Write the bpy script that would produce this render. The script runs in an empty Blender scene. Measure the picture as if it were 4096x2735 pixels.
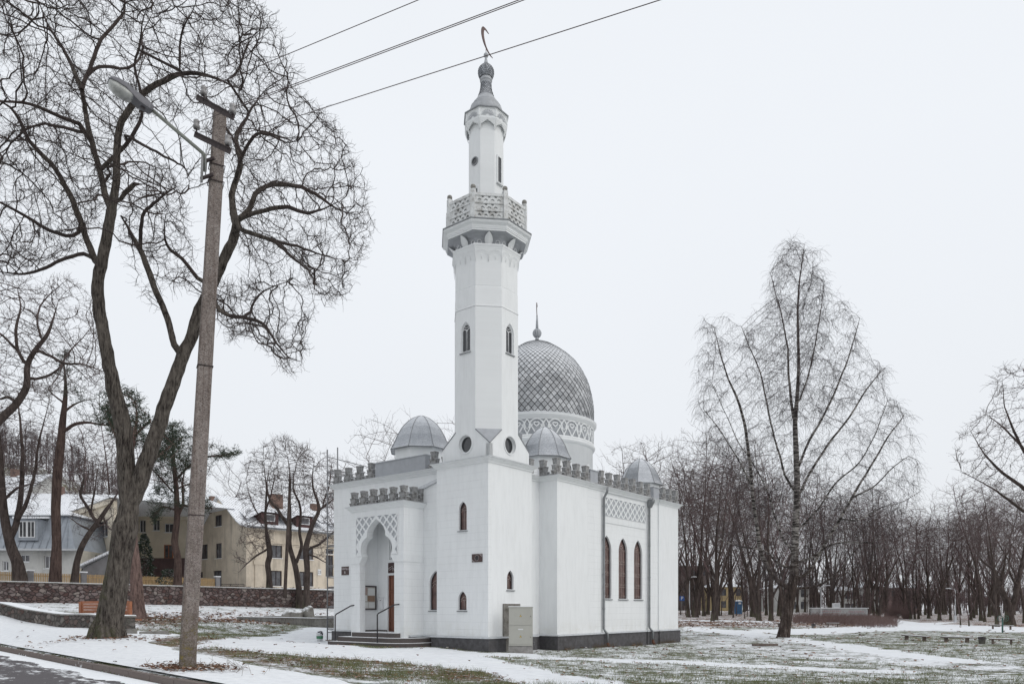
import bpy, bmesh, math, random
import numpy as np
from mathutils import Vector, Matrix
R = math.radians
rnd = random.Random(7)
SC = bpy.context.scene
COL = SC.collection
# ------------------------------------------------------------------ camera
CAM_Z = 1.6
F = 2969.0      # focal length in photo pixels (4096 wide)
U0, V0 = 2048.0, 2433.0
cam_d = bpy.data.cameras.new("camera")
cam = bpy.data.objects.new("camera", cam_d); COL.objects.link(cam)
cam.location = (0, 0, CAM_Z); cam.rotation_euler = (R(90), 0, 0)
cam_d.sensor_width = 36.0; cam_d.lens = 36.0 * F / 4096.0
cam_d.shift_y = (V0 - 2735 / 2) / 4096.0
cam_d.clip_start = 0.1; cam_d.clip_end = 2000
SC.camera = cam
# ------------------------------------------------------------------ world: overcast winter sky
SUN_EL, SUN_AZ = R(38), R(118)      # azimuth clockwise from +Y
w = bpy.data.worlds.new("World"); SC.world = w; w.use_nodes = True
nt = w.node_tree; nt.nodes.clear()
def wn(t, **k):
    n = nt.nodes.new(t)
    for a, b in k.items(): setattr(n, a, b)
    return n
sky = wn('ShaderNodeTexSky', sky_type='NISHITA', sun_disc=False, sun_elevation=SUN_EL, sun_rotation=SUN_AZ)
sky.dust_density = 6.0; sky.air_density = 1.0
s_str = wn('ShaderNodeVectorMath', operation='SCALE'); s_str.inputs['Scale'].default_value = 0.08
tc = wn('ShaderNodeTexCoord')
sep = wn('ShaderNodeSeparateXYZ')
ramp = wn('ShaderNodeValToRGB')
ramp.color_ramp.elements[0].position = 0.0; ramp.color_ramp.elements[0].color = (0.845, 0.87, 0.905, 1)
ramp.color_ramp.elements[1].position = 0.5; ramp.color_ramp.elements[1].color = (0.905, 0.935, 0.975, 1)
nz = wn('ShaderNodeTexNoise'); nz.inputs['Scale'].default_value = 1.6; nz.inputs['Detail'].default_value = 4
nmap = wn('ShaderNodeMapRange'); nmap.inputs[3].default_value = 0.955; nmap.inputs[4].default_value = 1.03
cl = wn('ShaderNodeVectorMath', operation='SCALE')
mix = wn('ShaderNodeMix', data_type='RGBA'); mix.inputs[0].default_value = 0.88
bg = wn('ShaderNodeBackground'); bg.inputs['Strength'].default_value = 1.0
out = wn('ShaderNodeOutputWorld')
L = nt.links.new
L(sky.outputs[0], s_str.inputs[0]); L(tc.outputs['Generated'], sep.inputs[0]); L(sep.outputs['Z'], ramp.inputs[0])
L(tc.outputs['Generated'], nz.inputs['Vector']); L(nz.outputs[0], nmap.inputs[0])
L(ramp.outputs[0], cl.inputs[0]); L(nmap.outputs[0], cl.inputs['Scale'])
L(s_str.outputs[0], mix.inputs[6]); L(cl.outputs[0], mix.inputs[7]); L(mix.outputs[2], bg.inputs[0]); L(bg.outputs[0], out.inputs[0])
sd = bpy.data.lights.new("sun", 'SUN'); sd.energy = 0.65; sd.angle = R(40); sd.color = (1, 0.985, 0.96)
sun = bpy.data.objects.new("sun", sd); COL.objects.link(sun)
sdir = Vector((math.sin(SUN_AZ) * math.cos(SUN_EL), math.cos(SUN_AZ) * math.cos(SUN_EL), math.sin(SUN_EL)))
sun.rotation_euler = sdir.to_track_quat('Z', 'Y').to_euler(); sun.location = sdir * 60
SC.view_settings.view_transform = 'Standard'; SC.view_settings.look = 'None'
SC.view_settings.exposure = 0.10; SC.view_settings.gamma = 1.0

# ------------------------------------------------------------------ helpers
def P(u, v, Y):
    return Vector(((u - U0) / F * Y, Y, CAM_Z + (V0 - v) / F * Y))

def tag(o, label=None, cat=None, group=None, kind=None):
    if label: o['label'] = label
    if cat: o['category'] = cat
    if group: o['group'] = group
    if kind: o['kind'] = kind
    return o

def empty(name, loc=(0, 0, 0), rz=0.0, label=None, cat=None, group=None):
    o = bpy.data.objects.new(name, None); COL.objects.link(o)
    o.location = loc; o.rotation_euler = (0, 0, rz)
    o.empty_display_size = 0.3
    return tag(o, label, cat, group)

def link(name, me, parent=None):
    o = bpy.data.objects.new(name, me); COL.objects.link(o)
    if parent is not None: o.parent = parent
    return o

def copy_tree(o, parent=None):
    c = o.copy(); COL.objects.link(c)
    if parent is not None: c.parent = parent
    for ch in list(o.children): copy_tree(ch, c)
    return c

class MB:
    def __init__(s): s.v = []; s.f = []; s.m = []; s.sm = []
    def add(s, vs, fs, m=0, smooth=False):
        b = len(s.v); s.v += [tuple(x) for x in vs]
        for f in fs:
            s.f.append([b + i for i in f]); s.m.append(m); s.sm.append(smooth)
        return s
    def box(s, x0, x1, y0, y1, z0, z1, m=0):
        return s.add([(x0,y0,z0),(x1,y0,z0),(x1,y1,z0),(x0,y1,z0),(x0,y0,z1),(x1,y0,z1),(x1,y1,z1),(x0,y1,z1)],
              [(0,3,2,1),(4,5,6,7),(0,1,5,4),(1,2,6,5),(2,3,7,6),(3,0,4,7)], m)
    def obox(s, c, ax, ay, az, hx, hy, hz, m=0):
        c = Vector(c); ax, ay, az = Vector(ax).normalized(), Vector(ay).normalized(), Vector(az).normalized()
        vs = []
        for k in (-1, 1):
            for (i, j) in ((-1,-1),(1,-1),(1,1),(-1,1)):
                vs.append(c + ax*hx*i + ay*hy*j + az*hz*k)
        return s.add(vs, [(0,3,2,1),(4,5,6,7),(0,1,5,4),(1,2,6,5),(2,3,7,6),(3,0,4,7)], m)
    def bar(s, a, b, w, h=None, m=0, up=(0,0,1)):
        a, b = Vector(a), Vector(b); d = b - a; L_ = d.length
        if L_ < 1e-6: return s
        d.normalize(); up = Vector(up)
        if abs(d.dot(up)) > 0.98: up = Vector((1,0,0))
        x = d.cross(up).normalized(); y = x.cross(d).normalized()
        return s.obox((a + b) / 2, x, d, y, w / 2, L_ / 2, (h or w) / 2, m)
    def prism(s, pts, z0, z1, m=0, smooth=False, mapf=None):
        n = len(pts)
        vs = [(p[0], p[1], z0) for p in pts] + [(p[0], p[1], z1) for p in pts]
        if mapf: vs = [mapf(*q) for q in vs]
        fs = [tuple(range(n - 1, -1, -1)), tuple(range(n, 2 * n))]
        s.add(vs, fs, m, False)
        b = len(s.v) - 2 * n
        for i in range(n):
            j = (i + 1) % n
            s.f.append([b + i, b + j, b + n + j, b + n + i]); s.m.append(m); s.sm.append(smooth)
        return s
    def loft(s, rings, m=0, smooth=False, cap0=False, cap1=False, closed=True):
        n = len(rings[0]); vs = [p for r in rings for p in r]; fs = []
        for k in range(len(rings) - 1):
            for i in range(n if closed else n - 1):
                j = (i + 1) % n
                fs.append((k*n+i, k*n+j, (k+1)*n+j, (k+1)*n+i))
        s.add(vs, fs, m, smooth)
        b = len(s.v) - len(vs)
        if cap0: s.f.append([b + i for i in range(n - 1, -1, -1)]); s.m.append(m); s.sm.append(False)
        if cap1: s.f.append([b + (len(rings)-1)*n + i for i in range(n)]); s.m.append(m); s.sm.append(False)
        return s
    def lathe(s, prof, c=(0, 0, 0), n=32, m=0, smooth=True, rot=0.0, caps=True):
        rings = []
        for (r, z) in prof:
            rings.append([(c[0] + r*math.cos(rot + 2*math.pi*i/n), c[1] + r*math.sin(rot + 2*math.pi*i/n), c[2] + z) for i in range(n)])
        return s.loft(rings, m, smooth, caps, caps)
    def tube(s, pts, r, n=6, m=0, smooth=True, caps=True):
        pts = [Vector(p) for p in pts]
        if not hasattr(r, '__len__'): r = [r] * len(pts)
        rings = []; up = None
        for i, p in enumerate(pts):
            d = (pts[min(i+1, len(pts)-1)] - pts[max(i-1, 0)])
            if d.length < 1e-9: d = Vector((0,0,1))
            d.normalize()
            if up is None:
                up = Vector((0,0,1)) if abs(d.z) < 0.9 else Vector((1,0,0))
            x = d.cross(up).normalized(); y = x.cross(d).normalized(); up = y
            rings.append([p + (x*math.cos(2*math.pi*k/n) + y*math.sin(2*math.pi*k/n)) * r[i] for k in range(n)])
        return s.loft(rings, m, smooth, caps, caps)
    def sphere(s, c, r, n=16, k=8, m=0, sz=1.0):
        prof = [(max(1e-4, r*math.sin(math.pi*i/k)), -r*sz*math.cos(math.pi*i/k)) for i in range(k+1)]
        return s.lathe(prof, c, n, m, True)
    def sweep(s, path, prof, m=0, closed=False, side=1):
        """path: [(x,y)], prof: [(out,z)], mitred corners; side=1: outward is to the right of travel"""
        n = len(path); rings = []
        for i in range(n):
            p = Vector(path[i])
            if closed: a, b = Vector(path[i-1]), Vector(path[(i+1) % n])
            else: a, b = (Vector(path[i-1]) if i > 0 else None), (Vector(path[i+1]) if i < n-1 else None)
            ns = []
            if a is not None: d = (p - a).normalized(); ns.append(Vector((d.y, -d.x)) * side)
            if b is not None: d = (b - p).normalized(); ns.append(Vector((d.y, -d.x)) * side)
            nn = ns[0] if len(ns) == 1 else (ns[0] + ns[1]) / (1 + ns[0].dot(ns[1]))
            rings.append([(p.x + nn.x*o, p.y + nn.y*o, z) for (o, z) in prof])
        if closed: rings.append(rings[0])
        return s.loft(rings, m, False, not closed, not closed)
    def plate(s, outer, holes, t, mapf, m=0):
        """flat plate with holes; mapf(a,b,c) with c in 0..t"""
        cu = bpy.data.curves.new('tmp', 'CURVE'); cu.dimensions = '2D'; cu.fill_mode = 'BOTH'
        cu.extrude = t / 2
        for poly in [outer] + list(holes):
            sp = cu.splines.new('POLY'); sp.points.add(len(poly) - 1)
            for i, p in enumerate(poly): sp.points[i].co = (p[0], p[1], 0, 1)
            sp.use_cyclic_u = True
        ob = bpy.data.objects.new('tmp', cu)
        me = bpy.data.meshes.new_from_object(ob)
        vs = [mapf(v.co.x, v.co.y, v.co.z + t / 2) for v in me.vertices]
        fs = [list(p.vertices) for p in me.polygons]
        s.add(vs, fs, m)
        bpy.data.meshes.remove(me); bpy.data.objects.remove(ob); bpy.data.curves.remove(cu)
        return s
    def mesh(s, name, mats):
        me = bpy.data.meshes.new(name)
        me.from_pydata(s.v, [], s.f)
        if not isinstance(mats, (list, tuple)): mats = [mats]
        for mt in mats: me.materials.append(mt)
        me.polygons.foreach_set('material_index', s.m)
        me.polygons.foreach_set('use_smooth', s.sm)
        me.update()
        return me
    def build(s, name, mats, parent=None):
        return link(name, s.mesh(name, mats), parent)

def text_mesh(mb, txt, size, mapf, depth=0.004, m=0, align='CENTER'):
    cu = bpy.data.curves.new('t', 'FONT'); cu.body = txt; cu.size = size; cu.align_x = align; cu.align_y = 'CENTER'
    cu.extrude = depth / 2; cu.resolution_u = 3
    ob = bpy.data.objects.new('t', cu)
    me = bpy.data.meshes.new_from_object(ob)
    mb.add([mapf(v.co.x, v.co.y, v.co.z + depth/2) for v in me.vertices], [list(p.vertices) for p in me.polygons], m)
    bpy.data.meshes.remove(me); bpy.data.objects.remove(ob); bpy.data.curves.remove(cu)

def pointed(c, z0, z1, hw, spring=None, n=7):
    """pointed arch outline"""
    if spring is None: spring = z1 - hw * 1.5
    pts = [(c - hw, z0), (c + hw, z0), (c + hw, spring)]
    H = z1 - spring
    for i in range(1, n):
        t = i / n; a = t * math.pi / 2
        pts.append((c + hw * math.cos(a) ** 0.75 * (1 - 0.0 * t), spring + H * (t ** 0.92)))
    pts.append((c, z1))
    pts += [(2*c - x, z) for (x, z) in reversed(pts[2:-1])]
    return pts

def circle(c, z, r, n=24, rz=None):
    return [(c + r*math.cos(2*math.pi*i/n), z + (rz or r)*math.sin(2*math.pi*i/n)) for i in range(n)]

def quatrefoil(cx, cz, w, h):
    """four-lobed opening, w,h half sizes"""
    pts = []
    for k in range(4):
        a0 = k * math.pi / 2
        lx, lz = math.cos(a0) * 0.5, math.sin(a0) * 0.5
        for i in range(-3, 4):
            a = a0 + i * R(32)
            rr = 0.40 if k % 2 == 0 else 0.40
            pts.append((cx + (lx + rr*math.cos(a)) * w / 0.9, cz + (lz + rr*math.sin(a)) * h / 0.9))
    return pts

# ------------------------------------------------------------------ materials
def mat(name, color, rough=0.8, metal=0.0, var=0.0, vscale=3.0, color2=None, bump=0.0, bscale=20.0, vec=None, spec=0.5, detail=4.0, contrast=(0.35, 0.65), stretch=None):
    m = bpy.data.materials.new(name); m.use_nodes = True
    t = m.node_tree; b = t.nodes['Principled BSDF']
    b.inputs['Base Color'].default_value = (*color, 1); b.inputs['Roughness'].default_value = rough
    b.inputs['Metallic'].default_value = metal; b.inputs['Specular IOR Level'].default_value = spec
    tc = t.nodes.new('ShaderNodeTexCoord'); mp = t.nodes.new('ShaderNodeMapping')
    t.links.new(tc.outputs['Object'], mp.inputs[0])
    if stretch: mp.inputs['Scale'].default_value = stretch
    if color2 or var:
        n = t.nodes.new('ShaderNodeTexNoise'); n.inputs['Scale'].default_value = vscale; n.inputs['Detail'].default_value = detail
        n.inputs['Roughness'].default_value = 0.65
        r = t.nodes.new('ShaderNodeValToRGB')
        c2 = color2 or tuple(c * (1 - var) for c in color)
        r.color_ramp.elements[0].color = (*c2, 1); r.color_ramp.elements[1].color = (*color, 1)
        r.color_ramp.elements[0].position = contrast[0]; r.color_ramp.elements[1].position = contrast[1]
        t.links.new(mp.outputs[0], n.inputs['Vector']); t.links.new(n.outputs[0], r.inputs[0]); t.links.new(r.outputs[0], b.inputs['Base Color'])
    if bump:
        n2 = t.nodes.new('ShaderNodeTexNoise'); n2.inputs['Scale'].default_value = bscale; n2.inputs['Detail'].default_value = 5
        bp = t.nodes.new('ShaderNodeBump'); bp.inputs['Strength'].default_value = bump; bp.inputs['Distance'].default_value = 0.02
        t.links.new(mp.outputs[0], n2.inputs['Vector']); t.links.new(n2.outputs[0], bp.inputs['Height']); t.links.new(bp.outputs[0], b.inputs['Normal'])
    return m

class NT:
    """small node-graph helper"""
    def __init__(s, m): s.t = m.node_tree; s.b = s.t.nodes['Principled BSDF']
    def n(s, typ, ins=None, **k):
        x = s.t.nodes.new(typ)
        for a, b in k.items(): setattr(x, a, b)
        for a, b in (ins or {}).items():
            if isinstance(b, bpy.types.NodeSocket): s.t.links.new(b, x.inputs[a])
            else: x.inputs[a].default_value = b
        return x
    def ramp(s, fac, stops):
        x = s.n('ShaderNodeValToRGB', {0: fac}); e = x.color_ramp.elements
        while len(e) < len(stops): e.new(0.5)
        for i, (p, c) in enumerate(stops):
            e[i].position = p; e[i].color = (*c, 1) if len(c) == 3 else c
        return x.outputs[0]
    def noise(s, vec, scale, detail=4, rough=0.6):
        return s.n('ShaderNodeTexNoise', {'Vector': vec, 'Scale': scale, 'Detail': detail, 'Roughness': rough}).outputs[0]
    def mixc(s, f, a, b, mode='MIX'):
        x = s.n('ShaderNodeMix', data_type='RGBA', blend_type=mode)
        for i, v in ((0, f), (6, a), (7, b)):
            if isinstance(v, bpy.types.NodeSocket): s.t.links.new(v, x.inputs[i])
            else: x.inputs[i].default_value = v if not isinstance(v, tuple) else ((*v, 1) if len(v) == 3 else v)
        return x.outputs[2]
    def math(s, op, a, b=0.0, c=0.0, clamp=False):
        x = s.n('ShaderNodeMath', {0: a, 1: b, 2: c}, operation=op, use_clamp=clamp); return x.outputs[0]
    def step(s, v, a, b):
        x = s.n('ShaderNodeMapRange', {0: v, 1: a, 2: b, 3: 0.0, 4: 1.0}); x.clamp = True; return x.outputs[0]
    def link(s, o, name): s.t.links.new(o, s.b.inputs[name])
    def bump(s, h, strength, dist=0.02):
        x = s.n('ShaderNodeBump', {'Height': h, 'Strength': strength, 'Distance': dist}); s.link(x.outputs[0], 'Normal')

def newmat(name, rough=0.85, spec=0.4, metal=0.0):
    m = bpy.data.materials.new(name); m.use_nodes = True
    g = NT(m); g.b.inputs['Roughness'].default_value = rough; g.b.inputs['Specular IOR Level'].default_value = spec; g.b.inputs['Metallic'].default_value = metal
    return m, g

WHITE = (0.80, 0.815, 0.82)
def wall_mat(name, blocks, base=WHITE):
    m, g = newmat(name, 0.9, 0.2)
    oc = g.n('ShaderNodeTexCoord').outputs['Object']
    sp = g.n('ShaderNodeSeparateXYZ', {0: oc})
    # faint weather streaks down the render
    cv = g.n('ShaderNodeCombineXYZ', {0: g.math('ADD', sp.outputs[0], sp.outputs[1]), 1: g.math('MULTIPLY', sp.outputs[2], 0.16), 2: 0.0})
    st = g.noise(cv.outputs[0], 5.0, 5, 0.7)
    c = g.ramp(st, [(0.30, tuple(x*0.93 for x in base)), (0.55, base), (0.8, tuple(min(1, x*1.015) for x in base))])
    bl = g.noise(oc, 0.8, 3)
    c = g.mixc(g.math('MULTIPLY', g.step(bl, 0.45, 0.7), 0.35), c, tuple(x*0.95 for x in base))
    # dirt close to the ground
    low = g.step(sp.outputs[2], 1.25, 0.5)
    dn = g.step(g.noise(oc, 2.2, 6, 0.75), 0.42, 0.62)
    c = g.mixc(g.math('MULTIPLY', g.math('MULTIPLY', low, dn), 0.30), c, (0.52, 0.50, 0.42))
    # thin vertical dirt runs under the cornices and sills
    hv = g.n('ShaderNodeCombineXYZ', {0: g.math('ADD', sp.outputs[0], sp.outputs[1]), 1: g.math('MULTIPLY', sp.outputs[2], 0.05), 2: 3.3})
    runs = g.step(g.noise(hv.outputs[0], 11.0, 3, 0.7), 0.62, 0.75)
    rn2 = g.step(g.noise(oc, 0.55, 2), 0.45, 0.6)
    c = g.mixc(g.math('MULTIPLY', g.math('MULTIPLY', runs, rn2), 0.20), c, (0.50, 0.49, 0.45))
    h = g.math('MULTIPLY', g.noise(oc, 60, 3), 0.12)
    if blocks:
        bv = g.n('ShaderNodeCombineXYZ', {0: g.math('ADD', sp.outputs[0], sp.outputs[1]), 1: sp.outputs[2], 2: 0.0})
        br = g.n('ShaderNodeTexBrick', {'Vector': bv.outputs[0], 'Color1': (1,1,1,1), 'Color2': (1,1,1,1), 'Mortar': (0,0,0,1),
                 'Scale': 1.0, 'Mortar Size': 0.0035, 'Mortar Smooth': 0.35, 'Brick Width': 0.62, 'Row Height': 0.276})
        br2 = g.n('ShaderNodeTexBrick', {'Vector': bv.outputs[0], 'Color1': (1,1,1,1), 'Color2': (1,1,1,1), 'Mortar': (0,0,0,1),
                 'Scale': 1.0, 'Mortar Size': 0.006, 'Mortar Smooth': 0.3, 'Brick Width': 400.0, 'Row Height': 0.276})
        a = g.math('ADD', g.math('MULTIPLY', br.outputs['Fac'], 0.10), g.math('MULTIPLY', br2.outputs['Fac'], 0.26))
        fade = g.step(g.noise(oc, 0.9, 3), 0.3, 0.62)
        c = g.mixc(g.math('MULTIPLY', a, fade), c, (0.36, 0.37, 0.38))
        h = g.math('SUBTRACT', h, br2.outputs['Fac'])
    g.link(c, 'Base Color'); g.bump(h, 0.35, 0.006)
    return m

M = {}
M['wall'] = wall_mat('white_render', False)
M['block'] = wall_mat('white_block_render', True)
M['trim'] = wall_mat('white_trim', False, (0.77, 0.785, 0.79))
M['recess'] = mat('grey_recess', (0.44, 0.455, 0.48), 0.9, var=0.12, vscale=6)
M['attic'] = mat('grey_attic_render', (0.40, 0.415, 0.44), 0.85, var=0.14, vscale=4, bump=0.2)
M['plinth'] = mat('dark_grey_plinth', (0.105, 0.102, 0.108), 0.85, color2=(0.065, 0.062, 0.064), vscale=5, bump=0.3, bscale=30)
M['flash'] = mat('zinc_flashing', (0.60, 0.62, 0.64), 0.5, 0.3, var=0.2, vscale=8)
M['zinc'] = mat('zinc_pipe', (0.27, 0.28, 0.29), 0.45, 0.6, var=0.25, vscale=6)
M['rust'] = mat('rusty_iron', (0.15, 0.07, 0.045), 0.9, var=0.5, vscale=25)
M['granite'] = mat('brown_granite_step', (0.11, 0.09, 0.084), 0.7, color2=(0.05, 0.042, 0.04), vscale=60, contrast=(0.3, 0.7))
M['snow'] = mat('snow', (0.86, 0.88, 0.90), 0.9, var=0.04, vscale=5, bump=0.4, bscale=9, spec=0.2)
M['door'] = mat('brown_wood_door', (0.21, 0.082, 0.048), 0.5, color2=(0.12, 0.047, 0.03), vscale=9, stretch=(1, 1, 0.12))
M['dark_metal'] = mat('dark_rail', (0.035, 0.03, 0.034), 0.55, var=0.3, vscale=20)
M['maroon'] = mat('maroon_stone_plaque', (0.075, 0.04, 0.036), 0.35, color2=(0.045, 0.026, 0.024), vscale=30)
M['letter'] = mat('pale_lettering', (0.62, 0.58, 0.58), 0.7)
M['glass_brown'] = mat('brown_leaded_glass', (0.17, 0.10, 0.088), 0.3, color2=(0.085, 0.052, 0.048), vscale=3.5, spec=0.6)
M['lead'] = mat('lead_tracery', (0.44, 0.36, 0.33), 0.6, var=0.3, vscale=10)
M['lead_dark'] = mat('dark_window_frame', (0.05, 0.04, 0.045), 0.6)
M['glass_dark'] = mat('dark_glass', (0.02, 0.022, 0.026), 0.08, spec=0.8)
M['white_paint'] = mat('white_painted_frame', (0.72, 0.73, 0.74), 0.6)
M['copper'] = mat('dull_copper', (0.13, 0.082, 0.078), 0.5, 0.4, var=0.3, vscale=6)
M['sheet'] = mat('pale_painted_sheet', (0.44, 0.455, 0.475), 0.6, var=0.2, vscale=7)
def silver_mat():
    m, g = newmat('frosted_sheet_metal', 0.5, 0.5, 0.0)
    tcn = g.n('ShaderNodeTexCoord'); oc = tcn.outputs['Object']
    nrm = g.n('ShaderNodeNewGeometry').outputs['Normal']
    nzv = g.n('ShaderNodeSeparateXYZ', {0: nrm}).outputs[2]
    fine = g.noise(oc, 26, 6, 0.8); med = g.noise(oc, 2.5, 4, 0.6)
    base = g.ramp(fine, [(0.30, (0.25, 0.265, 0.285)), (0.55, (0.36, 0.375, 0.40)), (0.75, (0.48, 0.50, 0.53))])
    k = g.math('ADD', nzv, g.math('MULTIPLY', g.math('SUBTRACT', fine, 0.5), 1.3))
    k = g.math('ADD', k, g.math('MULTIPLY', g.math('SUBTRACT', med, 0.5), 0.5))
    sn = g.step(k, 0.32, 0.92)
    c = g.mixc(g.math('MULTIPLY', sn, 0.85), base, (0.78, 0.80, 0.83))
    g.link(c, 'Base Color')
    g.link(g.math('ADD', 0.33, g.math('MULTIPLY', sn, 0.45)), 'Roughness')
    g.link(g.math('MULTIPLY', g.math('SUBTRACT', 1.0, sn), 0.6), 'Metallic')
    g.bump(fine, 0.25, 0.01)
    return m
M['silver'] = silver_mat()
def tile_mat(name, dark=(0.10, 0.10, 0.105), light=(0.36, 0.37, 0.385)):
    m, g = newmat(name, 0.8, 0.3)
    oc = g.n('ShaderNodeTexCoord').outputs['Object']
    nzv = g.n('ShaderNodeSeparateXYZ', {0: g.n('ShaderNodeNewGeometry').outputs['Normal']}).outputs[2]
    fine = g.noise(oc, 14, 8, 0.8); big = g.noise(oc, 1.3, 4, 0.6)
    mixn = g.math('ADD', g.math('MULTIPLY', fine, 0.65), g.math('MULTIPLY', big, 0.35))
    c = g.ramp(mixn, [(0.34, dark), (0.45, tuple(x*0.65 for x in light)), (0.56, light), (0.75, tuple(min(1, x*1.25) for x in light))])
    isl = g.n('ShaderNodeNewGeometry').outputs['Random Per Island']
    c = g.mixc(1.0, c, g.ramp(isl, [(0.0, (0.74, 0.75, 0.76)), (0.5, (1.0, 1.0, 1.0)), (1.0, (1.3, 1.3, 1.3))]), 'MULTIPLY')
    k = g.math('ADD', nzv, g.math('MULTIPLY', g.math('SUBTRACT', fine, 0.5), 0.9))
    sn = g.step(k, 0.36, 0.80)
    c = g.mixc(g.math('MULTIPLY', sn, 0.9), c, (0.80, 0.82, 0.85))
    g.link(c, 'Base Color'); g.bump(fine, 0.3, 0.01)
    return m
M['tile'] = tile_mat('weathered_diamond_tiles', (0.15, 0.15, 0.155), (0.48, 0.49, 0.505))
M['shingle'] = tile_mat('scale_shingles', (0.16, 0.165, 0.175), (0.33, 0.345, 0.37))
M['tilegap'] = mat('tile_gap_black', (0.02, 0.018, 0.018), 0.95)
def concrete_old(name, base, dark, moss, s=4.0, snow=True):
    m, g = newmat(name, 0.92, 0.2)
    oc = g.n('ShaderNodeTexCoord').outputs['Object']
    gn = g.n('ShaderNodeNewGeometry').outputs['Normal']
    nzv = g.n('ShaderNodeSeparateXYZ', {0: gn}).outputs[2]
    a = g.noise(oc, s, 8, 0.75); b = g.noise(oc, s*2.7, 6, 0.7)
    c = g.ramp(a, [(0.33, dark), (0.5, base), (0.7, tuple(x*1.2 for x in base))])
    c = g.mixc(g.math('MULTIPLY', g.step(b, 0.52, 0.66), 0.55), c, moss)
    if snow:
        sn = g.step(g.math('ADD', nzv, g.math('MULTIPLY', g.math('SUBTRACT', b, 0.5), 0.8)), 0.55, 0.8)
        c = g.mixc(g.math('MULTIPLY', sn, 0.85), c, (0.84, 0.86, 0.88))
    g.link(c, 'Base Color'); g.bump(b, 0.4, 0.02)
    return m
M['merlon'] = concrete_old('stained_merlon_concrete', (0.31, 0.31, 0.31), (0.06, 0.052, 0.046), (0.06, 0.054, 0.038), 4.0)
M['balus'] = concrete_old('weathered_balustrade', (0.66, 0.67, 0.67), (0.36, 0.35, 0.33), (0.33, 0.32, 0.29), 3.0, snow=False)
M['ball'] = concrete_old('weathered_ball', (0.30, 0.29, 0.27), (0.11, 0.10, 0.09), (0.14, 0.135, 0.10), 10.0)
M['concrete'] = concrete_old('mossy_concrete', (0.22, 0.21, 0.195), (0.085, 0.078, 0.068), (0.085, 0.085, 0.05), 3.0)
# ================================================================== MOSQUE (local axes: x = back-right, y = back-left)
ANG = math.atan2(0.784, 0.621)
T0 = Vector((-0.87, 27.1, 0.0))
def loc2w(x, y, z=0.0):
    return Vector((T0.x + x*math.cos(ANG) - y*math.sin(ANG), T0.y + x*math.sin(ANG) + y*math.cos(ANG), z))
mosque = empty('mosque', T0, ANG, 'white mosque with octagonal minaret, tiled main dome and stepped parapets', 'mosque')
def FR(w): return lambda a, b, c: (w + c, a, b)
def RT(y): return lambda a, b, c: (a, y + c, b)
def part(mb, name, mats, parent=mosque): return mb.build(name, mats, parent)

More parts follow.
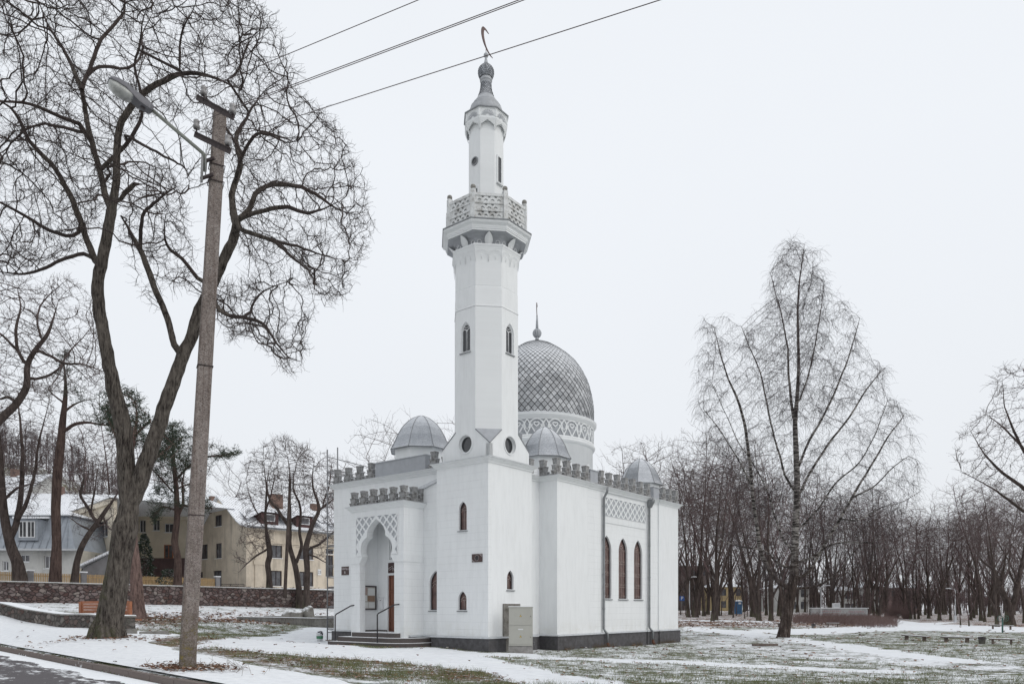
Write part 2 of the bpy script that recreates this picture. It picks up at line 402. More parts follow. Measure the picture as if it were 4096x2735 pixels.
def window(mapf, c, z0, z1, hw, depth=0.13, style='brown', parent=mosque, spring=None, rows=0, sill=True):
    g = MB(); pl = pointed(c, z0, z1, hw, spring)
    g.add([mapf(a, b, depth) for a, b in pl], [tuple(range(len(pl)))])
    gm = M['glass_brown'] if style == 'brown' else M['glass_dark']
    wobj = part(g, 'window', gm, parent)
    f = MB(); t = 0.028 if style == 'brown' else 0.04
    inn = pointed(c, z0 + t, z1 - t*1.7, hw - t, spring)
    f.plate(pl, [inn], 0.04, lambda a, b, q: mapf(a, b, depth - 0.045 + q))
    fm = M['lead_dark'] if style == 'brown' else M['white_paint']
    part(f, 'window_frame', fm, wobj)
    d = depth - 0.012; r = 0.013 if style == 'brown' else 0.018
    tr = MB()
    def ln(pts, rr=r): tr.tube([mapf(a, b, d) for a, b in pts], rr, 4)
    sp = spring if spring is not None else z1 - hw*1.5
    if rows:
        for q in (-0.5, 0, 0.5): ln([(c + q*hw, z0), (c + q*hw, sp + 0.03)])
        rh = (sp - z0) / rows
        for k in range(rows + 1):
            zz = z0 + rh * k
            if k and k < rows: ln([(c - hw, zz), (c + hw, zz)], r*0.9)
            # interlaced little pointed arcs, as in the leaded lights
            for q in (-0.75, -0.25, 0.25, 0.75):
                s_ = 0.25*hw*2
                zt = zz + rh*0.02
                ln([(c + q*hw - s_*0.5, zt), (c + q*hw - s_*0.2, zt + rh*0.18), (c + q*hw, zt + rh*0.27)], r*0.8)
                ln([(c + q*hw + s_*0.5, zt), (c + q*hw + s_*0.2, zt + rh*0.18), (c + q*hw, zt + rh*0.27)], r*0.8)
        for k in (0.32, 0.5):
            ln([(c + hw*0.45*math.cos(a), z1 - k*(z1-sp) - 0.02 - 0.14*math.sin(a)) for a in [R(x) for x in range(20, 161, 20)]], r)
    elif style == 'brown':
        ln([(c, z0), (c, sp)]); 
        for s_ in (-1, 1):
            ln([(c + s_*hw, sp - hw*0.6), (c + s_*hw*0.55, sp), (c, sp - hw*0.25)])
            ln([(c + s_*hw*0.92, sp), (c, sp + hw*0.5)])
    else:
        ln([(c, z0), (c, sp)])
        for s_ in (-1, 1):
            ln([(c + s_*hw*(0.5 + 0.45*math.cos(a)), sp - 0.02 + hw*0.5*math.sin(a)) for a in [R(x) for x in range(0, 181, 20)]])
        for k in (0.25, 0.45, 0.65):
            ww = hw*(0.85 - k*0.9)
            ln([(c + ww*math.cos(a), sp + (z1-sp)*(k+0.12) - ww*0.45*math.sin(a)) for a in [R(x) for x in range(0, 181, 20)]], r*0.8)
    part(tr, 'window_tracery', M['lead'] if style == 'brown' else M['white_paint'], wobj)
    if sill:
        s = MB(); zz = z0
        vs = [mapf(c - hw - 0.04, zz, depth), mapf(c + hw + 0.04, zz, depth), mapf(c + hw + 0.04, zz - 0.035, -0.05), mapf(c - hw - 0.04, zz - 0.035, -0.05)]
        vs2 = [mapf(c - hw - 0.04, zz - 0.03, depth), mapf(c + hw + 0.04, zz - 0.03, depth), mapf(c + hw + 0.04, zz - 0.065, -0.05), mapf(c - hw - 0.04, zz - 0.065, -0.05)]
        s.add(vs + vs2, [(0,1,2,3),(4,7,6,5),(2,1,5,6),(0,3,7,4),(3,2,6,7)])
        part(s, 'window_sill', M['zinc'], wobj)
    return wobj

def rect(a0, a1, b0, b1): return [(a0, b0), (a1, b0), (a1, b1), (a0, b1)]
# ---- minaret base (square tower)
TW, TD = 2.6, 2.65          # size along y, along x
ZT = 7.0
minaret = MB()
win_f = [(1.25, 4.55, 5.62, 0.20), (1.27, 1.55, 2.26, 0.21)]
win_r = [(1.30, 2.33, 3.05, 0.20)]
minaret.plate(rect(0, TW, 0.3, ZT), [pointed(c, a, b, h) for c, a, b, h in win_f], 0.2, FR(0), 1)
minaret.plate(rect(0.2, TD, 0.3, ZT), [pointed(c, a, b, h) for c, a, b, h in win_r], 0.2, RT(0), 0)
minaret.box(0.2, TD, 0.2, TW, 0.3, ZT, 0)
CX, CY = 1.36, 1.26
HB = 1.195
def octring(ap, z, cx=CX, cy=CY):
    k = ap * math.tan(math.pi/8)
    return [(cx-ap, cy-k, z), (cx-k, cy-ap, z), (cx+k, cy-ap, z), (cx+ap, cy-k, z), (cx+ap, cy+k, z), (cx+k, cy+ap, z), (cx-k, cy+ap, z), (cx-ap, cy+k, z)]
Z1, Z2, Z3 = 7.20, 7.70, 8.30
# broach: square block turning into the octagon
k8 = HB * math.tan(math.pi/8)
bro = MB()
cs = [(-1,-1),(1,-1),(1,1),(-1,1)]
b0 = [(CX+HB*a, CY+HB*b, Z1-0.1) for a, b in cs]; b1 = [(CX+HB*a, CY+HB*b, Z2) for a, b in cs]
ol = octring(HB, Z3)   # order: 0 (-x,-k) 1 (-k,-y) 2 (k,-y) 3 (x,-k) 4 (x,k) 5 (k,y) 6 (-k,y) 7 (-x,k)
fz = 7.80; fr_ = 0.33
def side_poly(cfun, ia, ib, oa, ob):
    pass
# side faces with a round opening (front = -x face, right = -y face)
f_out = [(CY-HB, Z1-0.1), (CY+HB, Z1-0.1), (CY+HB, Z2), (CY+k8, Z3), (CY-k8, Z3), (CY-HB, Z2)]
bro.plate(f_out, [circle(CY, fz, fr_, 28)], 0.18, lambda a, b, c: (CX-HB+c, a, b))
r_out = [(CX-HB, Z1-0.1), (CX+HB, Z1-0.1), (CX+HB, Z2), (CX+k8, Z3), (CX-k8, Z3), (CX-HB, Z2)]
bro.plate(r_out, [circle(CX, fz, fr_, 28)], 0.18, lambda a, b, c: (a, CY-HB+c, b))
bro.add(b0 + b1 + ol, [(1,2,6,12,11,5), (2,3,7,14,13,6)])
bro.box(CX-HB+0.19, CX+HB-0.03, CY-HB+0.19, CY+HB-0.03, Z1-0.1, Z2-0.02, 0)
minaret.add(bro.v, bro.f, 0)
# shaft
SH = [(HB, Z3), (1.19, 12.90)]
def shaft(rings, m=0): minaret.loft([octring(a, z) for a, z in rings], m, False)
# shaft faces that carry windows are plates with holes; others plain
def oct_face_plate(i, ap, z0, z1, holes, t=0.14, m=0):
    """i-th face of octagon: outward normals at -x (i=0) and -y (i=2), diag i=1"""
    k = ap * math.tan(math.pi/8)
    if i == 0: f = lambda a, b, c: (CX-ap+c, CY+a, b)
    else: f = lambda a, b, c: (CX+a, CY-ap+c, b)
    minaret.plate(rect(-k, k, z0, z1), holes, t, f, m)
    return f
ow = [(0.0, 11.28, 12.42, 0.235)]
minaret.loft([octring(HB, Z3), octring(HB, 10.6)], 0)
fF = oct_face_plate(0, HB, 10.6, 12.9, [pointed(c, a, b, h) for c, a, b, h in ow])
fR = oct_face_plate(2, HB, 10.6, 12.9, [pointed(c, a, b, h) for c, a, b, h in ow])
r0 = octring(HB, 10.6); r1 = octring(HB, 12.9)
minaret.add(r0 + r1, [(0,1,9,8)] + [(i, (i+1) % 8, 8 + (i+1) % 8, 8 + i) for i in (2,3,4,5,6)])
minaret.loft([octring(HB-0.145, 10.65), octring(HB-0.145, 12.85)], 0)
minaret.loft([octring(HB+0.012, 12.9), octring(HB+0.012, 12.93), octring(HB-0.004, 12.95), octring(1.185, 13.64), octring(1.165, 13.66), octring(1.175, 13.70), octring(1.175, 14.62),
              octring(1.20, 14.85), octring(1.24, 15.02), octring(1.28, 15.12), octring(1.30, 15.14), octring(1.30, 15.19), octring(1.25, 15.2)], 0)
minaret_o = part(minaret, 'minaret_shaft', [M['wall'], M['block']])
for c, a, b, h in win_f: window(FR(0), c, a, b, h, parent=minaret_o) if False else window(FR(0), c, a, b, h)
for c, a, b, h in win_r: window(RT(0), c, a, b, h)
window(fF, 0, 11.28, 12.42, 0.235, 0.10, 'dark'); window(fR, 0, 11.28, 12.42, 0.235, 0.10, 'dark')
for f in (lambda a, b, c: (CX-HB+c, CY+a, b), lambda a, b, c: (CX+a, CY-HB+c, b)):
    g = MB(); pts = circle(0, fz, fr_, 28)
    g.add([f(a, b, 0.13) for a, b in pts], [tuple(range(28))]); wo = part(g, 'round_window', M['glass_dark'])
    g = MB(); g.plate(circle(0, fz, fr_+0.05, 28), [circle(0, fz, fr_-0.0, 28)], 0.03, lambda a, b, c: f(a, b, c-0.028)); g.plate(circle(0, fz, fr_-0.002, 28), [circle(0, fz, fr_-0.035, 28)], 0.03, lambda a, b, c: f(a, b, c+0.09)); part(g, 'window_frame', M['trim'], wo)
# metal corner triangles
for a, (i, j) in enumerate(((0,1),(2,3),(4,5),(6,7))):
    g = MB(); c = Vector(b1[a]); p, q = Vector(ol[i]), Vector(ol[j]); n = (p - c).cross(q - c).normalized()
    if n.z < 0: n = -n
    g.add([c + n*0.004, p + n*0.004, q + n*0.004, c + n*0.03, p + n*0.03, q + n*0.03], [(3,4,5),(0,1,4,3),(1,2,5,4),(2,0,3,5)])
    part(g, 'corner_flashing', M['attic'])
for a, (i, j) in enumerate(((0,1),(2,3),(4,5),(6,7))):
    g = MB()
    for k in (i, j): g.bar(b1[a], ol[k], 0.035, 0.02)
    part(g, 'edge_flashing', M['zinc'])
# cornice of the square base
CP = [(0, 0), (0.035, 0.0), (0.045, 0.045), (0.13, 0.12), (0.135, 0.145), (0.19, 0.165), (0.19, 0.20), (0.0, 0.25)]
def cornice(path, z, closed, side, mats='trim', prof=CP, name='cornice'):
    g = MB(); g.sweep(path, [(o, z+h) for o, h in prof], 0, closed, side)
    o = part(g, name, M[mats])
    n = len(prof); 
    g = MB(); g.sweep(path, [(0.005, z+0.254), (0.195, z+0.204), (0.205, z+0.204), (0.205, z+0.186), (0.195, z+0.186)], 0, closed, side)
    part(g, 'cornice_flashing', M['flash'], o)
    return o
cornice([(-0.0, 0.0), (TD, 0.0), (TD, TW), (0.0, TW)], ZT-0.04, True, 1)
# ---- gallery
def gal(rings, name, mt, parent=mosque):
    g = MB(); g.loft([octring(a, z) for a, z in rings], 0, False, True, True); return part(g, name, mt, parent)
g = MB()
g.loft([octring(a, z) for a, z in [(1.49,15.583),(1.50,15.59),(1.50,15.64),(1.53,15.65),(1.53,15.69),(1.55,15.70),(1.55,15.77),(1.58,15.80),(1.64,15.82),(1.67,15.86),(1.67,15.91),(0.5,15.92)]])
gallery = part(g, 'gallery', M['wall'])
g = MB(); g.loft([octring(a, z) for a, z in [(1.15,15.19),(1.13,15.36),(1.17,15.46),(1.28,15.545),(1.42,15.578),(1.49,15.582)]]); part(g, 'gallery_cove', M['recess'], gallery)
gal([(1.66,15.912),(1.70,15.912),(1.70,15.945),(0.6,15.96)], 'gallery_edge', M['zinc'], gallery)
# leaves and small arches under the gallery
def octcorner_frames(ap):
    k = ap*math.tan(math.pi/8)
    fr = []
    for i in range(8):
        a = math.pi + i*math.pi/4           # outward normal angle; i=0 -> -x, i=1 -> diag(-x,-y), i=2 -> -y
        n = Vector((math.cos(a), math.sin(a), 0)); t = Vector((-n.y, n.x, 0))
        fr.append((Vector((CX, CY, 0)) + n*ap, n, t, k))
    return fr
fr8 = octcorner_frames(1.25)
for (c, n, t, k) in fr8:
    g = MB(); outl = []
    for i in range(13):
        s_ = i/12; wd = 0.155*math.sin(math.pi*min(1, s_*0.85+0.13))**0.7; outl.append((s_, wd))
    left = []; right = []; mid = []
    for s_, wd in outl:
        z = 15.2 + 0.37*s_; o = -0.09 + 0.26*(s_**1.7)
        base = c + n*(o+0.02) + Vector((0,0,z)); mid.append(base + n*0.035); left.append(base - t*wd); right.append(base + t*wd)
    vs = left + mid + right; m_ = len(outl); fs = []
    for i in range(m_-1): fs += [(i, i+1, m_+i+1, m_+i), (m_+i, m_+i+1, 2*m_+i+1, 2*m_+i)]
    g.add(vs, fs); part(g, 'leaf_ornament', M['trim'], gallery)
g = MB()
for (c, n, t, k) in fr8:
    for s_ in (-1, 1):
        def mf(a, b, q): 
            zz = b; o = -0.10 + 0.10*max(0, (zz-15.2)/0.4)**1.6
            return c + t*a + n*(o + 0.02 - q) + Vector((0,0,zz))
        cc = s_*(k - 0.17)
        g.plate([(cc-0.085,15.2),(cc+0.085,15.2)] + [(cc+0.085*math.cos(R(x)), 15.30+0.085*math.sin(R(x))) for x in range(0,181,15)], [[(cc-0.065,15.21),(cc+0.065,15.21)] + [(cc+0.065*math.cos(R(x)), 15.31+0.065*math.sin(R(x))) for x in range(0,181,15)]], 0.03, mf)
    # blind arcade strings on the shaft head
    fA = lambda a, b, q: c + t*a + n*(-0.075 + 0.018 - q + (max(0, b-14.62)/0.45)*0.08) + Vector((0,0,b))
    for cc, rr, zt, zb in ((-k/2, k/2-0.01, 14.90, 14.62), (k/2, k/2-0.01, 14.90, 14.62)):
        g.tube([fA(cc-rr, zb-0.05, 0)] + [fA(cc+rr*math.cos(R(x)), zt - 0.1 + rr*0.75*math.sin(R(x)), 0) for x in range(180,-1,-15)] + [fA(cc+rr, zb-0.05, 0)], 0.006, 4)
    for q in (-0.75, -0.25, 0.25, 0.75):
        rr = k/4 - 0.008; cc = q*k
        g.tube([fA(cc-rr, 14.66, 0)] + [fA(cc+rr*math.cos(R(x)), 14.74 + rr*0.8*math.sin(R(x)), 0) for x in range(180,-1,-20)] + [fA(cc+rr, 14.66, 0)], 0.005, 4)
part(g, 'arcade_ornament', M['trim'], gallery)
# balustrade: one panel per side, posts and balls
BA = 1.43
fb = octcorner_frames(BA)
for i, (c, n, t, k) in enumerate(fb):
    g = MB(); holes = []
    z0 = 16.0
    for row in range(3):
        zb = z0 + 0.10 + row*0.28; ncol = 4; W_ = (2*k-0.22); p_ = W_/ncol; off = 0 if row != 1 else p_/2
        for j in range(ncol + (0 if row != 1 else -1)):
            cc = -W_/2 + off + p_*(j+0.5)
            r_ = p_*0.30
            holes.append([(cc+r_*math.cos(R(x)), zb+0.015+r_*1.15*math.sin(R(x))) for x in range(0,181,22)])
            if j < ncol - (1 if row != 1 else 2):
                cx2 = cc + p_/2; holes.append([(cx2-p_*0.34, zb+0.225), (cx2+p_*0.34, zb+0.225), (cx2+0.012, zb+0.10), (cx2-0.012, zb+0.10)])
    g.plate(rect(-k+0.05, k-0.05, z0, z0+0.96), holes, 0.10, lambda a, b, q: c + t*a + n*(0.05-q) + Vector((0,0,b)))
    for row in range(4):
        zb = z0 + 0.02 + row*0.28 + (0.02 if row == 3 else 0)
        g.obox(c + Vector((0,0,zb+0.03)), t, n, (0,0,1), k-0.04, 0.075, 0.035 if row < 3 else 0.05)
    part(g, 'balustrade_panel', M['balus'], gallery)
    cc = c + t*k
    rr = Vector((cc.x-CX, cc.y-CY, 0)).normalized(); tt = Vector((-rr.y, rr.x, 0))
    g = MB(); g.obox((cc.x, cc.y, 16.52), rr, tt, (0,0,1), 0.085, 0.085, 0.58)
    p_ = part(g, 'balustrade_post', M['balus'], gallery)
    g = MB(); g.sphere((cc.x, cc.y, 17.19), 0.1, 12, 8); part(g, 'post_ball', M['ball'], p_)
# ---- upper shaft
US = 0.655
g = MB()
g.loft([octring(a, z) for a, z in [(0.70,15.95),(0.70,16.1),(US,16.14),(US,19.86),(US-0.01,19.88)]])
g.loft([octring(a, z) for a, z in [(US-0.01,19.88),(US-0.005,20.0),(US+0.0,20.3)]])
lan = octring(0.78, 0)
upper = part(g, 'upper_shaft', M['wall'])
# lantern head: brackets with pointed niches, fan panels
g = MB()
g.loft([octring(a, z) for a, z in [(0.66,20.16),(0.80,20.22),(0.80,20.26),(0.775,20.28),(0.785,20.56),(0.80,20.57),(0.81,20.60)]])
f8 = octcorner_frames(0.66)
for (c, n, t, k) in f8:
    kk = 0.80*math.tan(math.pi/8)
    zt = 20.22
    # bracket wedges at the corners with a pointed cut between
    def mf(a, b, q):
        s_ = max(0, min(1, (b-19.86)/0.36)); ap = 0.02 + 0.125*s_**0.8
        return c + t*a*(0.83+0.17*s_) + n*(ap - q*0.4*s_) + Vector((0,0,b))
    out_ = [(-kk, 19.86), (-kk+0.05, 19.86), (-kk+0.055, 20.0), (0, 20.17), (kk-0.055, 20.0), (kk-0.05, 19.86), (kk, 19.86), (kk, zt), (-kk, zt)]
    g.plate(out_, [], 0.10, mf)
part(g, 'lantern_head', M['trim'], upper)
f8 = octcorner_frames(0.785)
for (c, n, t, k) in f8:
    g = MB(); g2 = MB(); c0 = c + Vector((0,0,20.30))
    for j in range(9):
        a = R(14 + j*19)
        d = t*math.cos(a) + Vector((0,0,1))*math.sin(a); pd = t*(-math.sin(a)) + Vector((0,0,1))*math.cos(a)
        p0 = c0 + d*0.07 + n*0.004; L_ = 0.135
        pts = [p0 - pd*0.009, p0 + d*L_ - pd*0.022, p0 + d*(L_+0.02) - pd*0.012, p0 + d*(L_+0.026), p0 + d*(L_+0.02) + pd*0.012, p0 + d*L_ + pd*0.022, p0 + pd*0.009]
        g2.add(pts, [tuple(range(7))])
    g.tube([c0 + t*0.25*math.cos(R(x)) + Vector((0,0,0.235*math.sin(R(x)))) for x in range(0,181,15)], 0.012, 4)
    for s_ in (-1, 1): g.obox(c + t*s_*(k-0.01) + n*0.0 + Vector((0,0,20.42)), t, n, (0,0,1), 0.022, 0.02, 0.14)
    part(g, 'fan_border', M['trim'], upper); part(g2, 'fan_ornament', M['recess'], upper)
g = MB(); g.loft([octring(a, z) for a, z in [(0.80,20.60),(0.845,20.60),(0.85,20.64),(0.6,20.72),(0.2,20.74)]], 0, False, True, True); part(g, 'roof_edge', M['zinc'], upper)
C3 = (CX, CY, 0)
g = MB()
g.lathe([(0.66,20.72),(0.67,20.76),(0.655,20.92),(0.60,21.06),(0.605,21.075),(0.52,21.18),(0.525,21.195),(0.44,21.30),(0.36,21.42),(0.30,21.54)], C3, 32)
spire = part(g, 'spire_base', M['sheet'])
g = MB()
def shingle_lathe(g, prof, rows, n, w=0.5):
    # prof: (r,z); real overlapping scales
    zs = [p[1] for p in prof]; rs = [p[0] for p in prof]
    for j in range(rows):
        z = zs[0] + (zs[-1]-zs[0])*(j+1)/rows; zb = zs[0] + (zs[-1]-zs[0])*(j-0.25)/rows
        r1_ = np.interp(z, zs, rs); r0_ = np.interp(max(zb, zs[0]), zs, rs)
        for i in range(n):
            a = 2*math.pi*(i + 0.5*(j % 2))/n; h = math.pi/n*0.94
            def q(aa, r, zz): return (CX + r*math.cos(aa), CY + r*math.sin(aa), zz)
            zm = zb + (z-zb)*0.45; rm = np.interp(max(zm, zs[0]), zs, rs)
            g.add([q(a-h, r1_+0.003, z), q(a+h, r1_+0.003, z), q(a+h, rm+0.012, zm), q(a+h*0.55, r0_+0.018, zb+0.01), q(a, r0_+0.02, zb), q(a-h*0.55, r0_+0.018, zb+0.01), q(a-h, rm+0.012, zm)], [(0,1,2,3,4,5,6)])
pn = [(0.32,21.48),(0.265,21.62),(0.225,21.76),(0.203,21.90),(0.20,22.06)]
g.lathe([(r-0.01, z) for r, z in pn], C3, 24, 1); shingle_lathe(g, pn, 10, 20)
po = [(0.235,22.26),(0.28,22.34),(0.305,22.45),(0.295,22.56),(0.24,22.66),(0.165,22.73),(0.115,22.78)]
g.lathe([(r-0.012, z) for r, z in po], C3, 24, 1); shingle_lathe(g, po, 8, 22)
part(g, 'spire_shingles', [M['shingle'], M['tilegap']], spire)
g = MB()
g.lathe([(0.205,22.04),(0.212,22.06),(0.22,22.12),(0.238,22.13),(0.24,22.16),(0.228,22.18),(0.228,22.28)], C3, 28)
part(g, 'spire_collar', M['sheet'], spire)
g = MB()
g.lathe([(0.115,22.76),(0.075,22.88),(0.05,23.0),(0.036,23.06),(0.034,23.07)] + [(max(0.002,0.094*math.sin(math.pi*k/9)), 23.155-0.094*math.cos(math.pi*k/9)) for k in range(2,10)], C3, 20)
part(g, 'finial', M['sheet'], spire)
CR_OUT = [(35,215),(5,240),(-25,248),(-47,235),(-58,185),(-55,125),(-35,55),(-10,10),(20,-30),(55,-55),(85,-60)]
CR_IN = [(60,-47),(30,-20),(5,15),(-10,55),(-25,115),(-29,175),(-20,215),(0,227),(35,215)]
def crescent(cx, cy, z0, s, dirv, xs, parent, name='crescent'):
    d = Vector(dirv).normalized(); nn = Vector((-d.y, d.x, 0)); g = MB()
    pts = CR_OUT + CR_IN[:-1]
    # smooth the outline
    P2 = []
    n = len(pts)
    for i in range(n):
        a, b_, c, e = pts[i-1], pts[i], pts[(i+1) % n], pts[(i+2) % n]
        tipy = i in (0, 10) or (i+1) % n in (0, 10)
        for k in range(4):
            t_ = k/4
            q = tuple(0.5*((2*b_[m]) + (-a[m]+c[m])*t_ + (2*a[m]-5*b_[m]+4*c[m]-e[m])*t_*t_ + (-a[m]+3*b_[m]-3*c[m]+e[m])*t_**3) for m in (0, 1))
            if tipy: q = tuple(b_[m] + (c[m]-b_[m])*t_ for m in (0, 1))
            P2.append(q)
    g.plate([(a*xs*s, b_*s) for a, b_ in P2], [], 0.03, lambda a, b, c: Vector((cx, cy, z0 + b)) + d*a + nn*(c-0.015))
    return part(g, name, M['copper'], parent)
wx = Vector((math.cos(ANG), -math.sin(ANG), 0)) # world +X in local axes
cr_dir = Matrix.Rotation(R(50), 3, 'Z') @ wx
crescent(CX, CY, 23.44, 0.00298, cr_dir, 1/math.cos(R(50)), spire)
g = MB(); g.tube([(CX, CY, 23.23), (CX, CY, 23.47)], 0.012, 6); part(g, 'crescent_rod', M['copper'], spire)
# upper shaft window, round window and gallery door
g = MB(); g2 = MB(); g3 = MB()
c, n, t, k = octcorner_frames(US)[2]          # right face: tall rectangular window
fb_ = lambda a, b, q: c + t*a + n*(0.012-q) + Vector((0,0,b))
g.plate(rect(-0.10, 0.10, 17.95, 18.92), [], 0.01, lambda a, b, q: fb_(a, b, q)); 
wo = part(g, 'window', M['glass_dark'])
g2.plate(rect(-0.15, 0.15, 17.90, 18.97), [rect(-0.095, 0.095, 17.955, 18.915)], 0.05, lambda a, b, q: fb_(a, b, q-0.03)); g2.obox(c + n*0.03 + Vector((0,0,17.885)), t, n, (0,0,1), 0.17, 0.06, 0.02)
part(g2, 'window_frame', M['trim'], wo)
c, n, t, k = octcorner_frames(US)[0]
g = MB(); g.add([c + t*a + n*0.006 + Vector((0,0,b)) for a, b in circle(0, 18.72, 0.135, 24)], [tuple(range(24))]); wo = part(g, 'round_window', M['glass_dark'])
g = MB(); g.plate(circle(0, 18.72, 0.165, 24), [circle(0, 18.72, 0.12, 24)], 0.04, lambda a, b, q: c + t*a + n*(0.03-q) + Vector((0,0,b))); part(g, 'window_frame', M['zinc'], wo)
g = MB(); g.plate(rect(-0.17, 0.17, 16.12, 17.62), [], 0.02, lambda a, b, q: c + t*a + n*(0.02-q) + Vector((0,0,b))); do = part(g, 'gallery_door', M['glass_dark'])
g = MB(); g.plate(rect(-0.23, 0.23, 16.12, 17.72), [rect(-0.16, 0.16, 16.10, 17.62)], 0.04, lambda a, b, q: c + t*a + n*(0.045-q) + Vector((0,0,b))); part(g, 'door_frame', M['trim'], do)

# ---- front block (vestibule), annex and porch
WF = 0.80; ZV = 7.02
g = MB()
g.plate(rect(0.31, 9.89, 0.3, ZV), [pointed(7.0, 4.15, 5.75, 0.26)], 0.2, FR(WF), 1)
g.box(WF+0.2, 3.58, 0.31, 9.89, 0.3, ZV, 0)
front = part(g, 'front_wall', [M['wall'], M['block']])
window(FR(WF), 7.0, 4.15, 5.75, 0.26)
AX = 0.20      # plane of the annex / back of the porch niche
g = MB()
g.plate([(2.6, 0.3), (3.53, 0.3), (3.53, 6.33), (2.6, 6.55)], [pointed(2.86, 1.55, 3.08, 0.33)], 0.2, FR(AX), 0)
g.plate([(3.53, 5.5), (6.65, 5.5), (6.65, 5.62), (3.53, 6.33)], [], 0.2, FR(AX), 0)
g.box(AX+0.2, WF, 2.6, 3.53, 0.3, 6.30, 0)
part(g, 'annex_wall', [M['block']])
g = MB(); mf = lambda a, b, q: (AX - 0.09 + q, a, b)
g.plate([(2.6, 6.55), (6.65, 5.60), (6.65, 5.72), (2.6, 6.68)], [], WF - AX + 0.085, mf); part(g, 'lean_to_coping', M['flash'])
window(FR(AX), 2.86, 1.55, 3.08, 0.33)
# porch
PX = -0.86; PY0, PY1 = 3.53, 6.65; ZP = 5.55; PC = 5.09
arch = [(PC-1.02, 0.62), (PC-1.02, 3.42), (PC-0.83, 3.70)]
def lobe(side):
    o = []
    for i in range(1, 10):
        a = R(-35 + (35+75)*i/9)
        o.append((PC + side*(0.43 + 0.50*math.cos(a)), 3.98 + 0.50*math.sin(a)))
    return o
L1 = lobe(1)
right_half = [(PC+1.02, 0.62), (PC+1.02, 3.42), (PC+0.83, 3.70)] + L1 + [(PC+0.55, 4.50)]
for i in range(1, 7):
    t_ = i/7; right_half.append((PC + 0.55*math.cos(t_*math.pi/2)**0.85 + 0.02*math.sin(t_*math.pi), 4.50 + 0.66*t_**0.92))
right_half.append((PC, 5.17))
left_half = [(2*PC - a, b) for a, b in right_half[:-1]][::-1]
arch = right_half + left_half
g = MB()
g.plate(rect(PY0, PY1, 0.3, ZP), [arch], 0.28, FR(PX), 1)
g.box(PX+0.28, AX, PY0, PY0+0.45, 0.3, ZP, 1); g.box(PX+0.28, AX, PY1-0.42, PY1, 0.3, ZP, 1)
g.box(PX+0.28, AX, PY0+0.45, PY1-0.42, 5.3, ZP, 1)
g.plate(rect(PY0+0.45, PY1-0.42, 0.62, 5.3), [rect(4.35, 5.62, 0.62, 2.98), pointed(5.1, 3.62, 4.95, 0.42)], 0.15, FR(AX), 0)
porch = part(g, 'porch', [M['wall'], M['block']])
window(FR(AX), 5.1, 3.62, 4.95, 0.42, 0.1, 'dark', sill=False)
# impost band
for y0, y1, s_ in ((PY0-0.03, PC-1.02, 1), (PC+1.02, PY1+0.03, -1)):
    g = MB()
    if s_ == 1: poly = [(y0, 3.42), (y1, 3.42), (y1+0.19, 3.70), (y0, 3.70)]
    else: poly = [(y0-0.19, 3.70), (y0, 3.42), (y1, 3.42), (y1, 3.70)]
    g.plate(poly, [], 0.035, lambda a, b, c: (PX - 0.035 + c, a, b))
    if s_ == 1: g.box(PX+0.002, AX, PY0-0.03, PY0-0.001, 3.42, 3.70)
    else: g.box(PX+0.002, AX, PY1+0.001, PY1+0.03, 3.42, 3.70)
    part(g, 'impost_band', M['trim'], porch)
# lattice screens with four-lobed openings
def arch_hw(z):
    pts = [(a - PC, b) for a, b in right_half]
    best = 0
    for (a0, b0_), (a1, b1_) in zip(pts, pts[1:]):
        if min(b0_, b1_) - 1e-6 <= z <= max(b0_, b1_) + 1e-6:
            t_ = 0 if abs(b1_-b0_) < 1e-6 else (z-b0_)/(b1_-b0_); best = max(best, a0 + (a1-a0)*t_)
    return best
def lattice(y0, y1, z0, z1, nx, nz, mapback, mapplate, avoid=None, outer=None, outh=None, name='lattice_panel', parent=mosque):
    px, pz = (y1-y0)/nx, (z1-z0)/nz
    holes = []
    for j in range(2*nz+1):
        for i in range(nx+1):
            cx = y0 + px*(i + (0.5 if j % 2 == 0 else 0.0)); cz = z0 + pz*(j*0.5)
            w_, h_ = px*0.325, pz*0.37
            if avoid and avoid(cx, cz, w_, h_): continue
            q = quatrefoil(cx, cz, w_, h_)
            q = [(min(max(a, y0+0.015), y1-0.015), min(max(b, z0+0.012), z1-0.012)) for a, b in q]
            cl_ = []
            for p in q:
                if not cl_ or (abs(p[0]-cl_[-1][0]) + abs(p[1]-cl_[-1][1])) > 1e-4: cl_.append(p)
            if len(cl_) < 6: continue
            if max(a for a, b in cl_) - min(a for a, b in cl_) < 0.04 or max(b for a, b in cl_) - min(b for a, b in cl_) < 0.04: continue
            holes.append(cl_)
    gg = MB(); gg.plate(outer or rect(y0, y1, z0, z1), holes + (outh or []), 0.03, mapplate)
    gb = MB(); gb.plate(outer or rect(y0, y1, z0, z1), outh or [], 0.004, mapback)
    o = part(gg, name, M['trim'], parent); part(gb, 'lattice_recess', M['recess'], o); return o
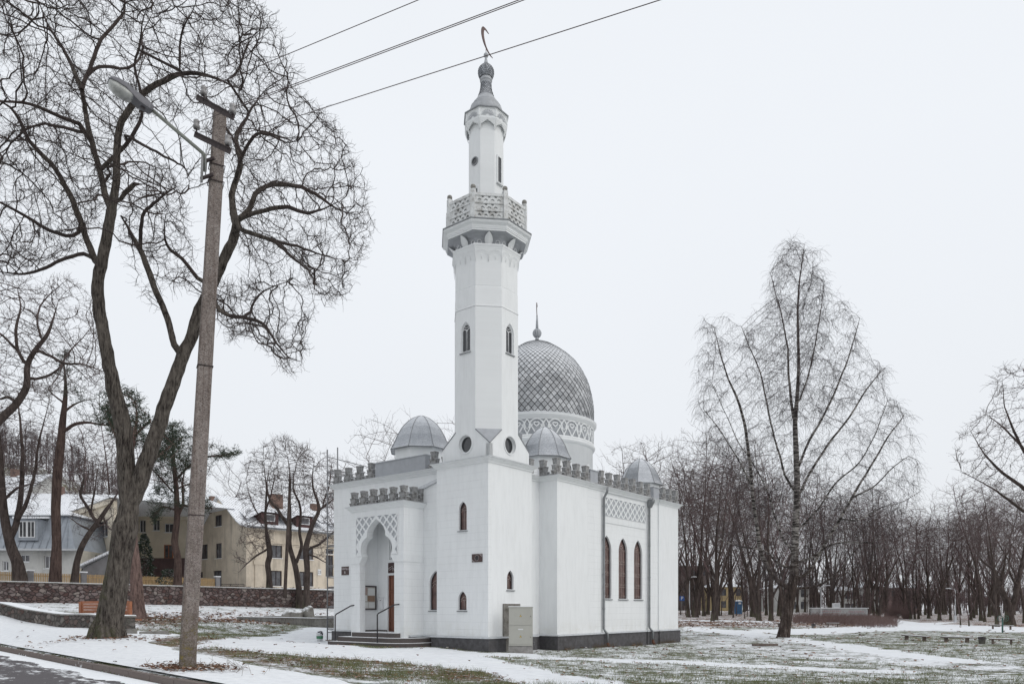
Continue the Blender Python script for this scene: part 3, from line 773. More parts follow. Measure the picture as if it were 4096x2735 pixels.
# screen around the arch
YL0, YL1, ZL0, ZL1 = 3.86, 6.32, 3.72, 5.30
scr = [(YL0, ZL0), (PC-0.86, ZL0)] + [(2*PC-a, b) for a, b in right_half[3:-1]] + [(PC, 5.17)] + [p for p in reversed(right_half[3:-1])] + [(PC+0.86, ZL0), (YL1, ZL0), (YL1, ZL1), (YL0, ZL1)]
scr2 = [(YL0, ZL0), (PC-0.86, ZL0)] + [(2*PC-a, b) for a, b in right_half[3:-1]] + [(PC, 5.17)] + [p for p in reversed(right_half[3:-1])] + [(PC+0.86, ZL0), (YL1, ZL0), (YL1, ZL1), (YL0, ZL1)]
avoid = lambda cx, cz, w_, h_: any(abs(cx-PC) - w_*0.95 < arch_hw(cz+dz)+0.03 and cz+dz < 5.24 for dz in (-h_*0.6, 0, h_*0.6)) or (abs(cx-PC) < 0.2 and cz < 5.3)
lattice(YL0, YL1, ZL0, ZL1, 6.5 and 6, 4, lambda a, b, c: (PX-0.006+c, a, b), lambda a, b, c: (PX-0.038+c, a, b), avoid, scr, None, 'lattice_screen', porch)
cornice([(AX, PY1), (PX, PY1), (PX, PY0), (AX, PY0)], ZP, False, -1) if False else cornice([(AX, PY0), (PX, PY0), (PX, PY1), (AX, PY1)], ZP, False, -1)
g = MB(); g.box(PX+0.0, AX+0.2, PY0, PY1, ZP+0.20, ZP+0.245); part(g, 'porch_roof', M['snow'], porch)
# door (two leaves, only the near part shows)
g = MB(); g.box(AX+0.10, AX+0.14, 4.35, 5.62, 0.62, 2.98); door = part(g, 'door', M['door'])
g = MB()
for y0 in (4.40, 5.02):
    for (a, b) in ((0.72, 1.14), (1.22, 1.68), (1.76, 2.28), (2.36, 2.88)):
        g.box(AX+0.075, AX+0.099, y0+0.07, y0+0.50, a+0.03, b-0.03)
part(g, 'door_panel', M['door'], door)
g = MB()
for y0 in (4.36, 4.985, 5.56):
    g.box(AX+0.07, AX+0.1, y0, y0+0.06, 0.63, 2.97)
for z in (0.63, 1.15, 1.69, 2.29, 2.90): g.box(AX+0.072, AX+0.1, 4.37, 5.61, z, z+0.07)
part(g, 'door_stile', M['door'], door)
g = MB(); g.tube([(AX+0.04, 5.08, 1.62), (AX+0.02, 5.08, 1.62), (AX+0.02, 5.20, 1.62)], 0.012, 6); part(g, 'door_handle', M['dark_metal'], door)
g = MB(); g.box(PX+0.02, AX+0.1, PC-1.10, PC+1.10, 0.30, 0.65); part(g, 'porch_floor', M['granite'], porch)
g = MB(); g.box(AX-0.02, AX-0.002, 5.64, PC+1.13, 0.652, 0.72); g.box(PX+0.3, AX-0.022, PC+1.115, PC+1.135, 0.652, 0.72); part(g, 'skirting', M['granite'], porch)
# steps: rounded slabs
def step_outline(x0, y0, y1, rr):
    pts = [(AX, y1), (x0, y1)]
    for i in range(0, 9):
        a = math.pi + (math.pi/2)*i/8
        pts.append((x0 + rr + rr*math.cos(a), y0 + rr + rr*math.sin(a)))
    pts.append((AX, y0)); return pts
zb = 0.10
for (x0, y0, y1, rr, z0, z1) in ((-1.66, 2.85, 7.15, 1.25, -0.12, 0.275), (-1.38, 3.05, 6.88, 1.05, 0.20, 0.46), (-1.08, 3.72, 6.35, 0.25, 0.40, 0.645)):
    g = MB(); g.prism(step_outline(x0, y0, y1, rr), z0, z1); so = part(g, 'step', M['granite'])
    g = MB(); rin = random.Random(int(x0*100))
    outl = step_outline(x0+0.03, y0+0.03, y1-0.02, rr-0.03)
    g.prism(outl, z1+0.001, z1+0.012); part(g, 'step_snow', M['snow'], so)
# handrails
for yy, ytop in ((6.98, 6.45), (4.62, 3.75)):
    pass
g = MB(); g.tube([(-1.42, 6.98, 0.27), (-1.42, 6.98, 1.32), (-1.38, 6.96, 1.38), (-0.9, 6.62, 1.72), (-0.80, 6.35, 1.76)], 0.026, 8); part(g, 'handrail', M['dark_metal'])
g = MB(); g.tube([(-1.52, 4.30, 0.27), (-1.52, 4.30, 1.36), (-1.50, 4.27, 1.42), (-1.0, 3.90, 1.75), (-0.89, 3.75, 1.77)], 0.026, 8); part(g, 'handrail', M['dark_metal'])
cornice([(WF, 2.6), (WF, 9.89), (3.58, 9.89)], ZV, False, -1)

# ---- main hall
XA, XB, YA, YB = 3.58, 14.38, -0.57, 10.77
ZH = 6.71
g = MB()
g.box(XA, XB, YA+0.30, YB, 0.3, ZH, 0)
g.box(XA, XA+2.27, YA, YA+0.299, 0.3, ZH, 0)
g.box(XB-2.1, XB, YA, YA+0.299, 0.3, ZH, 0)
g.box(XA+2.27, XA+3.58, YA+0.06, YA+0.299, 0.3, ZH, 1); g.box(XA+7.58, XB-2.1, YA+0.06, YA+0.299, 0.3, ZH, 1)
hw3 = [(XA+3.97+0.0, 2.05, 4.82, 0.40), (XA+5.40, 2.05, 4.82, 0.40), (XA+6.81, 2.05, 4.82, 0.40)]
PN = YA + 0.11
g.plate(rect(XA+3.58, XA+7.58, 0.3, ZH), [pointed(c, a, b, h, 4.15) for c, a, b, h in hw3], 0.185, RT(PN), 1)
hall = part(g, 'hall_wall', [M['wall'], M['block']])
for c, a, b, h in hw3: window(RT(PN), c, a, b, h, 0.13, 'brown', spring=4.15, rows=4)
lattice(XA+3.66, XA+7.50, 5.68, 6.50, 9, 2, lambda a, b, c: (a, PN-0.006+c, b), lambda a, b, c: (a, PN-0.034+c, b), name='frieze_panel')
g = MB(); g.box(XA+3.60, XA+7.56, PN-0.03, PN-0.001, 5.38, 5.655); part(g, 'frieze_band', M['trim'])
side_path = [(TD, 0.31), (XA, 0.31), (XA, YA), (XA+2.27, YA), (XA+2.27, YA+0.06), (XB-2.1, YA+0.06), (XB-2.1, YA), (XB, YA), (XB, YB), (XA, YB), (XA, 9.89)]
cornice(side_path, ZH, False, 1)
g = MB(); g.box(XA+0.02, XB-0.02, YA+0.08, YB-0.02, ZH, ZH+0.235); g.box(WF+0.02, XA+0.02, 0.33, 9.87, ZV, ZV+0.235); part(g, 'roof', M['snow'])
# plinths
g = MB()
pp = [(0, -0.6), (0.07, -0.6), (0.07, 0.50), (0.075, 0.50)]
def plinth(path, side, closed=False, z=0.50, off=0.07):
    g = MB(); g.sweep(path, [(-0.25, -0.7), (off, -0.7), (off, z), (-0.1, z+0.02)], 0, closed, side); o = part(g, 'plinth', M['plinth'])
    g = MB(); g.sweep(path, [(0.0, z+0.075), (off+0.05, z+0.045), (off+0.055, z+0.004), (off-0.02, z+0.003)], 0, closed, side); part(g, 'plinth_cap', M['flash'], o)
plinth([(0, 0), (TD, 0), (TD, TW), (0, TW)], 1, True, off=0.15)
plinth([(TD, 0.31), (XA, 0.31), (XA, YA), (XA+2.27, YA), (XA+2.27, YA+0.06), (XA+3.58, YA+0.06), (XA+3.58, PN), (XA+7.58, PN), (XA+7.58, YA+0.06), (XB-2.1, YA+0.06), (XB-2.1, YA), (XB, YA), (XB, YB)], 1, off=0.09)
plinth([(AX, 2.72), (AX, PY0), (PX+0.25, PY0)], -1)
plinth([(WF, PY1+0.42), (WF, 9.89), (3.58, 9.89)], -1, z=0.58)
g = MB(); g.box(PX+0.1, AX, PY0+0.02, PC-1.05, 0.0, 0.45); g.box(PX+0.1, AX, PC+1.05, PY1-0.02, 0.0, 0.45); part(g, 'porch_footing', M['plinth'], porch)
# parapet: stepped merlons
def merlon_mesh(h=0.60, t=0.20, s=1.0, half=False):
    g = MB()
    for hx0, hx1, hy0, hy1, z0, z1 in ((0.085, 0.135, 0.095, 0.125, 0.40, 1.0), (0.155, 0.215, 0.080, 0.108, 0.20, 0.60), (0.225, 0.30, 0.068, 0.092, 0.0, 0.28), (0.11, 0.11, 0.104, 0.104, 0.0, 0.42), (0.16, 0.16, 0.072, 0.072, 0.0, 0.21)):
        hx0 *= s; hx1 *= s
        g.loft([[(-a, -b, z), (a, -b, z), (a, b, z), (-a, b, z)] for a, b, z in ((hx0, hy0, z0*h), (hx0 + (hx1-hx0)*0.6, hy0 + (hy1-hy0)*0.6, (z0 + (z1-z0)*0.78)*h), (hx1, hy1, (z1-0.03)*h), (hx1*0.9, hy1*0.9, z1*h))], 0, False, True, True)
    return g.mesh('merlon', M['merlon'])
mer_me = merlon_mesh(0.69); mer_small = merlon_mesh(0.60, 0.17, 0.90)
def merlons(points, z, me):
    for (x, y, a) in points:
        o = link('merlon', me, mosque); o.location = (x, y, z); o.rotation_euler = (0, 0, a)
        o.scale = (1, 1, 1 + 0.04*rnd.uniform(-1, 1))
def run(p0, p1, n, ends=(True, True)):
    a = math.atan2(p1[1]-p0[1], p1[0]-p0[0]); out = []
    for i in range(n+1):
        if (i == 0 and not ends[0]) or (i == n and not ends[1]): continue
        t_ = i/n; out.append((p0[0]+(p1[0]-p0[0])*t_, p0[1]+(p1[1]-p0[1])*t_, a + rnd.uniform(-0.03, 0.03)))
    return out
zc = ZH + 0.22
merlons(run((XA+0.12, YA+0.12), (XA+2.25, YA+0.12), 3), zc, mer_me)
merlons(run((XA+0.12, YA+0.78), (XA+0.12, YA+0.14), 1, (True, False)), zc, mer_me)
merlons([(TD+0.45, 0.42, 0)], zc, mer_me)
merlons(run((XA+3.55, YA+0.18), (XB-3.0, YA+0.18), 6), zc, mer_me)
merlons(run((XB-1.5, YA+0.12), (XB-0.12, YA+0.12), 2), zc, mer_me)
merlons(run((XB-0.12, YA+0.8), (XB-0.12, YB-0.2), 12), zc, mer_me)
merlons(run((XA+0.8, YB-0.12), (XB-0.8, YB-0.12), 12), zc, mer_me)
zf = ZV + 0.22
merlons(run((WF+0.12, 7.45), (WF+0.12, 9.77), 3), zf, mer_me)
merlons([(WF+0.12, 3.62, R(90)), (WF+0.12, 2.95, R(90))], zf, mer_me)
merlons(run((WF+0.75, 9.77), (3.4, 9.77), 3), zf, mer_me)
zp = ZP + 0.22
merlons(run((PX+0.10, PY0+0.10), (PX+0.10, PY1-0.10), 5), zp, mer_small)
merlons([(PX+0.62, PY0+0.10, 0), (PX+0.62, PY1-0.10, 0), (AX-0.02, PY0+0.10, 0)], zp, mer_small)
# base course of the parapet and the plain attic blocks
g = MB()
for (x0, x1, y0, y1, z) in ((XA, XA+5, YA+0.04, YA+0.22, zc), (XA+5, XB, YA+0.08, YA+0.25, zc), (XA, XA+0.2, YA+0.23, 0.3, zc), (XB-0.2, XB, YA+0.26, YB, zc), (XA+0.2, XB-0.21, YB-0.2, YB, zc), (TD+0.2, XA-0.01, 0.33, 0.5, zc),
        (WF+0.02, WF+0.2, 7.12, 9.87, zf), (WF+0.02, WF+0.2, 2.62, 4.03, zf), (WF+0.21, 3.5, 9.69, 9.87, zf), (PX+0.02, PX+0.18, PY0+0.02, PY1-0.02, zp), (PX+0.19, AX, PY0+0.02, PY0+0.18, zp), (PX+0.19, AX, PY1-0.18, PY1-0.02, zp)):
    g.box(x0, x1, y0, y1, z, z+0.07)
part(g, 'parapet_base', M['merlon'])
def attic(x0, x1, y0, y1, z0, z1):
    g = MB(); g.box(x0, x1, y0, y1, z0, z1); o = part(g, 'attic_block', M['attic'])
    g = MB(); g.box(x0-0.04, x1+0.04, y0-0.04, y1+0.04, z1+0.001, z1+0.035); part(g, 'attic_cap', M['flash'], o)
attic(WF+0.02, WF+0.32, 4.05, 7.10, zf, 7.87)
attic(XA+2.55, XA+3.15, YA+0.06, YA+0.32, zc, 7.50)
attic(XB-2.55, XB-1.95, YA+0.06, YA+0.32, zc, 7.50)
# small octagonal domes
def corner_dome(cx, cy, zr, ze, za, re):
    g = MB(); rd = re*0.86
    g.lathe([(rd, zr), (rd, ze+0.02)], (cx, cy, 0), 8, 0, False, R(22.5)); drum = part(g, 'dome_drum', M['wall'])
    H = za - ze
    pf = [(1.0, 0.0), (0.965, 0.035), (0.925, 0.10), (0.885, 0.17), (0.84, 0.26), (0.79, 0.37), (0.72, 0.48), (0.64, 0.60), (0.53, 0.72), (0.40, 0.83), (0.26, 0.92), (0.12, 0.975), (0.03, 1.0)]
    g = MB(); g.lathe([(re*a, ze + H*b) for a, b in pf], (cx, cy, 0), 8, 0, False, R(22.5))
    # smooth along height, crisp at ribs
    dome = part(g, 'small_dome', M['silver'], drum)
    g = MB()
    for i in range(8):
        a = R(22.5 + 45*i)
        g.tube([(cx + (re*p+0.006)*math.cos(a), cy + (re*p+0.006)*math.sin(a), ze + H*q) for p, q in pf], 0.014, 4)
    ring = [(cx + (re+0.005)*math.cos(R(22.5+45*i)), cy + (re+0.005)*math.sin(R(22.5+45*i)), ze-0.01) for i in range(9)]
    g.tube(ring, 0.018, 4); part(g, 'dome_rib', M['zinc'], drum)
corner_dome(2.15, 5.63, ZV, 8.40, 9.97, 1.39)
corner_dome(XA+1.47, YA+1.68, ZH, 7.95, 9.36, 1.15)
corner_dome(XB-0.98, YA+1.65, ZH, 7.93, 9.32, 1.15)
corner_dome(XA+1.47, YB-1.7, ZH, 7.95, 9.36, 1.15); corner_dome(XB-1.0, YB-1.7, ZH, 7.95, 9.36, 1.15)
# main dome
DX, DY = 9.5, 4.8
DC = (DX, DY, 0)
g = MB(); g.lathe([(2.80, ZH+0.2), (2.80, 9.45), (2.84, 9.47)], DC, 96)
drum = part(g, 'main_drum', M['wall'])
g = MB()
g.lathe([(2.80, 9.44), (2.86, 9.46), (2.92, 9.55), (2.93, 9.60), (2.88, 9.64), (2.835, 9.66)], DC, 96)
g.lathe([(2.835, 10.52), (2.88, 10.55), (2.90, 10.60), (2.98, 10.66), (2.99, 10.72), (2.97, 10.76), (2.85, 10.80)], DC, 96)
part(g, 'drum_moulding', M['trim'], drum)
g = MB(); g.lathe([(2.99, 10.755), (2.995, 10.78), (2.80, 10.84)], DC, 96); part(g, 'dome_ledge', M['snow'], drum)
g = MB(); g.lathe([(2.81, 9.6), (2.81, 10.6)], DC, 96); part(g, 'frieze_recess', M['recess'], drum)
# frieze: hearts, diamonds and crossed bands
NF = 20
def dm(phi, z, o): return (DX + (2.81+o)*math.cos(phi), DY + (2.81+o)*math.sin(phi), z)
g = MB(); g2 = MB(); wseg = 2*math.pi/NF
def band(pts, wdt=0.05, o=0.05):
    # pts (phi_units in metres, z) -> raised flat strap
    P_ = [Vector(p) for p in pts]; n_ = len(P_); lft = []; rgt = []
    for i in range(n_):
        d = (P_[min(i+1, n_-1)] - P_[max(i-1, 0)]).normalized(); nn = Vector((-d.y, d.x))
        lft.append(P_[i] + nn*wdt/2); rgt.append(P_[i] - nn*wdt/2)
    return lft, rgt, o
def addband(g, phi0, pts, wdt=0.05, o=0.05):
    l_, r_, o = band(pts, wdt, o)
    vs = [dm(phi0 + p.x/2.81, p.y, 0.0) for p in l_] + [dm(phi0 + p.x/2.81, p.y, o) for p in l_] + [dm(phi0 + p.x/2.81, p.y, o) for p in r_] + [dm(phi0 + p.x/2.81, p.y, 0.0) for p in r_]
    n_ = len(l_); fs = []
    for i in range(n_-1):
        for k in range(3): fs.append((k*n_+i, k*n_+i+1, (k+1)*n_+i+1, (k+1)*n_+i))
    g.add(vs, fs)
W2 = wseg*2.81/2
zb_, zt_ = 9.74, 10.50
for s_ in range(NF):
    p0 = s_*wseg
    zm = 10.12
    # arch above heart
    addband(g, p0, [(W2*0.78*math.cos(R(x)), zm + 0.0 + 0.36*math.sin(R(x))) for x in range(-25, 206, 15)], 0.055, 0.055)
    # V below the heart
    addband(g, p0, [(-W2*1.0, zt_-0.02), (0, zb_-0.0)], 0.055, 0.052); addband(g, p0, [(W2*1.0, zt_-0.02), (0, zb_-0.0)], 0.055, 0.052)
    # curved outer straps
    for q in (-1, 1): addband(g, p0, [(q*(W2 - 0.0), zb_-0.1), (q*(W2-0.015), zb_+0.08), (q*(W2-0.08), zb_+0.2), (q*W2*0.6, zm+0.02), (q*W2*0.42, zm+0.10)], 0.055, 0.048)
    # heart outline
    hp = []
    for k in range(0, 25):
        a = 2*math.pi*k/24; hx = 0.0115*(16*math.sin(a)**3)*0.5; hz = 0.0115*(13*math.cos(a)-5*math.cos(2*a)-2*math.cos(3*a)-math.cos(4*a))*0.5
        hp.append((hx, zm + 0.12 + hz))
    addband(g, p0, [(a*1.32, zm+0.12 + (b-zm-0.12)*1.25) for a, b in hp], 0.05, 0.045)
    # diamond between arches
    c_ = W2; dz = 0.16; dw = 0.12
    addband(g, p0, [(c_, zm+0.12+dz*1.55), (c_+dw*1.4, zm+0.12), (c_, zm+0.12-dz*1.55), (c_-dw*1.4, zm+0.12), (c_, zm+0.12+dz*1.55)], 0.045, 0.045)
    v = [dm(p0 + (c_+a)/2.81, zm+0.12+b, 0.004) for a, b in ((0, dz*0.7), (dw*0.65, 0), (0, -dz*0.7), (-dw*0.65, 0))] + [dm(p0 + c_/2.81, zm+0.12, 0.05)]
    g2.add(v, [(0,1,4),(1,2,4),(2,3,4),(3,0,4)])
fz_ = part(g, 'drum_frieze', M['trim'], drum)
part(g2, 'frieze_diamond', M['recess'], drum)
g = MB(); g.lathe([(2.812, 9.63), (2.86, 9.66), (2.86, 9.76), (2.812, 9.77)], DC, 96); g.lathe([(2.812, 10.47), (2.85, 10.48), (2.85, 10.56), (2.812, 10.57)], DC, 96); part(g, 'frieze_border', M['trim'], drum)
# drum windows
for i in range(12):
    ph = R(30*i + 8)
    g = MB(); pl = pointed(0, 7.05, 8.55, 0.26)
    cc = Vector((DX + 2.80*math.cos(ph), DY + 2.80*math.sin(ph), 0)); n = Vector((math.cos(ph), math.sin(ph), 0)); t = Vector((-n.y, n.x, 0))
    g.add([cc + t*a + n*0.012 + Vector((0,0,b)) for a, b in pointed(0, 7.0, 8.5, 0.17)], [tuple(range(len(pl)))]); wo = part(g, 'window', M['glass_dark'])
    g = MB(); g.plate(pointed(0, 7.0, 8.62, 0.27), [pointed(0, 6.9+0.14, 8.48, 0.165)], 0.09, lambda a, b, q: cc + t*a + n*(0.05-q) + Vector((0,0,b))); part(g, 'window_frame', M['trim'], wo)
DP = [(2.80,10.80),(2.84,11.0),(2.85,11.35),(2.83,11.7),(2.76,12.15),(2.66,12.6),(2.50,13.05),(2.27,13.5),(1.95,13.95),(1.58,14.3),(1.18,14.6),(0.76,14.87),(0.38,15.03),(0.06,15.14)]
# arc-length table
S_ = [0]
for (a, b), (c, d) in zip(DP, DP[1:]): S_.append(S_[-1] + math.hypot(c-a, d-b))
def dome_pt(s_):
    s_ = max(0, min(S_[-1], s_)); r = float(np.interp(s_, S_, [p[0] for p in DP])); z = float(np.interp(s_, S_, [p[1] for p in DP])); return r, z
g = MB(); g.lathe([(r-0.03, z) for r, z in DP], DC, 64, 1)
NT_ = 58; s_ = -0.16; row = 0
rt = random.Random(5)
while s_ < S_[-1] - 0.25:
    r, z = dome_pt(s_ + 0.2)
    hh = 0.178*max(0.30, min(1.0, (r/2.5)**0.75))
    for i in range(NT_):
        a = 2*math.pi*(i + 0.5*(row % 2))/NT_; h = math.pi/NT_*0.905
        j = rt.uniform(-0.006, 0.006)
        def q(aa, ss, o):
            rr, zz = dome_pt(ss); rr += o; return (DX + rr*math.cos(aa), DY + rr*math.sin(aa), zz)
        sb, sm, st_ = s_ + 0.022, s_ + hh, s_ + 2*hh - 0.022
        if sb < 0: sb = 0.0
        vs = [q(a, sb, 0.030+j), q(a+h, sm, 0.014+j), q(a, st_, -0.006), q(a-h, sm, 0.014+j), q(a, sb, 0.006), q(a+h, sm, -0.008), q(a-h, sm, -0.008)]
        g.add(vs, [(0,1,2,3), (0,4,5,1), (0,3,6,4)])
    s_ += hh; row += 1
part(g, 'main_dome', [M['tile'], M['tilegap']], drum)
g = MB()
g.lathe([(0.10,15.10),(0.085,15.28),(0.075,15.30)], DC, 16)
for i in range(14):
    a = 2*math.pi*i/14
    g.tube([(DX+0.185*math.sin(x)*math.cos(a), DY+0.185*math.sin(x)*math.sin(a), 15.50-0.21*math.cos(x)) for x in [math.pi*k/8 for k in range(9)]], [0.02+0.028*math.sin(math.pi*k/8) for k in range(9)], 5)
g.lathe([(0.075,15.66),(0.055,16.1),(0.03,16.42)], DC, 12)
fin = part(g, 'dome_finial', M['attic'], drum)
vd = Matrix.Rotation(R(83), 3, 'Z') @ wx
crescent(DX, DY, 16.30, 0.0028, vd, 1.7, drum)
# chimney pot on the roof
g = MB(); g.lathe([(0.13, ZH+0.2), (0.13, 8.9), (0.15, 8.92), (0.15, 8.96), (0.02, 9.0)], (3.9, 1.6, 0), 16); part(g, 'flue', M['attic'])
# rain pipes
def pipe(x, y, hop):
    g = MB()
    g.tube([(x, y-0.10, 6.62), (x, y-0.10, 6.45), (x, y, 6.2)] if False else [(x, y-0.20, ZH+0.16), (x, y-0.16, ZH-0.06), (x, y, ZH-0.30), (x, y, 0.72), (x+0.02, y-0.06, 0.62), (x+0.10, y-0.12, 0.52), (x+0.10, y-0.13, 0.06)], 0.052, 10)
    if hop: g.loft([[(x-0.13, y-0.22, 6.80), (x+0.13, y-0.22, 6.80), (x+0.13, y+0.02, 6.80), (x-0.13, y+0.02, 6.80)], [(x-0.13, y-0.22, 6.70), (x+0.13, y-0.22, 6.70), (x+0.13, y+0.02, 6.70), (x-0.13, y+0.02, 6.70)], [(x-0.07, y-0.09, 6.42), (x+0.07, y-0.09, 6.42), (x+0.07, y+0.05, 6.42), (x-0.07, y+0.05, 6.42)]], 0, False, True, True)
    o = part(g, 'rain_pipe', M['zinc'])
    g = MB()
    for z in (6.05, 4.6, 3.1, 1.6): g.lathe([(0.066, z-0.02), (0.066, z+0.02)], (x, y, 0), 12)
    part(g, 'pipe_clamp', M['zinc'], o)
    g = MB(); g.tube([(x+0.10, y-0.13, 0.12), (x+0.10, y-0.15, -0.02), (x+0.10, y-0.22, -0.08)], [0.06, 0.075, 0.06], 8); part(g, 'pipe_shoe', M['rust'], o)
pipe(XA+3.50, YA-0.03, False); pipe(XA+7.66, YA-0.03, True)
# rendered riser patch behind the cabinet and small rusty hatch
g = MB(); g.box(0.84, 1.85, -0.05, -0.002, 0.56, 1.79); part(g, 'cement_patch', M['concrete'])
g = MB(); g.box(0.84, 1.0, -0.165, -0.135, -0.2, 0.56); part(g, 'cement_pilaster', M['concrete'])

# ---- things fixed to the mosque
def thing_mesh(mb, name, mats, label, cat, group=None):
    o = mb.build(name, mats); o.location = T0; o.rotation_euler = (0, 0, ANG); return tag(o, label, cat, group)
sg = empty('address_sign', loc2w(WF-0.02, 8.9, 3.35), ANG, 'brown street sign reading Totorių g. 6 on the left part of the front wall', 'sign')
def rel(mapf): return mapf
g = MB(); g.box(-0.02, 0.0, -0.25, 0.25, -0.19, 0.19); g.build('sign_board', M['maroon'], sg)
g = MB(); text_mesh(g, 'Totorių g.', 0.135, lambda a, b, c: (-0.022-c, -a, b+0.10)); text_mesh(g, '6', 0.19, lambda a, b, c: (-0.022-c, -a, b-0.07)); g.build('sign_lettering', M['letter'], sg)
sg.location = loc2w(WF-0.003, 9.08, 3.30)
pq = empty('memorial_plaque', loc2w(-0.003, 0.52, 3.47), ANG, 'brown memorial plaque with a dark round medallion on the tower front', 'plaque')
g = MB(); g.box(-0.03, 0.0, -0.25, 0.25, -0.15, 0.15); g.build('plaque_board', M['maroon'], pq)
g = MB(); g.add([(-0.034, 0.08*math.cos(2*math.pi*i/20), 0.085*math.sin(2*math.pi*i/20)) for i in range(20)], [tuple(range(20))]); g.build('medallion', M['dark_metal'], pq)
g = MB()
for sx, sy in ((-1, -1), (-1, 1), (1, -1), (1, 1)):
    if sx*sy > 0 or True:
        c0 = (-0.035, sx*0.20, sy*0.115)
        if (sx, sy) in ((-1, 1), (1, -1)):
            g.tube([(-0.034, sx*0.235, sy*0.03), (-0.034, sx*0.235, sy*0.13), (-0.034, sx*0.10, sy*0.135)], 0.005, 4)
            g.tube([(-0.034, sx*0.23, sy*0.07), (-0.034, sx*0.19, sy*0.085), (-0.034, sx*0.17, sy*0.125)], 0.007, 4)
g.tube([(-0.034, 0.095*math.cos(R(x)), 0.1*math.sin(R(x))) for x in range(0, 361, 20)], 0.003, 4)
g.build('plaque_ornament', M['letter'], pq)
cs_ = empty('calligraphy_sign', loc2w(AX-0.003, 5.15, 3.28), ANG, 'brown panel with calligraphy above the door inside the porch', 'sign')
g = MB(); g.box(-0.02, 0, -0.42, 0.42, -0.21, 0.21); g.build('sign_board', M['maroon'], cs_)
g = MB()
rc = random.Random(3)
for k in range(9):
    y = 0.33 - k*0.075; z = rc.uniform(-0.08, 0.08); pts = []
    a = rc.uniform(0, 6)
    for i in range(7): pts.append((-0.024, y + 0.05*math.cos(a+i*0.8), z + 0.055*math.sin(a+i*0.9)))
    g.tube(pts, 0.007, 4)
g.build('calligraphy', M['letter'], cs_)
nb = empty('notice_board', loc2w(-0.30, PC+1.138, 2.05), ANG, 'framed notice board with pinned papers on the porch side wall', 'notice board')
PYi = 0
g = MB(); g.box(-0.45, 0.36, -0.035, 0.0, -0.48, 0.48); g.build('board_back', mat('board_paper', (0.42, 0.40, 0.36), 0.8, var=0.1), nb)
g = MB(); g.plate(rect(-0.47, 0.38, -0.50, 0.50), [rect(-0.42, 0.33, -0.45, 0.45)], 0.03, lambda a, b, c: (a, -0.066+c, b)); g.build('board_frame', M['lead_dark'], nb)
M['paper_w'] = mat('white_paper', (0.62, 0.63, 0.62), 0.9); M['paper_b'] = mat('brown_paper', (0.26, 0.18, 0.13), 0.9); M['paper_p'] = mat('pink_paper', (0.36, 0.28, 0.26), 0.9)
for (a0, a1, b0, b1, mm) in ((-0.40, -0.10, 0.12, 0.42, 'paper_p'), (-0.06, 0.30, 0.10, 0.40, 'paper_w'), (-0.08, 0.30, -0.15, 0.08, 'paper_b'), (-0.40, -0.12, -0.14, 0.10, 'paper_w'), (-0.40, -0.06, -0.42, -0.18, 'paper_w'), (-0.03, 0.30, -0.42, -0.18, 'paper_w')):
    g = MB(); g.box(a0, a1, -0.040, -0.036, b0, b1); g.build('notice', M[mm], nb)
mbx = empty('mailbox', loc2w(AX-0.003, 5.97, 1.83), ANG, 'small white metal mailbox beside the brown door in the porch', 'mailbox')
g = MB(); g.box(-0.10, 0, -0.13, 0.13, -0.24, 0.18); g.build('box_body', M['white_paint'], mbx)
g = MB(); g.loft([[(-0.12,-0.14,0.181),(0,-0.14,0.181),(0,0.14,0.181),(-0.12,0.14,0.181)], [(-0.12,-0.14,0.19),(0,-0.14,0.235),(0,0.14,0.235),(-0.12,0.14,0.19)]], 0, False, True, True); g.build('box_lid', M['white_paint'], mbx)
g = MB(); g.box(-0.104, -0.101, -0.06, 0.02, 0.10, 0.125); g.build('name_tag', M['lead_dark'], mbx)
# ================================================================== TERRAIN
KA, KB = Vector((-4.13, 9.83)), Vector((-15.7, 21.8))      # kerb line
KD = (KB - KA).normalized(); KN = Vector((0.719, 0.695))
KZ = 0.60
def kerb_d(x, y): return (x - KA.x)*KN.x + (y - KA.y)*KN.y
WA, WB = Vector((-36.6, 53.0)), Vector((-16.2, 67.0))      # fieldstone wall line
WD = (WB - WA).normalized(); WN = Vector((-WD.y, WD.x))
def wall_d(x, y): return (x - WA.x)*WN.x + (y - WA.y)*WN.y
ctrl = []
def cp(u, v, Y): p = P(u, v, Y); ctrl.append((p.x, p.y, p.z))
for a in ((1950,2608,27.1),(1735,2585,28.9),(1335,2573,33.1),(1480,2583,29.4),(1610,2588,28.0),(2228,2597,29.55),(2711,2567,37.9),(3140,2547,42),(742,2678,12),(420,2550,19),
          (0,2460,30),(360,2513,26),(490,2525,24),(0,2409,53),(690,2425,57.3),(1330,2433,67),(947,2477,50),(1257,2506,42),(2760,2467,90),(3820,2486,95),(4038,2502,73),(3060,2485,70),
          (3600,2470,110),(2950,2443,152),(4000,2460,140),(3500,2450,200),(3400,2510,60),(2800,2520,52),(800,2560,30),(1100,2560,32),(300,2460,38)): cp(*a)
ctrl += [(0,10.5,0.38),(3.5,12.5,0.18),(0,13.3,0.25),(8,15,0.02),(15,24,-0.02),(12.5,37,-0.03),(20,36.5,-0.05),(30,50,-0.1),(60,40,-0.1),(60,90,-0.1),(110,120,0.3),(110,30,0),(40,5,0.1),(14,8,0.15),(30,-20,0.4),(0,-10,0.5),(-20,-20,0.6),
         (-12,18.2,0.68),(-6,12.0,0.62),(-20,26.5,0.9),(-45,40,1.6),(-45,20,1.0),(-70,55,2.2),(-60,-10,1.2),(-2,70,0.9),(5,80,0.9),(10,60,0.1),(0,48,0.2),(0,130,1.2),(60,160,0.9),(0,220,1.4),(-100,-40,1.5),(120,200,0.8),(130,-40,0.5),(-30,34,1.35)]
ctrl = np.array(ctrl)
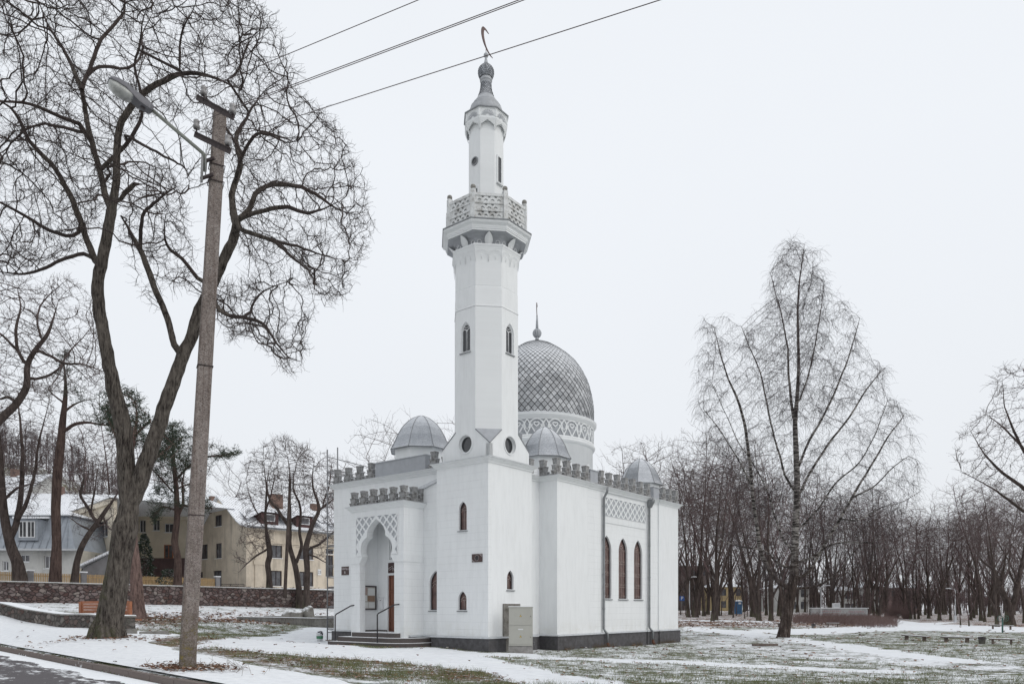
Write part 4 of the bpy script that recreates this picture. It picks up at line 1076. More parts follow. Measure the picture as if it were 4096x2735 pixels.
def tps(r2): 
    return np.where(r2 > 1e-9, 0.5*r2*np.log(np.maximum(r2, 1e-9)), 0.0)
n_ = len(ctrl)
xy = ctrl[:, :2]/30.0
Km = tps(((xy[:, None] - xy[None])**2).sum(-1)) + np.eye(n_)*0.003
Pm = np.hstack([np.ones((n_, 1)), xy])
A_ = np.block([[Km, Pm], [Pm.T, np.zeros((3, 3))]])
sol = np.linalg.solve(A_, np.concatenate([ctrl[:, 2], np.zeros(3)]))
def ss(a, b, x): t = np.clip((x-a)/(b-a), 0, 1); return t*t*(3-2*t)
def hgt(x, y, raw=False):
    x = np.atleast_1d(np.asarray(x, float)); y = np.atleast_1d(np.asarray(y, float))
    q = np.stack([x, y], -1)/30.0; q = np.clip(q, [-5, -2], [5, 8])
    r2 = ((q[:, None] - xy[None])**2).sum(-1)
    z = tps(r2) @ sol[:n_] + sol[n_] + q @ sol[n_+1:]
    z = np.clip(z, -0.4, 3.0)
    z += 0.02*np.sin(x*1.7+y*0.9)*np.cos(y*1.3-x*0.4)*ss(14, 20, y)
    # raised terrace behind the fieldstone wall
    wd = (x - WA.x)*WN.x + (y - WA.y)*WN.y; al = (x - WA.x)*WD.x + (y - WA.y)*WD.y
    k = ss(0.5, 2.0, wd)*(1 - ss(44, 60, al))
    z = z*(1-k) + 3.45*k
    # wooded hill far left
    z += 34*np.exp(-((x+122)/34)**2 - ((y-185)/42)**2)*ss(0, 1, k + 0)
    if not raw:
        kd = (x - KA.x)*KN.x + (y - KA.y)*KN.y
        z = np.where(kd < 0.05, np.minimum(z, KZ - 0.30), z)
        z = np.where((kd >= 0.05) & (kd < 0.9), KZ*(1-(kd-0.05)/0.85) + z*(kd-0.05)/0.85, z)
    return z
def hz(x, y): return float(hgt(x, y)[0])
def ground_pt(u, v, Y0=None):
    """point on the ground seen at photo pixel u,v"""
    dx, dz = (u - U0)/F, (V0 - v)/F
    Ys = np.concatenate([np.arange(8, 60, 0.1), np.arange(60, 260, 0.5)])
    zz = CAM_Z + dz*Ys; h = hgt(dx*Ys, Ys)
    i = np.argmax(zz < h)
    if not (zz < h).any(): i = len(Ys)-1
    return Vector((dx*Ys[i], Ys[i], h[i]))
# grid: fine near the camera, coarse far away
def axis(segs):
    o = []
    for a, b, s in segs: o += list(np.arange(a, b, s))
    return np.array(o + [segs[-1][1]])
gx = axis([(-260,-60,8),(-60,-30,1.0),(-30,-14,0.35),(-14,12,0.16),(12,30,0.35),(30,60,1.0),(60,300,8)])
gy = axis([(-60,6,3),(6,9,0.5),(9,34,0.16),(34,55,0.35),(55,85,0.7),(85,110,1.5),(110,420,8)])
X_, Y_ = np.meshgrid(gx, gy); Xf, Yf = X_.ravel(), Y_.ravel()
Zf = np.concatenate([hgt(Xf[i:i+20000], Yf[i:i+20000]) for i in range(0, len(Xf), 20000)])
# zones, given as ground polygons (from the places where their edges meet the ground)
def gpoly(pts): return [tuple(ground_pt(u, v).xy) for u, v in pts]
def inpoly(poly, x, y):
    c = np.zeros(len(x), bool); n = len(poly)
    for i in range(n):
        x0, y0 = poly[i]; x1, y1 = poly[i-1]
        m = ((y0 > y) != (y1 > y))
        with np.errstate(divide='ignore', invalid='ignore'):
            xi = (x1-x0)*(y-y0)/(y1-y0) + x0
        c ^= m & (x < xi)
    return c
def dist_poly(poly, x, y):
    d = np.full(len(x), 1e9); n = len(poly)
    for i in range(n):
        ax, ay = poly[i-1]; bx, by = poly[i]
        vx, vy = bx-ax, by-ay; L2 = vx*vx+vy*vy + 1e-9
        t = np.clip(((x-ax)*vx + (y-ay)*vy)/L2, 0, 1)
        d = np.minimum(d, np.hypot(x-ax-t*vx, y-ay-t*vy))
    return np.where(inpoly(poly, x, y), d, -d)
snow_polys = [   # trodden paths under unbroken snow
    gpoly([(900,2560),(1020,2550),(1120,2537),(1200,2515),(1262,2506),(1330,2508),(1335,2575),(1480,2590),(1620,2592),(1730,2590),(1960,2612),(2110,2612),(2140,2622),(1900,2622),(2060,2660),(2230,2700),(2420,2722),(2560,2745),(2150,2735),(1980,2690),(1700,2655),(1480,2637),(1180,2618),(900,2590),(780,2590)]),
    gpoly([(2740,2505),(3000,2522),(3150,2545),(3050,2552),(2900,2535),(2740,2520)]),
    gpoly([(3150,2545),(3400,2575),(3700,2620),(3950,2650),(3700,2637),(3400,2600),(3160,2562)]),
    gpoly([(3000,2517),(3300,2512),(3440,2505),(3580,2495),(3640,2495),(3800,2496),(4300,2515),(4300,2532),(3700,2520),(3500,2522),(3330,2535),(3200,2537),(3020,2528)]),
    gpoly([(3480,2470),(3600,2478),(3690,2490),(3830,2485),(3700,2500),(3560,2505),(3590,2492),(3500,2477)]),
    gpoly([(2150,2627),(2700,2640),(3200,2667),(3650,2685),(3630,2692),(3190,2675),(2690,2650),(2150,2634)]),
    gpoly([(2660,2476),(2900,2479),(3100,2486),(3090,2490),(2880,2484),(2660,2481)]),
]
path_d = np.full(len(Xf), -1e9)
for p in snow_polys[:]: path_d = np.maximum(path_d, dist_poly(p, Xf, Yf))
mud = np.maximum(dist_poly(gpoly([(2740,2530),(3100,2545),(3300,2570),(3800,2640),(4096,2665),(4096,2690),(3600,2650),(3100,2615),(2740,2580)]), Xf, Yf), -1e9)
soil = ss(-0.8, 0.5, mud)
litter = np.zeros(len(Xf))
litter = np.maximum(litter, ss(56, 66, Yf)*ss(-5, 6, Xf))                  # wood floor on the right
litter = np.maximum(litter, ss(-3.0, 1.0, dist_poly(gpoly([(300,2462),(560,2452),(1000,2452),(1300,2455),(1335,2490),(1000,2490),(700,2480),(560,2490),(450,2500)]), Xf, Yf))*0.9)
litter = np.maximum(litter, ss(-0.6, 0.4, dist_poly(gpoly([(500,2545),(900,2575),(1500,2640),(2000,2690),(2300,2735),(1400,2712),(1100,2668),(700,2600)]), Xf, Yf))*0.42)
litter = np.maximum(litter, 0.6*np.exp(-((Xf+8.9)**2+(Yf-19.6)**2)/3.0))
wd_ = (Xf - WA.x)*WN.x + (Yf - WA.y)*WN.y
litter = np.maximum(litter, ss(0.5, 3, wd_)*ss(-8, 0, -Xf)*1.0)
hill_ = ss(5, 9, Zf)
cov = 0.425 + 0.0*Xf
cov = np.where((Yf > 46) & (Xf < 2), 0.56, cov)
cov = cov + 0.035*ss(-1, 0.6, dist_poly(gpoly([(2700,2570),(3300,2600),(4096,2620),(4096,2735),(2200,2735),(2160,2640),(2150,2600)]), Xf, Yf))
cov = np.where(Xf > -5, cov - 0.03*ss(60, 90, Yf), cov) + 0.10*ss(100, 200, Yf)*(Xf > 0)
cov = cov*(1-hill_) + 0.40*hill_
litter = litter*(1-0.75*hill_)
cov = cov + 0.06*soil
wob = 0.5*np.sin(Xf*1.9+np.cos(Yf*1.1)*2)*np.cos(Yf*1.6) + 0.3*np.sin(Xf*4.7-Yf*3.9)
path_d = path_d + 0.28*wob*np.clip(Yf/25, 0.6, 2.2) - 0.22*ss(20, 40, Yf)
cov = np.maximum(cov, 0.42 + 0.58*ss(-0.45, 0.30, path_d))
def grid_mesh(name, gx, gy, Z):
    nx, ny = len(gx), len(gy)
    me = bpy.data.meshes.new(name)
    co = np.stack([Xf, Yf, Z], -1).astype(np.float32)
    me.vertices.add(nx*ny); me.vertices.foreach_set('co', co.ravel())
    i, j = np.meshgrid(np.arange(nx-1), np.arange(ny-1)); a = (j*nx + i).ravel()
    q = np.stack([a, a+1, a+nx+1, a+nx], -1).astype(np.int32)
    me.loops.add(q.size); me.loops.foreach_set('vertex_index', q.ravel())
    me.polygons.add(len(q)); me.polygons.foreach_set('loop_start', np.arange(0, q.size, 4, dtype=np.int32)); me.polygons.foreach_set('loop_total', np.full(len(q), 4, np.int32))
    me.polygons.foreach_set('use_smooth', np.ones(len(q), bool))
    me.update(); me.validate(); return me
gme = grid_mesh('ground', gx, gy, Zf)
for nm, arr in (('cover', cov), ('litter', litter), ('soil', soil)):
    at = gme.attributes.new(nm, 'FLOAT', 'POINT'); at.data.foreach_set('value', arr.astype(np.float32))
def ground_mat():
    m, g = newmat('snowy_ground', 0.95, 0.15)
    oc = g.n('ShaderNodeTexCoord').outputs['Object']
    A = lambda n: g.n('ShaderNodeAttribute', attribute_name=n).outputs['Fac']
    cov, lit, soil = A('cover'), A('litter'), A('soil')
    mp = g.n('ShaderNodeMapping', {0: oc}); mp.inputs['Scale'].default_value = (1, 1, 1)
    n1 = g.noise(oc, 0.55, 5, 0.65); n2 = g.noise(oc, 3.2, 6, 0.75); n3 = g.noise(oc, 16.0, 5, 0.75)
    nn = g.math('ADD', g.math('ADD', g.math('MULTIPLY', n1, 0.30), g.math('MULTIPLY', n2, 0.40)), g.math('MULTIPLY', n3, 0.30))
    thr = g.math('SUBTRACT', 0.98, cov)        # more cover, lower threshold
    k = g.math('SUBTRACT', nn, g.math('ADD', g.math('MULTIPLY', thr, 0.42), 0.27))
    sn = g.step(k, -0.02, 0.035)
    grass = g.ramp(n3, [(0.30, (0.05, 0.056, 0.028)), (0.5, (0.115, 0.13, 0.065)), (0.68, (0.19, 0.19, 0.11)), (0.8, (0.24, 0.21, 0.13))])
    gm = g.ramp(n2, [(0.35, (0.12, 0.10, 0.06)), (0.6, (0.10, 0.125, 0.055))])
    grass = g.mixc(0.4, grass, gm)
    vo = g.n('ShaderNodeTexVoronoi', {'Vector': oc, 'Scale': 9.0}, feature='F1')
    lf = g.ramp(g.n('ShaderNodeSeparateColor', {0: vo.outputs['Color']}).outputs[0], [(0.0, (0.055, 0.03, 0.02)), (0.5, (0.16, 0.085, 0.055)), (1.0, (0.27, 0.18, 0.12))])
    lmask = g.math('MULTIPLY', g.step(g.math('ADD', n2, g.math('MULTIPLY', lit, 0.35)), 0.55, 0.68), g.step(lit, 0.02, 0.25))
    c = g.mixc(lmask, grass, lf)
    so = g.ramp(n2, [(0.35, (0.035, 0.026, 0.020)), (0.65, (0.10, 0.078, 0.06))])
    c = g.mixc(g.math('MULTIPLY', soil, g.step(n2, 0.46, 0.60)), c, so)
    snowc = g.ramp(n2, [(0.3, (0.70, 0.72, 0.75)), (0.5, (0.80, 0.82, 0.85)), (0.65, (0.86, 0.88, 0.90))])
    fv = g.n('ShaderNodeTexVoronoi', {'Vector': oc, 'Scale': 2.6, 'Randomness': 1.0}, feature='F1')
    foot = g.math('MULTIPLY', g.step(fv.outputs['Distance'], 0.17, 0.10), g.step(g.n('ShaderNodeSeparateColor', {0: fv.outputs['Color']}).outputs[0], 0.45, 0.55))
    foot = g.math('MULTIPLY', foot, g.step(n3, 0.40, 0.55))
    snowc = g.mixc(g.math('MULTIPLY', foot, 0.55), snowc, (0.50, 0.47, 0.43))
    scuff = g.step(g.math('ADD', g.math('MULTIPLY', n1, 0.4), g.math('MULTIPLY', n3, 0.6)), 0.55, 0.64)
    snowc = g.mixc(g.math('MULTIPLY', scuff, 0.35), snowc, (0.44, 0.42, 0.38))
    # a few specks on the trodden snow
    sp = g.step(g.noise(oc, 34.0, 3, 0.6), 0.67, 0.73)
    snowc = g.mixc(g.math('MULTIPLY', sp, 0.5), snowc, (0.36, 0.31, 0.26))
    c = g.mixc(g.math('MULTIPLY', sn, 0.95), c, snowc)
    g.link(c, 'Base Color')
    h = g.math('ADD', g.math('MULTIPLY', n2, 0.6), g.math('MULTIPLY', n3, 0.4))
    g.bump(g.math('ADD', h, g.math('MULTIPLY', sn, 0.3)), 0.8, 0.05)
    return m
gme.materials.append(ground_mat())
ground = link('ground', gme); ground['kind'] = 'structure'
# road + kerb + pavement
def snow_surface(name, base, base2, covv, scale=1.0, stretch=None, speck=True):
    m, g = newmat(name, 0.93, 0.2)
    oc = g.n('ShaderNodeTexCoord').outputs['Object']
    mp = g.n('ShaderNodeMapping', {0: oc}); mp.inputs['Rotation'].default_value = (0, 0, -math.atan2(KD.y, KD.x))
    mp2 = g.n('ShaderNodeMapping', {0: mp.outputs[0]}); mp2.inputs['Scale'].default_value = stretch or (1, 1, 1)
    n1 = g.noise(mp2.outputs[0], 0.9*scale, 6, 0.7); n2 = g.noise(oc, 7*scale, 6, 0.75); n3 = g.noise(oc, 90, 3, 0.7)
    nn = g.math('ADD', g.math('MULTIPLY', n1, 0.6), g.math('MULTIPLY', n2, 0.4))
    sn = g.step(nn, 0.66 - covv*0.4, 0.70 - covv*0.4)
    c = g.ramp(n3, [(0.35, base2), (0.6, base)])
    sc_ = g.ramp(n2, [(0.3, (0.70, 0.72, 0.75)), (0.55, (0.85, 0.87, 0.89))])
    sc_ = g.mixc(g.math('MULTIPLY', g.step(g.noise(mp2.outputs[0], 5.5, 6, 0.8), 0.57, 0.68), 0.35), sc_, (0.46, 0.44, 0.42))
    if speck:
        sp = g.step(g.noise(oc, 26.0, 4, 0.7), 0.66, 0.72); sc_ = g.mixc(g.math('MULTIPLY', sp, 0.45), sc_, (0.4, 0.37, 0.34))
    c = g.mixc(g.math('MULTIPLY', sn, 0.93), c, sc_)
    g.link(c, 'Base Color'); g.bump(g.math('ADD', n2, g.math('MULTIPLY', n3, 0.4)), 0.4, 0.02)
    return m
M['asphalt'] = snow_surface('wet_asphalt_with_snow', (0.135, 0.125, 0.13), (0.085, 0.08, 0.085), 0.35, 0.8, (0.35, 2.2, 1))
M['pave'] = snow_surface('snow_on_pavement', (0.30, 0.29, 0.28), (0.2, 0.19, 0.19), 0.95)
M['kerb'] = snow_surface('kerb_stone', (0.20, 0.165, 0.15), (0.13, 0.11, 0.10), 0.16)
def kp(s, d, z): p = KA + KD*s + KN*d; return (p.x, p.y, z)
g = MB(); rows = []
for s_ in np.linspace(-60, 120, 61):
    rows.append([kp(s_, d, 0.465 + 0.03*math.sin(0.2*d)) for d in (-0.0, -1.5, -3.5, -6.0, -9.0)])
g.loft(rows, 0, True, closed=False)
road = g.build('road', M['asphalt']); road['kind'] = 'structure'
g = MB()
for (d0, d1, s0, s1) in ((-0.42, -0.02, -8, 30),):
    rws = []
    for s_ in np.arange(s0, s1, 0.12):
        e = 0.33 + 0.10*math.sin(s_*2.1) + rnd.uniform(-0.05, 0.05); 
        rws.append([kp(s_, -0.01, 0.500), kp(s_, -e*0.5, 0.492+rnd.uniform(0, 0.012)), kp(s_, -e, 0.468)])
    g.loft(rws, 0, True, closed=False)
o = g.build('gutter_snow', M['snow']); o['kind'] = 'structure'
g = MB(); sx = -12.0
while sx < 60:
    w_ = 0.98
    a = kp(sx, 0.0, 0)
    for q in (0,):
        p0, p1, p2, p3 = (KA + KD*sx, KA + KD*(sx+w_), KA + KD*(sx+w_) + KN*0.14, KA + KD*sx + KN*0.14)
        z1 = KZ + rnd.uniform(-0.006, 0.006)
        g.add([(p.x, p.y, 0.35) for p in (p0, p1, p2, p3)] + [(p.x, p.y, z1) for p in (p0 + KN*0.015, p1 + KN*0.015, p2, p3)], [(0,1,5,4),(1,2,6,5),(2,3,7,6),(3,0,4,7),(4,5,6,7)])
    sx += 1.0
o = g.build('kerb', M['kerb']); o['kind'] = 'structure'
g = MB(); rows = []
for s_ in np.arange(-9, 40, 0.3):
    wdt = 2.35 + 0.1*math.sin(s_*1.7) + 0.06*math.sin(s_*5.1)
    if s_ > 9: wdt += min(3.2, (s_-9)*0.55)
    r = []
    for k in range(9):
        d = 0.15 + (wdt-0.15)*k/8; p = KA + KD*s_ + KN*d
        z = max(hz(p.x, p.y) + 0.035, KZ + 0.01 if d < 0.4 else -9)
        if k == 8: z -= 0.06
        r.append((p.x, p.y, z))
    rows.append(r)
g.loft(rows, 0, True, closed=False)
o = g.build('pavement', M['pave']); o['kind'] = 'structure'

# ================================================================== WALLS
def stone_wall_mat(name, sc=3.6, a=(0.10, 0.055, 0.05), b=(0.24, 0.19, 0.185), mort=(0.035, 0.03, 0.028)):
    m, g = newmat(name, 0.9, 0.25)
    oc = g.n('ShaderNodeTexCoord').outputs['Object']
    mp = g.n('ShaderNodeMapping', {0: oc}); mp.inputs['Scale'].default_value = (0.8, 0.8, 1.15)
    dn = g.n('ShaderNodeTexNoise', {'Vector': mp.outputs[0], 'Scale': 4.0, 'Detail': 2.0})
    dv = g.n('ShaderNodeVectorMath', {0: dn.outputs['Color'], 1: (0.12, 0.12, 0.12)}, operation='MULTIPLY')
    vv = g.n('ShaderNodeVectorMath', {0: mp.outputs[0], 1: dv.outputs[0]}, operation='ADD')
    vo = g.n('ShaderNodeTexVoronoi', {'Vector': vv.outputs[0], 'Scale': sc}, feature='F1')
    ed = g.n('ShaderNodeTexVoronoi', {'Vector': vv.outputs[0], 'Scale': sc}, feature='DISTANCE_TO_EDGE')
    sep = g.n('ShaderNodeSeparateColor', {0: vo.outputs['Color']})
    c = g.ramp(sep.outputs[0], [(0.0, tuple(x*0.5 for x in b)), (0.25, a), (0.45, tuple(x*0.8 for x in b)), (0.6, (0.13, 0.075, 0.062)), (0.8, b), (1.0, (0.33, 0.285, 0.26))])
    c = g.mixc(g.math('MULTIPLY', g.noise(oc, 12, 4), 0.6), c, (0.05, 0.042, 0.04))
    c = g.mixc(g.step(ed.outputs[0], 0.07, 0.02), c, mort)
    g.link(c, 'Base Color'); g.bump(g.step(ed.outputs[0], 0.0, 0.16), 1.0, 0.06)
    return m
M['fieldstone'] = stone_wall_mat('fieldstone')
M['lowstone'] = stone_wall_mat('cobble_wall', 4.2, (0.12, 0.10, 0.09), (0.24, 0.22, 0.20), (0.09, 0.085, 0.075))
def strip_wall(name, pts, t, zfun_top, zfun_bot, mt, cap, label, cat, capover=0.05, capth=0.06):
    root = empty(name, (pts[0][0], pts[0][1], 0), 0, label, cat)
    o0 = Vector((pts[0][0], pts[0][1]))
    g = MB(); gc = MB(); path = [(p[0]-o0.x, p[1]-o0.y) for p in pts]; rings = []; rc_ = []; rs_ = []
    n = len(path)
    for i in range(n):
        a = Vector(path[max(i-1, 0)]); b = Vector(path[min(i+1, n-1)]); d = (b-a).normalized(); nn = Vector((-d.y, d.x))
        p = Vector(path[i]); zt, zb = zfun_top(i), zfun_bot(i)
        rings.append([(p.x, p.y, zb), (p.x, p.y, zt), (p.x+nn.x*t, p.y+nn.y*t, zt), (p.x+nn.x*t, p.y+nn.y*t, zb)])
        f = p - nn*capover; bk = p + nn*(t+capover)
        rc_.append([(f.x, f.y, zt+0.001), (f.x, f.y, zt+capth), (bk.x, bk.y, zt+capth), (bk.x, bk.y, zt+0.001)])
        rs_.append([(f.x+nn.x*0.02, f.y+nn.y*0.02, zt+capth+0.001), (f.x+nn.x*0.03, f.y+nn.y*0.03, zt+capth+0.025), (bk.x-nn.x*0.03, bk.y-nn.y*0.03, zt+capth+0.025), (bk.x, bk.y, zt+capth+0.001)])
    g.loft(rings, 0, False, True, True); g.build('wall_face', mt, root)
    gc.loft(rc_, 0, False, True, True); gc.build('coping', cap, root)
    gs = MB(); gs.loft(rs_, 0, False, True, True); gs.build('coping_snow', M['snow'], root)
    return root
wp = []
for s_ in np.linspace(-60, 58, 60):
    p = WA + WD*s_; wp.append((p.x, p.y))
def w_top(i):
    p = wp[i]; s_ = (Vector(p)-WA).dot(WD); return 3.53 + (3.12-3.53)*0 + (-0.0*s_)
strip_wall('fieldstone_wall', wp, 0.5, lambda i: 3.50 - 0.012*((Vector(wp[i])-WA).dot(WD)) if (Vector(wp[i])-WA).dot(WD) > 0 else 3.50, lambda i: hz(wp[i][0], wp[i][1]) - 0.6, M['fieldstone'], M['concrete'],
           'long fieldstone retaining wall with snow dusted coping below the houses', 'wall', 0.06, 0.07)
lp = [P(-330, 2400, 33), P(0, 2460, 30), P(180, 2484, 28), P(360, 2513, 26), P(430, 2525, 24.8), P(490, 2535, 24.2)]
lp2 = []
for a, b in zip(lp, lp[1:]):
    for k in range(5): lp2.append(a.lerp(b, k/5))
lp2.append(lp[-1])
strip_wall('low_cobble_wall', [(p.x, p.y) for p in lp2], 0.42, lambda i: hz(lp2[i].x, lp2[i].y) + 0.47, lambda i: hz(lp2[i].x, lp2[i].y) - 0.35, M['lowstone'], M['concrete'],
           'low cobble wall under snow between pavement and lawn, ending at the big tree', 'wall', 0.04, 0.05)
cw = [P(947, 2477, 50), P(1110, 2490, 46), P(1257, 2506, 42)]
bb = Vector((-6.0, 45.5, 0))
cpts = [(cw[0].x, cw[0].y), (cw[1].x, cw[1].y), (cw[2].x, cw[2].y), (bb.x, bb.y)]
strip_wall('low_concrete_wall', cpts, 0.35, lambda i: 1.02, lambda i: hz(*cpts[i]) - 0.4, M['concrete'], M['concrete'], 'low mossy concrete retaining wall beside the scaffolding', 'wall', 0.03, 0.04)
cpts2 = [(cw[0].x+1.0, cw[0].y+2.5), (-7.5, 51.5)]
strip_wall('back_kerb_wall', cpts2, 0.35, lambda i: 1.05, lambda i: 0.4, M['concrete'], M['concrete'], 'second low concrete edge behind the boulder at the lawn', 'wall', 0.03, 0.04)
def rock(c, sx, sy, sz, seed, mt, name='boulder', label='', cat='boulder'):
    r_ = random.Random(seed); g = MB(); n, k = 18, 10; rings = []
    ph = [r_.uniform(0, 6) for _ in range(6)]
    for j in range(k+1):
        th = math.pi*j/k; ring = []
        for i in range(n):
            a = 2*math.pi*i/n
            rr = 1 + 0.14*math.sin(2*a+ph[0]) + 0.10*math.sin(3*a+ph[1]+th*2) + 0.08*math.sin(5*th+ph[2]+a) + r_.uniform(-0.025, 0.025)
            st_ = max(1e-3, math.sin(th))**0.8
            ring.append((sx*rr*st_*math.cos(a), sy*rr*st_*math.sin(a), -sz*rr*math.copysign(abs(math.cos(th))**0.8, math.cos(th))))
        rings.append(ring)
    g.loft(rings, 0, True); o = g.build(name, mt); o.location = c; return tag(o, label, cat)
p = P(1187, 2470, 46.5); rock((p.x-0.2, p.y, 0.95), 0.62, 0.5, 0.52, 4, M['concrete'], label='broad pale boulder, left one of the pair on the low concrete wall')
rock((p.x+0.62, p.y+0.3, 1.05), 0.42, 0.4, 0.62, 9, M['concrete'], label='narrow upright boulder, right one of the pair on the low concrete wall')

# ================================================================== NEAR PROPS
# concrete lamp and wire post
M['post'] = None
def post_mat():
    m, g = newmat('pebbly_post_concrete', 0.95, 0.2)
    tcn = g.n('ShaderNodeTexCoord'); oc = tcn.outputs['Object']
    a = g.noise(oc, 5, 5, 0.7); v = g.n('ShaderNodeTexVoronoi', {'Vector': oc, 'Scale': 80.0}, feature='F1')
    c = g.ramp(a, [(0.3, (0.18, 0.15, 0.135)), (0.55, (0.28, 0.24, 0.22)), (0.75, (0.36, 0.325, 0.305))])
    sp = g.n('ShaderNodeSeparateColor', {0: v.outputs['Color']}).outputs[0]
    c = g.mixc(g.math('MULTIPLY', g.step(sp, 0.80, 0.88), 0.65), c, (0.07, 0.06, 0.055))
    c = g.mixc(g.math('MULTIPLY', g.step(sp, 0.12, 0.06), 0.4), c, (0.5, 0.47, 0.45))
    z = g.n('ShaderNodeSeparateXYZ', {0: oc}).outputs[2]
    fine = g.noise(oc, 9, 5, 0.75)
    c = g.mixc(g.math('MULTIPLY', g.step(z, 1.3, 0.0), g.step(fine, 0.40, 0.58)), c, (0.12, 0.105, 0.065))
    c = g.mixc(g.math('MULTIPLY', g.math('MULTIPLY', g.step(z, 1.0, 0.5), g.step(fine, 0.55, 0.62)), 0.8), c, (0.24, 0.19, 0.07))
    st = g.n('ShaderNodeMapping', {0: oc}); st.inputs['Scale'].default_value = (6, 6, 0.25)
    c = g.mixc(g.math('MULTIPLY', g.step(g.noise(st.outputs[0], 3, 4), 0.52, 0.62), 0.35), c, (0.10, 0.065, 0.05))
    g.link(c, 'Base Color'); g.bump(g.math('ADD', v.outputs['Distance'], a), 0.7, 0.02)
    return m
M['post'] = post_mat()
pb = Vector(((747-U0)/F*12, 12.0, hz((747-U0)/F*12, 12.0)))
post = empty('utility_post', pb, 0, 'tall square concrete utility post at the kerb carrying lamp arm, crossarms and wires', 'utility post')
H_ = 9.63 - pb.z
g = MB(); rings = []
rot = R(28)
for k in range(14):
    t_ = k/13; z = -0.3 + (H_+0.3)*t_; w_ = 0.125 - 0.028*t_; d_ = 0.11 - 0.02*t_; gr = 0.018
    cx = 0.54*max(0, z)/H_
    sh = [(-w_+0.02, -d_), (w_-0.02, -d_), (w_, -d_+0.02), (w_, d_-0.02), (w_-0.02, d_), (-w_+0.02, d_), (-w_, d_-0.02), (-w_, d_*0.35), (-w_+gr, d_*0.25), (-w_+gr, -d_*0.35), (-w_, -d_*0.45), (-w_, -d_+0.02)]
    rings.append([(cx + a*math.cos(rot) - b*math.sin(rot), a*math.sin(rot) + b*math.cos(rot), z) for a, b in sh])
g.loft(rings, 0, False, True, True); g.build('post_shaft', M['post'], post)
def post_x(z): return 0.54*z/H_
M['angle'] = mat('rusted_angle_iron', (0.075, 0.055, 0.055), 0.85, color2=(0.04, 0.03, 0.03), vscale=12)
M['insul'] = mat('porcelain_insulator', (0.36, 0.35, 0.35), 0.35, color2=(0.16, 0.15, 0.15), vscale=9)
M['wire'] = mat('weathered_wire', (0.10, 0.075, 0.075), 0.6)
M['wire_grey'] = mat('grey_cable', (0.30, 0.30, 0.30), 0.6)
ins_pts = []
def wpt(u, v, Y): return P(u, v, Y) - pb
for (ua, va, ub, vb, ins) in ((797, 405, 945, 488, ((0.20, 0.14), (0.97, 0.10))), (788, 552, 932, 622, ((0.06, 0.15), (0.94, 0.13)))):
    a = P(ua, va, 12.1) - pb; b = P(ub, vb, 11.35) - pb
    off = Vector((0, -0.16, 0)); a += off*0.6; b += off*0.6
    g = MB(); g.bar(a, b, 0.012, 0.085); g.bar(a + Vector((0,-0.02,0.04)), b + Vector((0,-0.02,0.04)), 0.05, 0.01); arm = g.build('crossarm', M['angle'], post)
    for f_, hh in ins:
        c = a.lerp(b, f_)
        g = MB(); g.tube([c, c + Vector((0,0,hh-0.03))], 0.012, 6); g.build('insulator_pin', M['angle'], arm)
        g = MB(); g.lathe([(0.02, 0), (0.05, 0.005), (0.055, 0.05), (0.04, 0.065), (0.042, 0.09), (0.048, 0.10), (0.045, 0.135), (0.02, 0.145)], c + Vector((0,0,hh-0.05)), 14); g.build('insulator', M['insul'], arm)
        ins_pts.append(pb + c + Vector((0,0,hh+0.05)))
# collars, hook bars and cable on the post
for z in (8.12, 7.86, 4.9, 2.5):
    g = MB(); x = post_x(z); q = 0.115
    ring = [(x + a*math.cos(rot) - b*math.sin(rot), a*math.sin(rot) + b*math.cos(rot), z) for a, b in ((-q,-0.105),(q,-0.105),(q,0.105),(-q,0.105),(-q,-0.105))]
    g.tube(ring, 0.009, 5); g.build('post_strap', M['angle'], post)
for z in (8.15, 7.89):
    g = MB(); x = post_x(z); g.bar((x-0.20, -0.12, z-0.02), (x+0.02, -0.16, z+0.03), 0.03, 0.045); g.build('arm_bracket', M['angle'], post)
# lamp arm and head
pt = [P(833, 706, 12) - pb + Vector((0,-0.14,0)), P(836, 660, 12) - pb + Vector((0,-0.14,0)), P(826, 634, 11.95) - pb + Vector((0,-0.13,0)), P(798, 608, 11.9) - pb + Vector((0,-0.1,0)), P(593, 427, 11.58) - pb]
g = MB(); g.tube(pt, 0.028, 10); g.build('lamp_arm', mat('greenish_galvanised_pipe', (0.25, 0.26, 0.23), 0.5, 0.4, var=0.3, vscale=10), post)
g = MB(); g.tube([pt[0] + Vector((0.03,-0.05,-0.1)), pt[0] + Vector((0.05,-0.06,0.3)), pt[1] + Vector((0.05,-0.03,0.15)), pt[1] + Vector((0.0,0,0.5)), pt[1] + Vector((0.05,0,0.62))], 0.008, 5); g.tube([pt[0] + Vector((-0.03,-0.05,-0.2)), pt[1] + Vector((-0.03,-0.03,0.1))], 0.02, 6); g.build('lamp_cable', M['wire_grey'], post)
A0 = P(600, 433, 11.59) - pb; A1 = P(432, 322, 11.25) - pb
ax = (A1 - A0).normalized(); Lh = (A1-A0).length
sd_ = ax.cross(Vector((0,0,1))).normalized(); up_ = sd_.cross(ax).normalized()
